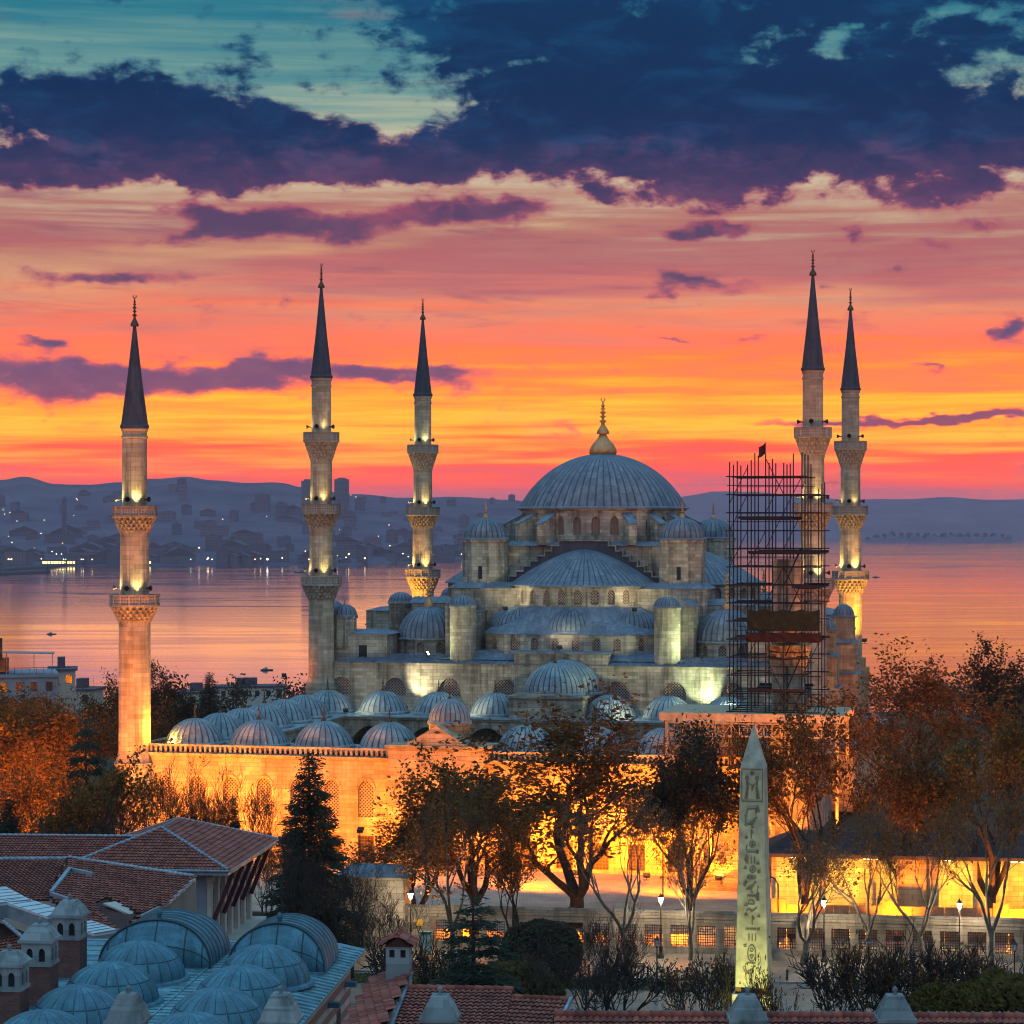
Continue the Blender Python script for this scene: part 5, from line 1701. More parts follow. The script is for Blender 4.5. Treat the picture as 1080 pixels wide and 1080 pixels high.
def grow(seed, H, trunk_r, fork, leaders, spread, depth, up=.35, droop=0.0, rmin=.012):
    """recursive limbs; returns wood mesh, twig mesh and the list of tips"""
    r = random.Random(seed); wood = MB(); twig = MB(); tips = []

    def limb(p, d, L, rad, lev):
        n = 5 if lev < 2 else 4 if lev < 4 else 3
        pts = [Vector(p)]; rads = [rad]; dirs = [Vector(d)]
        for i in range(n):
            d = (d + Vector((r.gauss(0, .16), r.gauss(0, .16), r.gauss(0, .10) + up * .22 - droop * .1 * lev))).normalized()
            pts.append(pts[-1] + d * L / n); rads.append(rad * (1 - .42 * (i + 1) / n)); dirs.append(Vector(d))
        (wood if lev <= depth - 2 else twig).tube([tuple(q) for q in pts], rads, 8 if lev == 0 else 6 if lev < 2 else 4 if lev < depth - 1 else 3)
        if lev >= depth:
            tips.append((pts[-1], d)); tips.append((pts[n // 2], d)); return
        kids = 3
        for k in range(kids):
            f = .28 + .72 * (k + 1) / kids if 0 < lev else .40 + .60 * (k + 1) / kids
            i = min(n, max(1, int(round(f * n))))
            a = r.uniform(0, 2 * pi); q = dirs[i]; x = q.orthogonal().normalized(); y = q.cross(x)
            ang = r.uniform(.35, .8) * (.75 if k == kids - 1 else 1.05)
            nd = (q * cos(ang) + (x * cos(a) + y * sin(a)) * sin(ang) + Vector((0, 0, up * .3))).normalized()
            limb(pts[i], nd, L * r.uniform(.58, .82), max(rads[i] * r.uniform(.55, .72), rmin), lev + 1)
    n = 6; pts = [Vector((0, 0, -.3))]; d = Vector((r.gauss(0, .06), r.gauss(0, .06), 1)).normalized()
    for i in range(n): d = (d + Vector((r.gauss(0, .06), r.gauss(0, .06), .1))).normalized(); pts.append(pts[-1] + d * (fork + .3) / n)
    wood.tube([tuple(q) for q in pts], [trunk_r * (1.5 if i == 0 else 1.12 - .25 * i / n) for i in range(n + 1)], 10)
    for k in range(leaders):
        a = 2 * pi * (k + r.uniform(-.25, .25)) / leaders; s_ = spread * r.uniform(.7, 1.2)
        limb(pts[-1] - Vector((0, 0, .15 * k)), Vector((cos(a) * s_, sin(a) * s_, 1)).normalized(), (H - fork) * r.uniform(.40, .50), trunk_r * r.uniform(.55, .75), 0)
    return wood, twig, tips


def leaves(tips, n, size, rad, seed, lowcut=0.0):
    r = random.Random(seed); vs = []; fs = []
    for i in range(n):
        t, d = tips[r.randrange(len(tips))]
        g = r.gauss
        p_ = t + Vector((g(0, rad), g(0, rad), g(0, rad * .8)))
        if p_.z < lowcut: continue
        a = Vector((g(0, 1), g(0, 1), g(0, .6))).normalized(); b = a.orthogonal().normalized()
        b = (b * cos(r.random() * 6.28) + a.cross(b) * sin(r.random() * 6.28)).normalized()
        s_ = size * r.uniform(.55, 1.25); o = len(vs)
        vs += [tuple(p_ - a * s_), tuple(p_ - b * s_ * .55), tuple(p_ + a * s_), tuple(p_ + b * s_ * .55)]
        fs.append((o, o + 1, o + 2, o + 3))
    m = MB(); m.add(vs, fs); return m


def mesh_dims(me):
    zs = [v.co.z for v in me.vertices]; xs = [abs(v.co.x) for v in me.vertices]
    zs.sort(); xs.sort(); return zs[int(len(zs) * .993)], xs[int(len(xs) * .93)]


def tree_proto(seed, H, tr, fork, leaders, spread, depth, nl, ls, lr, leafm, barkm, up=.35, droop=0.0, lowcut=0.0):
    w, t, tips = grow(seed, H, tr, fork, leaders, spread, depth, up, droop, .022 if nl < 4000 else .020)
    out = [('trunk', w.mesh('trunk', MATS[barkm]))]
    if nl:
        lv_ = leaves(tips, nl, ls, lr, seed + 1, lowcut)
        k = len(t.v); t.merge(lv_); t.mi = [0 if max(f) < k else 1 for f in t.f]
        out.append(('crown', t.mesh('crown', [MATS[barkm], MATS[leafm]])))
    else: out.append(('crown', t.mesh('crown', MATS[barkm])))
    return out


def plant(proto, name, loc, h, w, rz, label, cat='tree', group=None):
    """place a copy, scaled to height h and half width w"""
    t = thing(name, loc, rz, label, cat, group)
    top = max(mesh_dims(me)[0] for _, me in proto) if not hasattr(plant, 'c') else 0
    key = id(proto)
    if key not in plant.cache: plant.cache[key] = (max(mesh_dims(me)[0] for _, me in proto), max(mesh_dims(me)[1] for _, me in proto))
    top, wd = plant.cache[key]
    w *= 1.06 if name in ('plane_tree', 'street_tree') else 1.0
    t.scale = (w / wd, w / wd, h / top)
    for nm, me in proto:
        o = bpy.data.objects.new(nm, me); C.objects.link(o); o.parent = t
    return t


plant.cache = {}
plane_a = tree_proto(11, 20, .55, 3.6, 4, .75, 5, 7600, .28, .46, 'leaf_rust', 'bark', up=.26)
plane_b = tree_proto(23, 20, .55, 4.4, 4, .65, 5, 6600, .28, .46, 'leaf_olive', 'bark', up=.28)
plane_c = tree_proto(37, 18, .5, 3.6, 4, .60, 5, 5400, .26, .44, 'leaf_rust', 'bark', up=.3)
dense_d = tree_proto(51, 17, .45, 3.4, 5, .50, 5, 15000, .24, .5, 'leaf_dark', 'bark', up=.42)
street_e = tree_proto(64, 15, .38, 2.8, 3, .60, 5, 2000, .21, .36, 'leaf_rust', 'bark_pale')
street_f = tree_proto(71, 15, .36, 2.8, 3, .62, 5, 1100, .20, .34, 'leaf_rust', 'bark_pale', up=.4)
bare_g = tree_proto(83, 12, .28, 2.6, 4, .50, 5, 0, 0, 0, 'leaf_rust', 'bark', up=.5)
bare_h = tree_proto(97, 12, .26, 2.2, 5, .55, 5, 500, .14, .5, 'leaf_rust', 'bark', up=.6)
gold_i = tree_proto(105, 15, .4, 3.0, 5, .65, 5, 9000, .24, .5, 'leaf_gold', 'bark')
gold_j = tree_proto(118, 14, .35, 2.6, 5, .55, 5, 5500, .22, .45, 'leaf_gold', 'bark', up=.55)
bush_k = tree_proto(131, 3.6, .10, .35, 6, .95, 4, 900, .10, .3, 'leaf_rust', 'bark', up=.2)
bush_l = tree_proto(144, 3.6, .09, .3, 7, 1.0, 4, 0, 0, 0, 'leaf_rust', 'bark', up=.25)


def conifer(seed, H, R, tiers, droop, dens, gap=.12):
    r = random.Random(seed); w = MB(); nd = MB(); vs = []; fs = []
    w.tube([(0, 0, -.3), (0, 0, H * .5), (r.uniform(-.1, .1), 0, H * .99)], [H * .018, H * .012, .02], 8)
    for k in range(tiers):
        f = k / (tiers - 1); z = H * (gap + (1 - gap - .02) * f); rad = R * (1 - f) ** .8 * r.uniform(.7, 1.15) + .12
        nb = max(4, int(9 - 5 * f))
        for b in range(nb):
            a = 2 * pi * (b + r.random() * .7) / nb; L = rad * r.uniform(.6, 1.15)
            e = Vector((cos(a) * L, sin(a) * L, -droop * L + r.uniform(-.1, .15))); mid = e * .5 + Vector((0, 0, .12 * L))
            w.tube([(0, 0, z), (mid.x, mid.y, z + mid.z), (e.x, e.y, z + e.z)], [.05 * H / 12, .03 * H / 12, .01], 4)
            for q in range(int(dens * L)):
                t = r.random() ** .6; base = (mid * (2 * t) if t < .5 else mid + (e - mid) * (2 * t - 1)) + Vector((0, 0, z))
                wv = .16 + .22 * (1 - t); p_ = base + Vector((r.gauss(0, wv), r.gauss(0, wv), r.gauss(0, .10) - .05))
                d = Vector((cos(a) + r.gauss(0, .6), sin(a) + r.gauss(0, .6), r.gauss(-.25, .35))).normalized(); s_ = d.orthogonal().normalized() * .045; l = r.uniform(.16, .34)
                o = len(vs); vs += [tuple(p_ - s_), tuple(p_ + s_), tuple(p_ + d * l + s_ * .3), tuple(p_ + d * l - s_ * .3)]; fs.append((o, o + 1, o + 2, o + 3))
    nd.add(vs, fs)
    return [('trunk', w.mesh('trunk', MATS['bark'])), ('crown', nd.mesh('crown', MATS['needles']))]


con_a = conifer(3, 14, 3.4, 30, .25, 60, .15)
con_b = conifer(8, 11, 3.0, 13, .12, 75, .2)
con_c = conifer(14, 15, 2.9, 42, .05, 70, .08)


def ball(seed, r0, n, mat='leaf_dark', flat=.85):
    r = random.Random(seed); vs = []; fs = []; w = MB()
    for k in range(5): a = k * 1.3; w.tube([(0, 0, -.2), (cos(a) * r0 * .3, sin(a) * r0 * .3, r0 * .7)], [.06, .03], 5)
    for i in range(n):
        d = Vector((r.gauss(0, 1), r.gauss(0, 1), r.gauss(0, 1))).normalized(); q = r0 * (1 - .35 * r.random() ** 2.2) * (1 + .10 * sin(d.x * 5 + seed) * cos(d.y * 6))
        p_ = Vector((d.x * q, d.y * q, r0 * flat + d.z * q * flat))
        if p_.z < .05: continue
        a = Vector((r.gauss(0, 1), r.gauss(0, 1), r.gauss(0, 1))).normalized(); b = a.orthogonal().normalized(); s_ = r.uniform(.08, .17); o = len(vs)
        vs += [tuple(p_ - a * s_), tuple(p_ - b * s_ * .6), tuple(p_ + a * s_), tuple(p_ + b * s_ * .6)]; fs.append((o, o + 1, o + 2, o + 3))
    m = MB(); m.add(vs, fs)
    return [('trunk', w.mesh('trunk', MATS['bark'])), ('crown', m.mesh('crown', MATS[mat]))]


ball_m = ball(5, 2.3, 9000)
ball_n = ball(6, 1.6, 4500, 'leaf_olive', .75)


def tree_at(proto, name, px, base, top, half, label, Y=None, rz=0, cat='tree', group=None):
    """px: bearing of the trunk; base, top: rows of foot and crown; half: half width, all in photo pixels at distance Y"""
    if Y is None: Y = 40 * FPX / (base - 555)
    z0 = ground_z((px - 540) / FPX * Y, Y) if base is None or True else 0
    zt_ = 40 + (555 - top) * Y / FPX
    return plant(proto, name, ((px - 540) / FPX * Y, Y, z0), zt_ - z0, half * Y / FPX, rz, label, cat, group)


BIG = 'big autumn trees in front of the forecourt'
ST = 'street trees on the pavement'
tree_at(plane_a, 'plane_tree', 440, None, 838, 46, 'rusty leaved tree behind the gatehouse, leftmost of the big autumn trees', 229, .4, group=BIG)
tree_at(plane_b, 'plane_tree', 500, None, 800, 56, 'broad olive and rust tree just right of the gate block, on a thick straight trunk', 229, 1.9, group=BIG)
tree_at(plane_a, 'plane_tree', 606, None, 738, 80, 'largest tree, a spreading plane with many stems before the middle of the facade', 233, 2.6, group=BIG)
tree_at(dense_d, 'plane_tree', 731, None, 765, 44, 'dense dark crowned tree between the great plane and the obelisk', 230, 3.1, group=BIG)
tree_at(plane_c, 'plane_tree', 846, None, 740, 58, 'rust brown tree directly right of the obelisk', 228, .9, group=BIG)
tree_at(plane_c, 'plane_tree', 956, None, 760, 58, 'wide orange tinted tree standing right of the glowing stair', 228, 2.2, group=BIG)
tree_at(plane_b, 'plane_tree', 1048, None, 745, 56, 'tall brown tree at the right edge above the last lit lamp', 226, 4.4, group=BIG)
tree_at(plane_a, 'plane_tree', 972, None, 688, 56, 'round topped orange brown tree rising highest behind the pavilion', 300, 5.2, group=BIG)
tree_at(dense_d, 'plane_tree', 1072, None, 682, 38, 'dark tree top at the right edge against the water', 330, 1.2, group=BIG)
tree_at(street_e, 'street_tree', 478, 1014, 822, 54, 'street tree with a leaning forked trunk beside the left lit lamp', None, .6, group=ST)
tree_at(plane_c, 'street_tree', 540, 1016, 862, 34, 'small leafy street tree between the topiary dome and the conifer', None, 2.0, group=ST)
tree_at(street_f, 'street_tree', 663, 1016, 830, 54, 'street tree forking low with bare rising limbs, left of the middle lit lamp', None, 3.3, group=ST)
tree_at(street_e, 'street_tree', 728, 1014, 860, 48, 'street tree with a pale trunk and low fork left of the obelisk', None, 4.6, group=ST)
tree_at(street_f, 'street_tree', 848, 1019, 880, 60, 'street tree with crooked pale trunk beside the first lamp right of the obelisk', None, 1.1, group=ST)
tree_at(street_e, 'street_tree', 916, 1016, 842, 50, 'street tree with bare spreading limbs before the lit pavilion', None, 5.5, group=ST)
tree_at(street_f, 'street_tree', 975, 1018, 848, 50, 'street tree with thin upright limbs left of the last lit lamp', None, 2.7, group=ST)
tree_at(street_e, 'street_tree', 1046, 1022, 812, 56, 'street tree close to the right edge of the picture', None, .2, group=ST)
# left side
PK = 'trees of the park beside the forecourt'
tree_at(con_c, 'dark_conifer', 327, None, 795, 37, 'tall dense dark conifer in front of the left part of the facade', 215, 0, 'conifer')
tree_at(bare_g, 'bare_tree', 318, None, 868, 44, 'bare grey branched tree in front of the dark conifer', 205, 1, group=PK)
tree_at(con_b, 'fir_tree', 91, None, 757, 34, 'dark fir with level tiered boughs left of the leftmost minaret', 238, .7, 'conifer')
tree_at(con_a, 'fir_tree', 221, None, 709, 17, 'distant fir silhouetted against the water right of the leftmost minaret', 420, .7, 'conifer')
tree_at(con_c, 'fir_tree', 247, None, 842, 12, 'small dark fir among bare trees before the facade', 232, 1.7, 'conifer')
tree_at(con_a, 'fir_tree', 10, None, 838, 20, 'dark fir at the left edge above the tiled roofs', 225, 2.7, 'conifer')
for px, top, half, Y, pr, rz, lab in (
        (22, 742, 62, 268, gold_i, .3, 'glowing orange tree at the left edge of the picture'), (75, 735, 46, 300, gold_j, 1.5, 'orange lit thin tree behind the dark fir'),
        (-10, 728, 50, 310, gold_i, 2.8, 'orange lit tree cut by the left edge of the picture'), (128, 715, 40, 330, plane_c, .9, 'brown tree behind the leftmost minaret'),
        (182, 705, 30, 318, dense_d, 2.2, 'dark tree top right of the leftmost minaret against the water'), (165, 740, 34, 300, gold_j, 4.1, 'orange lit tree at the right foot of the leftmost minaret'),
        (45, 790, 50, 246, gold_j, 3.3, 'low orange lit tree in the park left of the dark fir'), (106, 800, 46, 232, plane_b, 5.0, 'olive green tree below the leftmost minaret'),
        (65, 838, 38, 226, bare_g, .5, 'bare grey tree over the long tiled roof, left of the olive tree'), (128, 836, 42, 226, bare_h, 1.9, 'bare grey tree over the long tiled roof, below the leftmost minaret'),
        (178, 800, 36, 240, bare_h, 3.0, 'bare upright tree right of the leftmost minaret base'), (205, 822, 30, 236, bare_g, 4.2, 'bare tree before the left end of the facade'),
        (228, 818, 30, 236, bare_g, 2.4, 'bare tree with orange twigs before the first facade windows'), (262, 812, 34, 234, bare_h, .8, 'bare leaning tree before the facade left of the dark conifer'),
        (283, 880, 26, 224, bare_h, 5.1, 'small bare tree at the left foot of the dark conifer'), (10, 855, 40, 232, dense_d, 1.1, 'dark bushy tree at the left edge behind the tiled roof'),
        (372, 905, 40, 208, bare_h, 2.2, 'bare branching tree before the gatehouse door'), (400, 935, 44, 200, bare_g, 3.9, 'bare bushy tree right of the striped wall')):
    tree_at(pr, 'park_tree', px, None, top, half, lab, Y, rz, group=PK)
# shrubs and small trees on the near side of the square
SH = 'shrubs on the near side of the square'
tree_at(con_b, 'fir_tree', 500, None, 943, 58, 'ragged dark fir rising above the near tiled roofs', 160, .4, 'conifer')
tree_at(ball_m, 'topiary_bush', 572, None, 973, 37, 'clipped round dark bush on the square', 206, 0, 'bush', SH)
tree_at(ball_n, 'topiary_bush', 548, None, 1012, 40, 'low spreading dark bush in front of the clipped round one', 184, 1, 'bush', SH)
tree_at(bare_g, 'bare_tree', 612, None, 985, 62, 'bare dark spreading tree in front of the clipped round bush', 178, 2.2, group=SH)
tree_at(bare_h, 'bare_tree', 640, None, 958, 34, 'thin bare upright sapling left of the middle lit lamp', 190, 3.2, group=SH)
for px, top, half, Y, pr, rz, lab in ((735, 1008, 36, 182, bush_k, 0, 'bare bush with a few brown leaves left of the obelisk'), (768, 1015, 30, 178, bush_l, 1, 'bare bush at the left foot of the obelisk'), (812, 1022, 24, 170, bush_k, 2, 'thin bush right of the obelisk foot'),
                                      (880, 1000, 40, 186, bush_l, 3, 'bare bush right of the obelisk below the first lamp'), (915, 990, 44, 184, bush_k, 4, 'tall bare shrub with brown leaves left of the right stone chimney'), (960, 985, 40, 184, bush_l, 5, 'dark twiggy shrub right of the right stone chimney'),
                                      (1000, 1005, 44, 182, bush_k, .5, 'twiggy shrub with leaves below the last lit lamp'), (1040, 1000, 40, 184, bush_l, 1.5, 'bare shrub near the right edge'), (440, 985, 44, 188, bush_l, 2.5, 'bare bush in front of the gatehouse corner'), (470, 1000, 34, 186, bush_k, 3.5, 'bare bush left of the ragged fir'),
                                      (655, 1000, 40, 186, bush_l, 4.5, 'bare bush left of the grass strip')):
    tree_at(pr, 'bare_shrub', px, None, top, half, lab, Y, rz, 'bush', SH)
tree_at(ball_n, 'topiary_bush', 1058, None, 1028, 46, 'dark evergreen bush at the lower right corner', 180, 2, 'bush', SH)
tree_at(ball_n, 'topiary_bush', 1000, None, 1040, 44, 'dark evergreen bush below the last lit lamp', 178, 3, 'bush', SH)
tree_at(ball_m, 'topiary_bush', 290, None, 978, 30, 'dark green bush beside the pilastered house', 204, 4, 'bush', SH)
# far belt of trees hiding the shore below the park
def belt(name, n, xr, yr, hr, seed, kind='stuff'):
    r = random.Random(seed); vs = []; fs = []
    for i in range(n):
        x, y = r.uniform(*xr), r.uniform(*yr); z0 = ground_z(x, y); h = r.uniform(*hr); w = h * .45
        for q in range(170):
            d = Vector((r.gauss(0, .4), r.gauss(0, .4), abs(r.gauss(.55, .25)))); p_ = Vector((x + d.x * w, y + d.y * w, z0 + min(d.z, 1.05) * h))
            a = Vector((r.gauss(0, 1), r.gauss(0, 1), r.gauss(0, 1))).normalized(); b = a.orthogonal().normalized(); s_ = r.uniform(.25, .6); o = len(vs)
            vs += [tuple(p_ - a * s_), tuple(p_ - b * s_ * .6), tuple(p_ + a * s_), tuple(p_ + b * s_ * .6)]; fs.append((o, o + 1, o + 2, o + 3))
    m = MB(); m.add(vs, fs); return m.build(name, MATS['leaf_dark'], kind=kind)


belt('wooded_slope', 240, (-190, 30), (430, 900), (5, 9), 3)
belt('wooded_slope', 220, (60, 320), (430, 900), (5, 10), 4)

# ================================================================== near roofs
FA = radians(5.0)                                              # bearing of the old school building
CX, CY = -8.06, 124.9


def F2(u, v, z=0): return (CX + u * cos(FA) + v * sin(FA), CY - u * sin(FA) + v * cos(FA), z)


MATS['tile'] = None
mt, b = new_mat('clay_roof_tile', .75, .25)
isl = X(X.nt.nodes.new('ShaderNodeNewGeometry').outputs['Random Per Island'])
nn = xnoise(coord(), .8, 5, .6)
c1 = xramp(isl, [(0, g3(.17, .045, .034)), (.4, g3(.29, .075, .05)), (.75, g3(.36, .10, .065)), (1, g3(.24, .085, .07))])
lk(xmix(.8, c1, xramp(nn, [(.3, (.55, .55, .58, 1)), (.65, (1.1, 1.08, 1.05, 1))]), 'MULTIPLY'), b.inputs['Base Color'])
bump(b, xnoise(coord(), 9, 3), .2, .02)
MATS['tile'] = mt
MATS['tile_under'] = plain('roof_batten_shadow', g3(.06, .025, .02), .9)
MATS['plaster'] = plain('cream_plaster', g3(.42, .38, .32), .85, .2, 0, .15, .6)
MATS['plaster_blue'] = plain('grey_blue_plaster', g3(.22, .25, .29), .8, .2, 0, .15, .6)
MATS['maroon'] = plain('maroon_painted_timber', g3(.07, .012, .018), .5, .4)
MATS['gutter'] = plain('zinc_gutter', g3(.22, .27, .31), .45, .5, .3)
MATS['pane_glass'] = plain('dark_window_glass', g3(.03, .035, .045), .15, .6)
MATS['skylight'] = plain('skylight_glazing', g3(.50, .55, .56), .35, .5, 0, .1)
mt, b = new_mat('red_brick_chimney', .85, .2)
br = brick(coord('UV'), .30, .09, .012, g3(.12, .05, .042), g3(.18, .075, .06), g3(.10, .075, .07))
nn = xnoise(coord(), 1.6, 5)
lk(xmix(.7, br.outputs[0], xramp(nn, [(.3, (.6, .6, .6, 1)), (.65, (1.15, 1.12, 1.1, 1))]), 'MULTIPLY'), b.inputs['Base Color'])
bump(b, X(br.outputs[1]) * -1.0, .5, .02); MATS['brick'] = mt
MATS['stone_cap'] = stone_mat('weathered_cap_stone', g3(.22, .27, .28), g3(.25, .30, .31), g3(.19, .23, .24), 1.4, .7, .8, .008)
mt, b = new_mat('banded_brick_and_stone', .85, .2)
sp = X.nt.nodes.new('ShaderNodeSeparateXYZ'); lk(coord('UV'), sp.inputs[0])
band = X.m('GREATER_THAN', X.m('FRACT', X(sp.outputs[1]) * 1.25), .52)
b1_ = brick(coord('UV'), .32, .10, .012, g3(.22, .085, .06), g3(.28, .11, .075), g3(.30, .26, .22))
b2_ = brick(coord('UV'), .8, .38, .015, g3(.36, .33, .28), g3(.44, .40, .34), g3(.25, .22, .2))
lk(xmix(band, b1_.outputs[0], b2_.outputs[0]), b.inputs['Base Color']); MATS['banded'] = mt


def inside(pt, poly):
    c_ = False; x, y = pt
    for (x1, y1), (x2, y2) in zip(poly, poly[1:] + poly[:1]):
        if (y1 > y) != (y2 > y) and x < (x2 - x1) * (y - y1) / (y2 - y1) + x1: c_ = not c_
    return c_


def tiles(mb, poly, up=None, w=.26, h=.40, holes=()):
    """cover a planar polygon with half round clay tiles laid in courses; poly counter clockwise from above"""
    P0 = [Vector(q) for q in poly]
    n = Vector((0, 0, 0))
    for i in range(1, len(P0) - 1): n += (P0[i] - P0[0]).cross(P0[i + 1] - P0[0])
    n.normalize()
    if n.z < 0: n = -n
    e1 = Vector((0, 0, 1)).cross(n)
    e1 = e1.normalized() if e1.length > 1e-4 else Vector((1, 0, 0))
    e2 = n.cross(e1); o = P0[0]
    pl = [((q - o).dot(e1), (q - o).dot(e2)) for q in P0]
    hl = [[((Vector(q) - o).dot(e1), (Vector(q) - o).dot(e2)) for q in hh] for hh in holes]
    x0, x1 = min(p_[0] for p_ in pl), max(p_[0] for p_ in pl); y0, y1 = min(p_[1] for p_ in pl), max(p_[1] for p_ in pl)
    mb.add([tuple(q - n * .03) for q in P0], [tuple(range(len(P0)))], 1)
    rr = random.Random(len(mb.v))
    j = 0; y = y0
    while y < y1:
        i = 0; x = x0
        while x < x1:
            c_ = (x + w / 2, y + h / 2)
            if inside(c_, pl) and not any(inside(c_, q) for q in hl):
                jt = rr.uniform(-.008, .008); vs = []
                for yy, lift in ((y - .04, .075), (y + h, .0)):
                    for k in range(5):
                        a = k / 4; hh = .07 * sin(pi * a * .72) if a < .99 else .0
                        vs.append(tuple(o + e1 * (x + w * a) + e2 * (yy + jt) + n * (.01 + hh + lift + jt)))
                mb.add(vs, [(k, k + 1, 6 + k, 5 + k) for k in range(4)], 0, True)
                mb.add(vs[:5] + [tuple(o + e1 * (x + w) + e2 * (y - .03 + jt)), tuple(o + e1 * x + e2 * (y - .03 + jt))], [(6, 5, 4, 3, 2, 1, 0)], 1)
            x += w; i += 1
        y += h; j += 1


def ridge_caps(mb, a, b, r=.13, mat=0):
    a, b = Vector(a), Vector(b); L = (b - a).length; n = max(1, int(L / .42)); t = (b - a) / n
    for i in range(n):
        p_ = a + t * i; mb.tube([tuple(p_ + Vector((0, 0, .05))), tuple(p_ + t * 1.04 + Vector((0, 0, .03)))], [r * 1.12, r * .95], 8, mat, cap=True)


# ---- the lead domed building, bottom left
ZR = 17.9
sb = thing('domed_building', F2(0, 0, 0), -FA, 'old building roofed with rows of blue green lead domes, bottom left', 'building')
m = MB()
outl = [(0, 0), (-14.8, 0), (-14.8, -46), (0, -46)]
m.box(-14.4, -.45, -46, -.4, 0, ZR - .55)
m.build('wall', MATS['banded'], sb)
m = MB(); m.box(-14.9, .05, -46.2, .05, ZR - .55, ZR - .35); m.box(-14.7, -.15, -46.1, -.12, ZR - .75, ZR - .55); m.build('cornice', MATS['stone_cap'], sb)
m = MB()
m.box(-14.8, -5.4, -46, .0, ZR - .3, ZR - .02); m.box(-5.4, -1.5, -46, 0, ZR - .3, ZR - .02)
m.ridge([(-1.5, ZR - .02), (-1.5, ZR - .4), (.25, ZR - .5), (.25, ZR - .38)], -46, .2)
rr = random.Random(2)
for k in range(66):                                            # welted seams across the eave strip and the valley between the dome rows
    v = -45.6 + k * .69
    m.beam((-1.55, v, ZR + .01), (.24, v + .02, ZR - .34), .06, .07)
    m.beam((-7.0, v, ZR + .005), (-5.0, v, ZR + .005), .05, .05)
    if k % 2: m.beam((-14.6, v, ZR + .005), (-11.4, v, ZR + .005), .05, .05)
for u in (-5.55, -6.5, -1.52, -11.4): m.beam((u, -46, ZR + .01), (u, 0, ZR + .01), .07, .06)
for k in range(14): m.beam((-14.6, -45 + k * 3.3, ZR + .004), (-.5, -45 + k * 3.3, ZR + .004), .06, .05)
m.build('lead_roof', MATS['lead_sky_pale'], sb)


def fore_dome(u, v, r=2.2, h=1.75):
    m = MB(); m.lathe([(r + .28, -.02), (r + .22, .10), (r + .02, .16)], 60, (u, v, ZR), smooth=False)
    prof = [(q, z + .12) for q, z in dome_prof(r, h, 12, 0, .03)]
    m.lathe(prof, 220, (u, v, ZR), rf=lambda k, n, i: 1 + (.018 if k % 10 in (0, 1) else 0), smooth=False, mf=lambda k, i: 1 if k % 10 == 0 else 0)
    for f in (.36,):                                       # lap joints round the dome
        a = f * pi / 2; m.lathe([(r * cos(a) * 1.004, h * sin(a) + .10), (r * cos(a) * 1.012, h * sin(a) + .12), (r * cos(a) * 1.0, h * sin(a) + .15)], 66, (u, v, ZR), smooth=False, mf=lambda k, i: 1 if i == 1 else 0)
    m.lathe([(.14, h + .11), (.10, h + .16), (.02, h + .17)], 12, (u, v, ZR))
    m.build('dome', MATS['lead_fore'], sb)


for k in range(7): fore_dome(-2.95, -11.5 - 5.3 * k)
for k in range(7): fore_dome(-9.2, -11.0 - 5.5 * k)


def vault(u, v0, v1, w, h):
    """short barrel of lead with a bulging, backward leaning arched front and ribs running over it"""
    m = MB(); n = 28; nv = 30; vs = []; lean = .75

    def edge(a, f):
        sn = max(sin(a), 0)
        k_ = (1 + .022 * (1 if int(f * nv) % 3 == 0 else 0)) * (1 - .55 * max(0, (f - .45) / .55) ** 2.2)
        return (u - w / 2 * cos(a) * (1 - .25 * max(0, (f - .5) / .5) ** 2), v0 + lean * sn ** 1.4 * (1 - f) + (v1 - v0) * f, ZR - .02 + h * sn ** .92 * k_)
    for j in range(nv + 1):
        for i in range(n + 1): vs.append(edge(pi * i / n, j / nv))
    m.add(vs, [(j * (n + 1) + i, j * (n + 1) + i + 1, (j + 1) * (n + 1) + i + 1, (j + 1) * (n + 1) + i) for j in range(nv) for i in range(n)], 0, False)
    for q in range(nv * n): m.mi[q] = 1 if (q // n) % 3 == 2 else 0
    m.add(vs[-(n + 1):], [tuple(range(n, -1, -1))])
    ft = vs[:n + 1]; nt = 10; fv = []
    for t in range(nt + 1):
        for i in range(n + 1):
            x, y, z = ft[i]; q = t / nt
            fv.append((x, v0 + (y - v0) * q ** 1.7 - .28 * sin(pi * q) * sin(pi * i / n), ZR - .02 + (z - ZR + .02) * q))
    m.add(fv, [(t * (n + 1) + i, t * (n + 1) + i + 1, (t + 1) * (n + 1) + i + 1, (t + 1) * (n + 1) + i) for t in range(nt) for i in range(n)], 0, True)
    m.tube([(a[0], a[1] - .03, a[2] + .03) for a in ft], .06, 6, 1)
    for i in (5, 9, 14, 19, 23): m.tube([(fv[t * (n + 1) + i][0], fv[t * (n + 1) + i][1] - .015, fv[t * (n + 1) + i][2]) for t in range(nt + 1)], .03, 5, 1)
    m.tube([(fv[5 * (n + 1) + i][0], fv[5 * (n + 1) + i][1] - .01, fv[5 * (n + 1) + i][2]) for i in range(2, n - 1)], .02, 5, 1)
    m.lathe([(.14, 0), (.1, .25), (.16, .3), (.12, .5), (.02, .6)], 8, (u, v0 + lean + .3, ZR + h - .02))
    m.build('vault', MATS['lead_fore'], sb)


vault(-2.95, -8.4, -1.4, 4.9, 2.2)
vault(-9.2, -7.9, -.4, 5.7, 2.2)
m = MB(); m.box(-.1, .95, -.12, .12, 0, .10, rot=.5, at=(-5.4, -9.0)); m.v = [(x, y, z + ZR) for x, y, z in m.v]; m.build('loose_plank', MATS['deck'], sb)
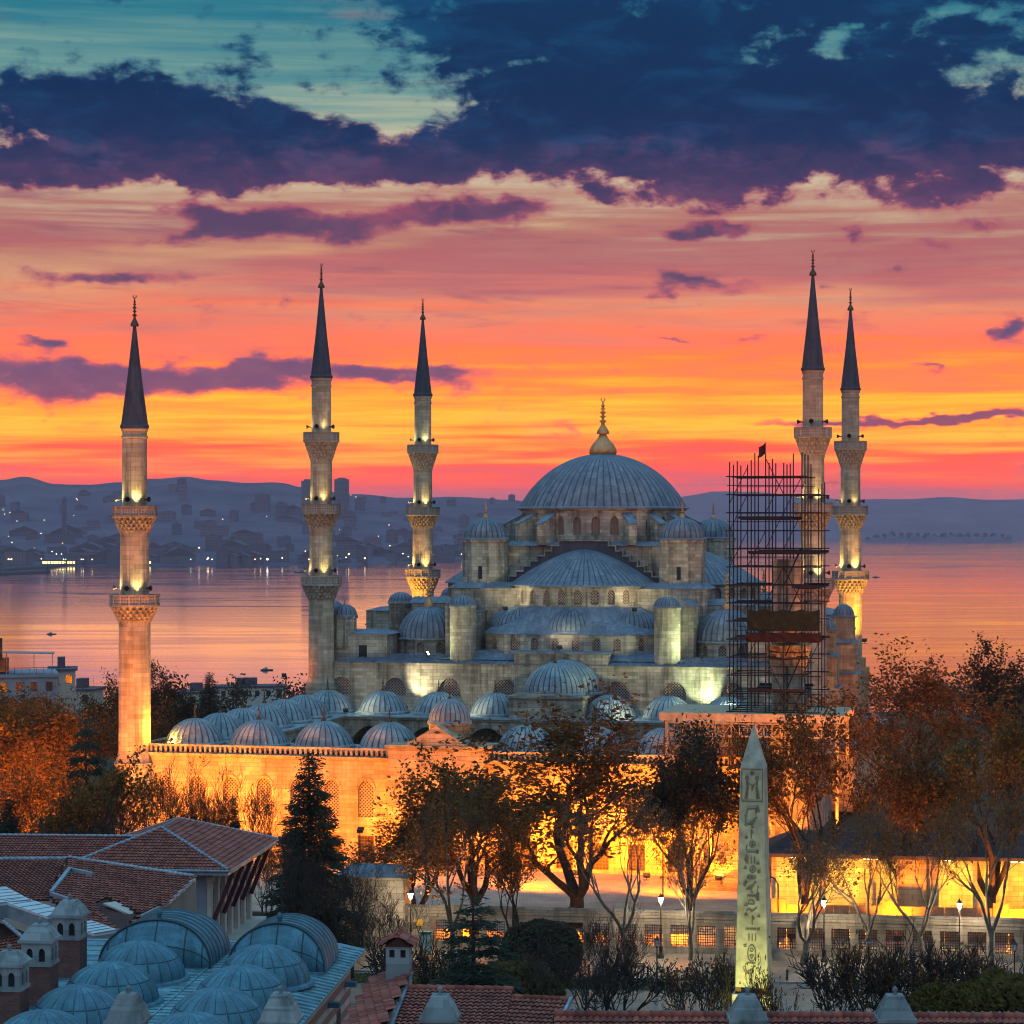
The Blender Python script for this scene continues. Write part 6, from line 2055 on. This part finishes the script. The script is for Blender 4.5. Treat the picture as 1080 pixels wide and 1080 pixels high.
# little windows and hoods on the wall below the eave
for k in range(5):
    v = -4.5 - k * 5.3
    m = MB(); m.box(-.5, -.41, v - .55, v + .55, ZR - 4.6, ZR - 2.7); m.build('window', MATS['pane_glass'], sb)
    m = MB(); m.box(-.45, .15, v - .2 + 2.2, v + .2 + 2.2, ZR - 1.9, ZR - 1.65); m.build('spout_hood', MATS['lead_fore'], sb)


def chimney(parent, x, y, zb, zt, w, brick_part=True, mat='brick', capmat='stone_cap', zl=None):
    """brick stack, arched stone lantern, ogee stone cap with a knob"""
    H = zt - zb; zl = zl if zl is not None else zb + H * .50; zc = zl + 1.02
    h = w / 2; m = MB(); m.box(x - h, x + h, y - h, y + h, zb, zl)
    st_ = m.build('chimney', MATS[mat], parent)
    m = MB(); m.box(x - h - .12, x + h + .12, y - h - .12, y + h + .12, zb - .05, zb + .16); m.build('flashing', MATS['lead_fore'], st_)
    m = MB()
    ops = [(w * .29, w * .22, zl + .14, zl + .58, .18), (w * .71, w * .22, zl + .14, zl + .58, .18)]
    for (ox, oy, ux, uy) in ((x - h, y - h, 1, 0), (x + h, y - h, 0, 1), (x + h, y + h, -1, 0), (x - h, y + h, 0, -1)):
        wall(m, flat_map(ox, oy, ux, uy, -uy, ux), 0, w, zl + .001, zc, ops, .14)
    m.box(x - h - .05, x + h + .05, y - h - .05, y + h + .05, zl - .07, zl + .06)
    m.box(x - h - .14, x + h + .14, y - h - .14, y + h + .14, zc, zc + .13)
    rem = zt - zc - .13 - .28
    prev = None
    for f, s_ in ((0, 1.12), (.12, 1.06), (.5, .86), (.85, .60), (.97, .54), (1.0, .5)):
        q = h * s_; z = zc + .13 + rem * f; sq = [(x - q, y - q), (x + q, y - q), (x + q, y + q), (x - q, y + q)]
        if prev: m.frustum(prev[0], prev[1], sq, z, top=f == 1.0)
        prev = (sq, z)
    m.lathe([(.10, zt - .3), (.06, zt - .18), (.12, zt - .1), (.08, zt), (.01, zt + .04)], 8, (x, y, 0))
    m.build('chimney_cap', MATS[capmat], st_)
    m = MB(); m.box(x - h + .16, x + h - .16, y - h + .16, y + h - .16, zl, zc); m.build('flue', MATS['shade'], st_)


for (px, base, top) in ((73.5, 1030, 943), (42, 1060, 968), (10, 1084, 996)):
    Y = (40 - ZR) * FPX / (base - 555); X_ = (px - 540) / FPX * Y
    rel = (X_ - CX, Y - CY); u = rel[0] * cos(FA) - rel[1] * sin(FA); v = rel[0] * sin(FA) + rel[1] * cos(FA)
    chimney(sb, u, v, ZR - .1, 40 + (555 - top) * Y / FPX, 1.36)
for (px, Y) in ((135, 92.0), (296, 92.0)):
    X_ = (px - 540) / FPX * Y; rel = (X_ - CX, Y - CY); u = rel[0] * cos(FA) - rel[1] * sin(FA); v = rel[0] * sin(FA) + rel[1] * cos(FA)
    chimney(sb, u, v, ZR - .1, 40 + (555 - 1040) * Y / FPX, 1.3, zl=19.6)

# ---- low tiled wing nearest the camera, with stone chimneys
nb = thing('tiled_wing', (4, 95, 0), radians(-1.2), 'low wing roofed in red tiles along the bottom edge, with stone capped chimneys', 'building')
zr = 40 + (555 - 1072.5) * 93 / FPX
m = MB(); m.box(-1.9, 26, -6.5, 4.0, 0, zr - 1.9); m.build('wall', MATS['plaster'], nb)
m = MB()
tiles(m, [(-2.3, -7, zr - 2.3), (26, -7, zr - 2.3), (26, -1.8, zr), (-2.3, -1.8, zr)]); tiles(m, [(26, 4.2, zr - 2.5), (-2.3, 4.2, zr - 2.5), (-2.3, -1.8, zr), (26, -1.8, zr)])
ridge_caps(m, (-2.3, -1.8, zr + .02), (26, -1.8, zr + .02), .15); m.build('roof', [MATS['tile'], MATS['tile_under']], nb)
m = MB()
for k in range(80): m.beam((-2.2 + k * .35, -1.8, zr + .15), (-2.2 + k * .35, -1.8, zr + .24), .07)
m.build('ridge_comb', MATS['gutter'], nb)
for px, tp in ((790, 1041), (945, 1040)):
    Y = 90.5; X_ = (px - 540) / FPX * Y; chimney(nb, X_ - 4 + .02, Y - 95, zr - 1.6, 40 + (555 - tp) * Y / FPX, 1.22, mat='plaster_blue', zl=40 + (555 - tp) * Y / FPX - 2.25)

# ---- cluster of small tiled roofs between the domes and the wing
ts = thing('tiled_cottage', (-4.6, 100, 0), radians(-5), 'small red tiled outbuilding squeezed between the domed building and the dark fir', 'building')


def zpx(py, Y): return 40 + (555 - py) * Y / FPX


z1 = zpx(1044, 104)
m = MB(); m.box(-2.2, 3.6, -9, 5.5, 0, z1 - 1.4); m.build('wall', MATS['plaster'], ts)
m = MB()
tiles(m, [(-.4, -9, z1 - 2.0), (4.3, -9, z1 - 2.0), (4.3, 4.2, z1), (-.4, 4.2, z1)]); tiles(m, [(-2.6, -9.5, z1 - 1.6), (-.5, -9.5, z1 - .9), (-.5, 7.6, z1 + .5), (-2.6, 7.6, z1 - .4)])
ridge_caps(m, (-2.6, 7.6, z1 - .35), (-.5, 7.6, z1 + .52)); ridge_caps(m, (-.4, 4.2, z1 + .03), (4.3, 4.2, z1 + .03))
m.build('roof', [MATS['tile'], MATS['tile_under']], ts)
m = MB(); m.beam((-.45, -9, z1 - 1.9), (-.45, 4.2, z1 + .06), .16, .2); m.build('verge', MATS['gutter'], ts)
m = MB(); x, y, zb_ = -1.05, 6.2, z1 + .1
ops = [(.28, .24, zb_ + 1.0, zb_ + 1.35, 0), (.78, .24, zb_ + 1.0, zb_ + 1.35, 0)]
for (ox, oy, ux, uy) in ((x - .53, y - .53, 1, 0), (x + .53, y - .53, 0, 1), (x + .53, y + .53, -1, 0), (x - .53, y + .53, 0, -1)):
    wall(m, flat_map(ox, oy, ux, uy, -uy, ux), 0, 1.06, zb_ - 1, zb_ + 1.6, ops, .15)
hut = m.build('chimney', MATS['stone_cap'], ts)
m = MB(); tiles(m, [(x - .72, y - .75, zb_ + 1.55), (x, y - .75, zb_ + 2.0), (x, y + .75, zb_ + 2.0), (x - .72, y + .75, zb_ + 1.55)]); tiles(m, [(x, y - .75, zb_ + 2.0), (x + .72, y - .75, zb_ + 1.55), (x + .72, y + .75, zb_ + 1.55), (x, y + .75, zb_ + 2.0)])
ridge_caps(m, (x, y - .78, zb_ + 2.0), (x, y + .78, zb_ + 2.0), .1); m.ridge([(x - .6, zb_ + 1.5), (x + .6, zb_ + 1.5), (x, zb_ + 1.93)], y - .6, y + .6, 1)
m.build('chimney_roof', [MATS['tile'], MATS['tile_under']], hut)
m = MB(); m.box(x - .4, x + .4, y - .4, y + .4, zb_ + .9, zb_ + 1.5); m.build('flue', MATS['shade'], hut)
Y = 91.0; chimney(ts, (465.5 - 540) / FPX * Y + 4.6 + .75, Y - 100, z1 - 2.6, zpx(1040, Y), 1.22, mat='plaster_blue', zl=zpx(1040, Y) - 2.25)
tc_ = thing('tiled_shed', ((552 - 540) / FPX * 112, 112, 0), radians(-14), 'low red tiled shed roof right of the ragged dark fir', 'building')
z2 = zpx(1050, 113)
m = MB(); m.box(-1.9, 1.9, -5.5, .8, 0, z2 - 1.0); m.build('wall', MATS['plaster'], tc_)
m = MB(); tiles(m, [(-2.3, -6, z2 - 1.6), (2.2, -6, z2 - 1.6), (2.2, .3, z2), (-2.3, .3, z2)]); ridge_caps(m, (-2.3, .3, z2 + .02), (2.2, .3, z2 + .02)); m.build('roof', [MATS['tile'], MATS['tile_under']], tc_)
m = MB(); m.beam((2.25, -6, z2 - 1.5), (2.25, .35, z2 + .08), .14, .2); m.build('verge', MATS['gutter'], tc_)

# ---- hip roofed house with pilasters and bracketed eaves
ZE, ZG = 17.0, 19.1
hb = thing('pilastered_house', (-19.3, 157, 0), -radians(6), 'tall house with hipped red tile roof, pilastered side and maroon eave brackets', 'building')
W_, D_ = 11.2, 15.9
m = MB(); m.box(-W_ + 1.4, -1.4, 1.4, D_ - 1.2, 0, ZE - .35); m.build('wall', MATS['plaster_blue'], hb)
m = MB()
for k in range(7):
    v = 1.6 + k * 2.05; m.box(-1.4, -1.1, v - .28, v + .28, 8, ZE - .6); m.box(-1.42, -1.0, v - .36, v + .36, ZE - .95, ZE - .6)
m.box(-1.4, -1.0, 1.4, D_ - 1.2, ZE - .6, ZE - .36); m.box(-1.4, -.2, 1.2, D_ - 1, 11.2, 11.5); m.box(-1.4, -.75, 1.3, D_ - 1.1, 10.6, 11.2); m.box(-1.39, -1.05, 1.4, D_ - 1.2, 3, 10.6)
m.build('pilasters', MATS['plaster'], hb)
for k in range(6):
    v = 1.6 + (k + .5) * 2.05
    mpw = flat_map(-1.385, v, 0, 1, -1, 0)
    w_ = MB(); w_.box(-1.42, -1.34, v - .55, v + .55, 12.0, 15.3); w_.lathe([(.55, 0), (.55, .06)], 16, (-1.38, v, 15.3)) if False else None
    f_ = w_.build('window', MATS['maroon'], hb)
    w_ = MB(); w_.box(-1.338, -1.32, v - .45, v + .45, 12.15, 13.6); w_.box(-1.338, -1.32, v - .45, v + .45, 13.7, 15.2); w_.build('pane', MATS['pane_glass'], f_)
for k in range(5):
    v = 1.7 + k * 2.9
    w_ = MB(); w_.beam((-1.0, v, ZE - 3.6), (.3, v, ZE - .35), .2, .28); w_.build('eave_bracket', MATS['maroon'], hb)
for u in (-2.6, -5.5, -8.4):
    w_ = MB(); w_.beam((u, 1.35, ZE - 3.2), (u, .1, ZE - .4), .2, .26); w_.build('eave_bracket', MATS['maroon'], hb)
    f_ = MB(); f_.box(u - 1.9, u - .9, 1.33, 1.42, 12.2, 15.2); f_ = f_.build('window', MATS['maroon'], hb)
    w_ = MB(); w_.box(u - 1.8, u - 1.0, 1.31, 1.325, 12.35, 13.7); w_.box(u - 1.8, u - 1.0, 1.31, 1.325, 13.8, 15.1); w_.build('pane', MATS['pane_glass'], f_)
a0, a1 = (-W_ / 2, 5.5, ZG), (-W_ / 2, D_ - 5.5, ZG)
cs = [(-W_, 0, ZE), (0.4, 0, ZE), (0.4, D_, ZE), (-W_, D_, ZE)]
m = MB()
tiles(m, [cs[0], cs[1], a0]); tiles(m, [cs[1], cs[2], a1, a0]); tiles(m, [cs[2], cs[3], a1]); tiles(m, [cs[3], cs[0], a0, a1])
for a, b in ((cs[0], a0), (cs[1], a0), (cs[2], a1), (cs[3], a1), (a0, a1)): ridge_caps(m, a, b, .12, 2)
m.build('roof', [MATS['tile'], MATS['tile_under'], MATS['gutter']], hb)
m = MB(); m.box(-W_, .35, .05, D_ - .05, ZE - .34, ZE - .06)
for a, b in zip(cs, cs[1:] + cs[:1]): m.tube([(a[0], a[1], ZE - .03), (b[0], b[1], ZE - .03)], .12, 8)
m.build('eave', MATS['gutter'], hb)
# long wing of the house running left
lwg = thing('long_wing', (-30.2, 160, 0), -radians(4), 'long red tiled wing running left from the hipped house', 'building')
m = MB(); m.box(-26, .5, -2.6, 5, 0, 16.6); m.build('wall', MATS['plaster'], lwg)
m = MB(); zt2 = zpx(882, 163.5)
tiles(m, [(-27, -3.2, zt2 - 1.75), (4.2, -3.2, zt2 - 1.75), (4.2, 3.2, zt2), (-27, 3.2, zt2)]); tiles(m, [(4.2, 8, zt2 - 1.4), (-27, 8, zt2 - 1.4), (-27, 3.2, zt2), (4.2, 3.2, zt2)])
ridge_caps(m, (-27, 3.2, zt2 + .02), (4.2, 3.2, zt2 + .02), .12, 2); m.build('roof', [MATS['tile'], MATS['tile_under'], MATS['gutter']], lwg)

# ---- gabled tiled roofs with skylights in front of them
gb = thing('gabled_house', (-24, 145, 0), 0, 'cream house with broad red tile roof, skylights and a cut out roof corner', 'building')


def at(px, py, Y): X_, Y_, Z_ = P(px, py, Y); return (X_ + 24, Y_ - 145, Z_)


A_, B_, C_, D2 = at(73, 905, 152), at(205, 925, 145.5), at(150, 968, 137.5), at(20, 950, 143)
A0 = at(-40, 907, 152); D0 = at(-60, 985, 140)
m = MB()
nrm = (Vector(B_) - Vector(A_)).cross(Vector(C_) - Vector(A_)).normalized()


def onpl(px, py):                                               # point of the main roof plane seen at a photo position
    d = Vector(((px - 540) / FPX, 1, (555 - py) / FPX)); o = Vector((24, -145, 40)); k = (Vector(A_) - o).dot(nrm) / d.dot(nrm); return tuple(o + d * k)


main = [A_, onpl(53, 945), onpl(100, 1000), onpl(128, 996), onpl(147, 966), onpl(176, 952), B_]
tiles(m, main, w=.30, h=.42, holes=([onpl(100, 952), onpl(112, 946), onpl(148, 964), onpl(128, 985), onpl(104, 964)],))
ridge_caps(m, A_, B_, .13, 2)
L0 = at(-30, 990, 139)
lft = [at(-45, 907, 152), A_, onpl(53, 945), at(40, 962, 143.5), at(-45, 948, 143.5)]
tiles(m, [at(-45, 950, 144), at(52, 950, 144), at(73, 907, 152), at(-45, 907, 152)], w=.28, h=.40)
ridge_caps(m, at(-45, 907, 152), at(73, 906, 152), .13, 2)
tiles(m, [at(-30, 1024, 131), at(40, 1022, 131), at(34, 985, 138), at(-30, 962, 138)], w=.28, h=.40)
ridge_caps(m, at(-5, 965, 137.5), at(36, 1000, 133), .12, 2)
m.build('roof', [MATS['tile'], MATS['tile_under'], MATS['gutter']], gb)
m = MB()
lo = lambda q, dz: (q[0], q[1], q[2] - dz)
for a, b in ((B_, onpl(176, 952)), (onpl(176, 952), onpl(147, 966)), (onpl(147, 966), onpl(128, 996))):
    m.add([lo(a, .12), lo(b, .12), lo(b, 9), lo(a, 9)], [(0, 1, 2, 3), (3, 2, 1, 0)])
c3_ = at(205, 935, 147); m.add([lo(B_, .12), lo(at(207, 925, 150), .12), lo(at(207, 925, 150), 9), lo(B_, 9)], [(0, 1, 2, 3), (3, 2, 1, 0)])
m.build('wall', MATS['plaster'], gb)
m = MB()
for a, b in ((B_, onpl(176, 952)), (onpl(176, 952), onpl(147, 966)), (A_, onpl(53, 945))): m = MB(); m.beam(lo(a, .1), lo(b, .1), .18, .22); m.build('gutter', MATS['gutter'], gb)
m = MB(); m.tube([lo(onpl(164, 957), .1), lo(onpl(164, 957), 4)], .09, 8); m.build('downpipe', MATS['gutter'], gb)
# terrace cut into the roof corner
m = MB(); cut = [onpl(112, 946), onpl(148, 964), onpl(128, 985), onpl(104, 964)]
m.add([lo(q, 1.1) for q in cut], [(0, 1, 2, 3)]); 
for a, b in zip(cut, cut[1:] + cut[:1]): m.add([a, b, lo(b, 1.1), lo(a, 1.1)], [(0, 1, 2, 3), (3, 2, 1, 0)])
tr_ = m.build('roof_terrace', MATS['tile_under'], gb)
m = MB(); m.beam(lo(onpl(115, 955), -.15), lo(onpl(143, 962), .1), .9, .1); m.build('parapet', MATS['plaster'], tr_)
for a, b, w_ in ((at(-10, 938, 139.5), at(16, 952, 137), 2.0), (at(16, 950, 137.5), at(62, 966, 135), 1.7), (at(84, 974, 131.5), at(112, 984, 130), 1.7)):
    m = MB(); m.beam(a, b, w_, .14); f_ = m.build('skylight', MATS['skylight'], gb)
    m = MB(); n_ = 5
    for i in range(n_ + 1):
        q = Vector(a) + (Vector(b) - Vector(a)) * i / n_; t_ = (Vector(b) - Vector(a)).normalized().cross(Vector((0, 0, 1))).normalized(); m.beam(tuple(q - t_ * w_ / 2 + Vector((0, 0, .08))), tuple(q + t_ * w_ / 2 + Vector((0, 0, .08))), .06, .05)
    m.beam(lo(a, .45), lo(b, .45), w_ * .96, .75); m.build('frame', MATS['gutter'], f_)
m = MB(); m.beam(onpl(54, 944), lo(onpl(74, 920), -.1), .25, .5); m.beam(lo(onpl(74, 920), -.1), lo(onpl(97, 925), -.1), .25, .4); m.beam(onpl(54, 946), onpl(72, 952), .25, .6); m.build('dormer_flashing', MATS['gutter'], gb)

# ---- hotel and roofs down the slope on the far left
ht = thing('hotel', ((34 - 540) / FPX * 400, 400, 0), .25, 'pale blue grey hotel with roof terrace and awnings at the left edge', 'building')
zt3 = zpx(712, 400)
m = MB(); wops = [(1.5 + 2.4 * i, 1.1, zf, zf + 1.5, 0) for i in range(7) for zf in (zt3 - 3.6,)]
for lv2 in range(4):
    wall(m, flat_map(-14, -6, 1, 0, 0, 1), 0, 18, zt3 - 3.4 * (lv2 + 1), zt3 - 3.4 * lv2, [(1.5 + 2.5 * i, 1.1, zt3 - 3.4 * lv2 - 2.4, zt3 - 3.4 * lv2 - .8, 0) for i in range(7)], .3)
m.box(-14, 4, -5.65, 8, 0, zt3 - .02); m.box(-14.3, 4.3, -6.3, 8.3, zt3, zt3 + .5)
m.build('wall', MATS['plaster_blue'], ht)
for lv2 in range(4):
    for i in range(7):
        w_ = MB(); c_ = -14 + 1.5 + 2.5 * i; z_ = zt3 - 3.4 * lv2; w_.box(c_ - .55, c_ + .55, -5.8, -5.7, z_ - 2.4, z_ - .8); w_.build('window', MATS['pane_glass'], ht)
m = MB(); m.box(-14, -4, -3, 6, zt3 + .5, zt3 + 3.2); m.box(-10, -7, -2, 1, zt3 + 3.2, zt3 + 5.6); m.box(-6.2, -5.0, -1, 0, zt3 + 3.2, zt3 + 6.4); m.build('roof_room', MATS['pane_glass'], ht)
m = MB(); m.beam((-5, -4.5, zt3 + 4.2), (3.4, -5.2, zt3 + 4.0), 5.0, .16); m.beam((-13, -4.5, zt3 + 4.6), (-5.6, -4.5, zt3 + 4.4), 5, .16)
for x in (-4.5, 0, 3): m.beam((x, -6, zt3 + .5), (x, -6, zt3 + 4.1), .12)
m.build('awning', MATS['gutter'], ht)
m = MB()
for i in range(16): m.beam((-14 + i * 1.2, -6.2, zt3 + .5), (-14 + i * 1.2, -6.2, zt3 + 1.6), .06)
m.beam((-14, -6.2, zt3 + 1.6), (4.2, -6.2, zt3 + 1.6), .08); m.tube([(-6, 2, zt3 + 3), (-6, 2, zt3 + 9)], .06, 5); m.build('terrace_railing', MATS['steel'], ht)
rr = random.Random(77)
for px, top, w_, Y, lab in ((66, 706, 4.5, 420, 'narrow warm grey house right beside the hotel'), (88, 727, 6, 470, 'low flat roofed house between the hotel and the minaret'), (208, 730, 8, 560, 'small pale roof beyond the domes, left of the others'), (264, 724, 17, 600, 'pale house with rooftop hut beyond the courtyard domes')):
    X_ = (px - 540) / FPX * Y; z0 = ground_z(X_, Y); zt4 = zpx(top, Y) - z0
    t = thing('hillside_house', (X_, Y, z0), rr.uniform(-.3, .3), lab, 'house', 'houses down the slope')
    m = MB(); nwin = max(2, int(w_ / 2.6))
    wall(m, flat_map(-w_ / 2, -4, 1, 0, 0, 1), 0, w_, zt4 - 3.2, zt4, [(w_ * (i + .5) / nwin, 1.1, zt4 - 2.3, zt4 - .8, 0) for i in range(nwin)], .3)
    m.box(-w_ / 2, w_ / 2, -3.65, 4, -1, zt4 - .02); m.box(-w_ / 2, w_ / 2, -4, -3.64, -1, zt4 - 3.2); m.build('wall', MATS['plaster'], t)
    m = MB(); m.box(-w_ / 2 - .4, w_ / 2 + .4, -4.4, 4.4, zt4, zt4 + .35); m.box(-w_ * .2, w_ * .1, -1, 2, zt4 + .35, zt4 + 2.2); m.build('roof', MATS['far_roof'], t)
    for i in range(nwin):
        c_ = -w_ / 2 + w_ * (i + .5) / nwin; m = MB(); m.box(c_ - .55, c_ + .55, -3.78, -3.7, zt4 - 2.3, zt4 - .8); m.build('window', MATS['pane_glass'], t)

# ================================================================== floodlights of the place, and lamps added to brighten it
def ground_flood(p, aim, power, color, glow='lamp_glow_orange', label='', angle=120, s=.35, vis=True, group='floodlights', size=.3, mast=False):
    t = thing('floodlight', p, 0, label, 'floodlight', group)
    h, g = flood_mesh(Vector(aim) - Vector(p), s)
    base = MB(); base.box(-s, s, -s * .6, s * .6, -s * 1.25, -s * 1.1); base.beam((0, 0, -s * 1.1), (0, 0, -s * .2), s * .25)
    if mast: base.tube([(0, 0, .3 - p[2]), (0, 0, -s)], [.09, .05], 8)
    base.build('foot', MATS['lamp_black'], t, (0, 0, 0)); h.build('housing', MATS['lamp_black'], t); g.build('lens', MATS[glow], t)
    fw = (Vector(aim) - Vector(p)).normalized() * (s * .9)
    spot('floodlight_beam', fw, Vector(aim) - Vector(p), power, color, angle, .7, size, t)
    return t


L1 = 'orange floodlight on the ground aimed up at the forecourt facade'
for u in (-33, -24, -15, 9, 17, 25, 33):
    ground_flood(W(u, -99.5, 1.4), W(u, -91.5, 7), 40000 if u > 0 else 8500, sodium, label=L1)
ground_flood(W(-9, -98, 1.4), W(-3, -91.5, 12), 12000, sodium, label=L1)
ground_flood(W(-34.3, -91.0, 14.35), W(-37.6, -91.6, 17.5), 9000, (1, .42, .03), label='bright floodlight on the courtyard roof at the foot of the leftmost minaret', angle=140, s=.3)
ground_flood(W(-8.5, -84, 15.0), W(-11.8, -84.4, 15.5), 60, (1, .8, .4), label='small lamp between two front domes left of the gate block', angle=150, s=.2)
# pale greenish floods on the hall
gr = (.80, 1.0, .55)
ground_flood(W(26.5, -40, 14.6), W(10, -28, 20), 9000, gr, 'lamp_glow_white', 'pale green floodlight on the arcade roof at the right end of the hall', 110)
ground_flood(W(22, -33.5, 14.2), W(14, -16, 33), 9500, gr, 'lamp_glow_white', 'pale floodlight aimed up at the right weight tower', 70)
ground_flood(W(-22, -33.5, 14.2), W(-14, -20, 32), 6000, (1, .9, .55), 'lamp_glow_white', 'pale floodlight aimed up at the left weight tower', 70)
ground_flood(W(0, -31.0, 22.8), W(0, -12, 39), 1000, (1, .9, .6), 'lamp_glow_white', 'floodlight on the roof step in the middle of the hall front', 100)
ground_flood(W(20, -29, 21.6), W(14, -29, 25), 2200, gr, 'lamp_glow_white', 'small floodlight beside the right stair turret', 110)
ground_flood(W(-20, -29, 21.6), W(-14, -29, 25), 900, gr, 'lamp_glow_white', 'small floodlight beside the left stair turret', 110)
ground_flood(W(-38.5, 17, 23), W(-35.8, 22.5, 30), 20000, (1, .42, .03), label='orange floodlight under the minaret behind the hall on the left', angle=100)
ground_flood(W(38.5, 17, 22), W(35.8, 23, 29), 20000, (1, .42, .03), label='orange floodlight under the rightmost minaret', angle=100)
ground_flood(W(-40, -34, 18.5), W(-33, -20, 23), 900, sodium, label='orange floodlight by the left gallery of the hall', angle=120)
ground_flood(W(44, -34, 2), W(39, -20, 14), 5000, sodium, label='orange floodlight below the right side of the hall', angle=120)
ground_flood(W(46, -60, 2), W(39, -50, 9), 4000, sodium, label='orange floodlight beside the right wall of the forecourt', angle=120)

for u in (-26, -6, 12, 28, 44):  # masts and lamps added to brighten the ground before the facade
    ground_flood(W(u, -106, 6.5), W(u + 2, -97, .5), 42000, sodium, label='added orange floodlight on a short mast, brightening the outer court before the facade', angle=150, mast=True)
PKL = 'orange park lamp among the trees left of the forecourt'
for px, py, Y, k in ((62, 790, 248, 60000), (15, 850, 236, 60000), (40, 905, 262, 45000), (112, 880, 244, 16000), (-25, 800, 250, 60000), (150, 830, 268, 24000)):
    X_, Y_, Z_ = P(px, py, Y)
    ground_flood((X_, Y_, 1.2), (X_ + 1, Y_ + 5, 12), k, sodium, label=PKL, angle=160, group='park lamps')
for su in (-1, 1):
    ground_flood(W(su * 31.5, -37.5, 15), W(su * 35.6, -31, 27), 1500, (1, .7, .3), label='warm floodlight on the arcade roof aimed at the %s front minaret of the hall' % ('left' if su < 0 else 'right'), angle=70)
ground_flood(W(-33, -99, 1.2), W(-38.8, -91.5, 24), 9000, (1, .6, .2), label='warm floodlight aimed up the shaft of the leftmost minaret', angle=60)
ground_flood((OX - 4.5, OY - 6, .6), (OX, OY, 13), 5500, (.90, .88, .22), label='greenish floodlight at the foot of the obelisk, left one', angle=80)
ground_flood((OX + 1, OY - 7, .6), (OX, OY, 12), 4000, (.90, .88, .22), label='greenish floodlight at the foot of the obelisk, right one', angle=80)

for k in range(7):  # added lamps, hidden by the wall, so its openings glow
    ground_flood(Wl(4 + k * 10.5, -9.5, 2.4), Wl(4 + k * 10.5, -3.5, .3), 9000, sodium, label='added hidden orange lamp low behind the boundary wall, lighting the ground', angle=150)

RT = 'added orange floodlight brightening the right hand trees'
for s_, d, k in ((36, -20, 40000), (47, -26, 50000), (60, -22, 50000), (70, -14, 36000), (52, -45, 60000), (66, -40, 50000)):  # lamps added to give the right hand trees their orange light
    ground_flood(Wl(s_, d, .8), Wl(s_ - 1, d - 4, 12), k, sodium, label=RT, angle=160, group='floodlights')

for u, k in ((-28, 1800), (-12, 2200), (12, 2400), (27, 1800)):
    ground_flood(W(u, -42.5, 14.3), W(u * .8, -28, 22), k, (1, .86, .52), 'lamp_glow_white', 'pale floodlight on the porch roof aimed at the hall front, one of a row', 120)
for u in (-9.5, 9.5):
    ground_flood(W(u, -24.5, 28.0), W(u * .9, -14, 38), 1500, (1, .86, .5), 'lamp_glow_white', 'pale floodlight on the %s of the roofs below the great dome' % ('left' if u < 0 else 'right'), 130)

ground_flood(W(-35.6, -90.2, 14.3), W(-30, -86, 15), 2600, (1, .5, .06), label='added orange floodlight at the left end of the front balustrade, brightening the first dome', angle=150, s=.25)  # second lamp added here to spread the corner flood's light onto the dome

for s_, k in ((36, 18000), (46, 24000), (57, 24000), (67, 18000)):  # lamps added to light the near side of the crowns
    ground_flood(Wl(s_, -5.8, .8), Wl(s_, -13, 15), k, sodium, label='added orange floodlight just behind the boundary wall, brightening the trees from below', angle=110)
ground_flood(W(-5.2, -90.6, 15.0), W(-.5, -88.3, 18), 700, (1, .45, .05), label='small added orange floodlight on the gate block roof, brightening its dome', angle=120, s=.2)  # lamp added where the pediment blocks the facade floods from the dome
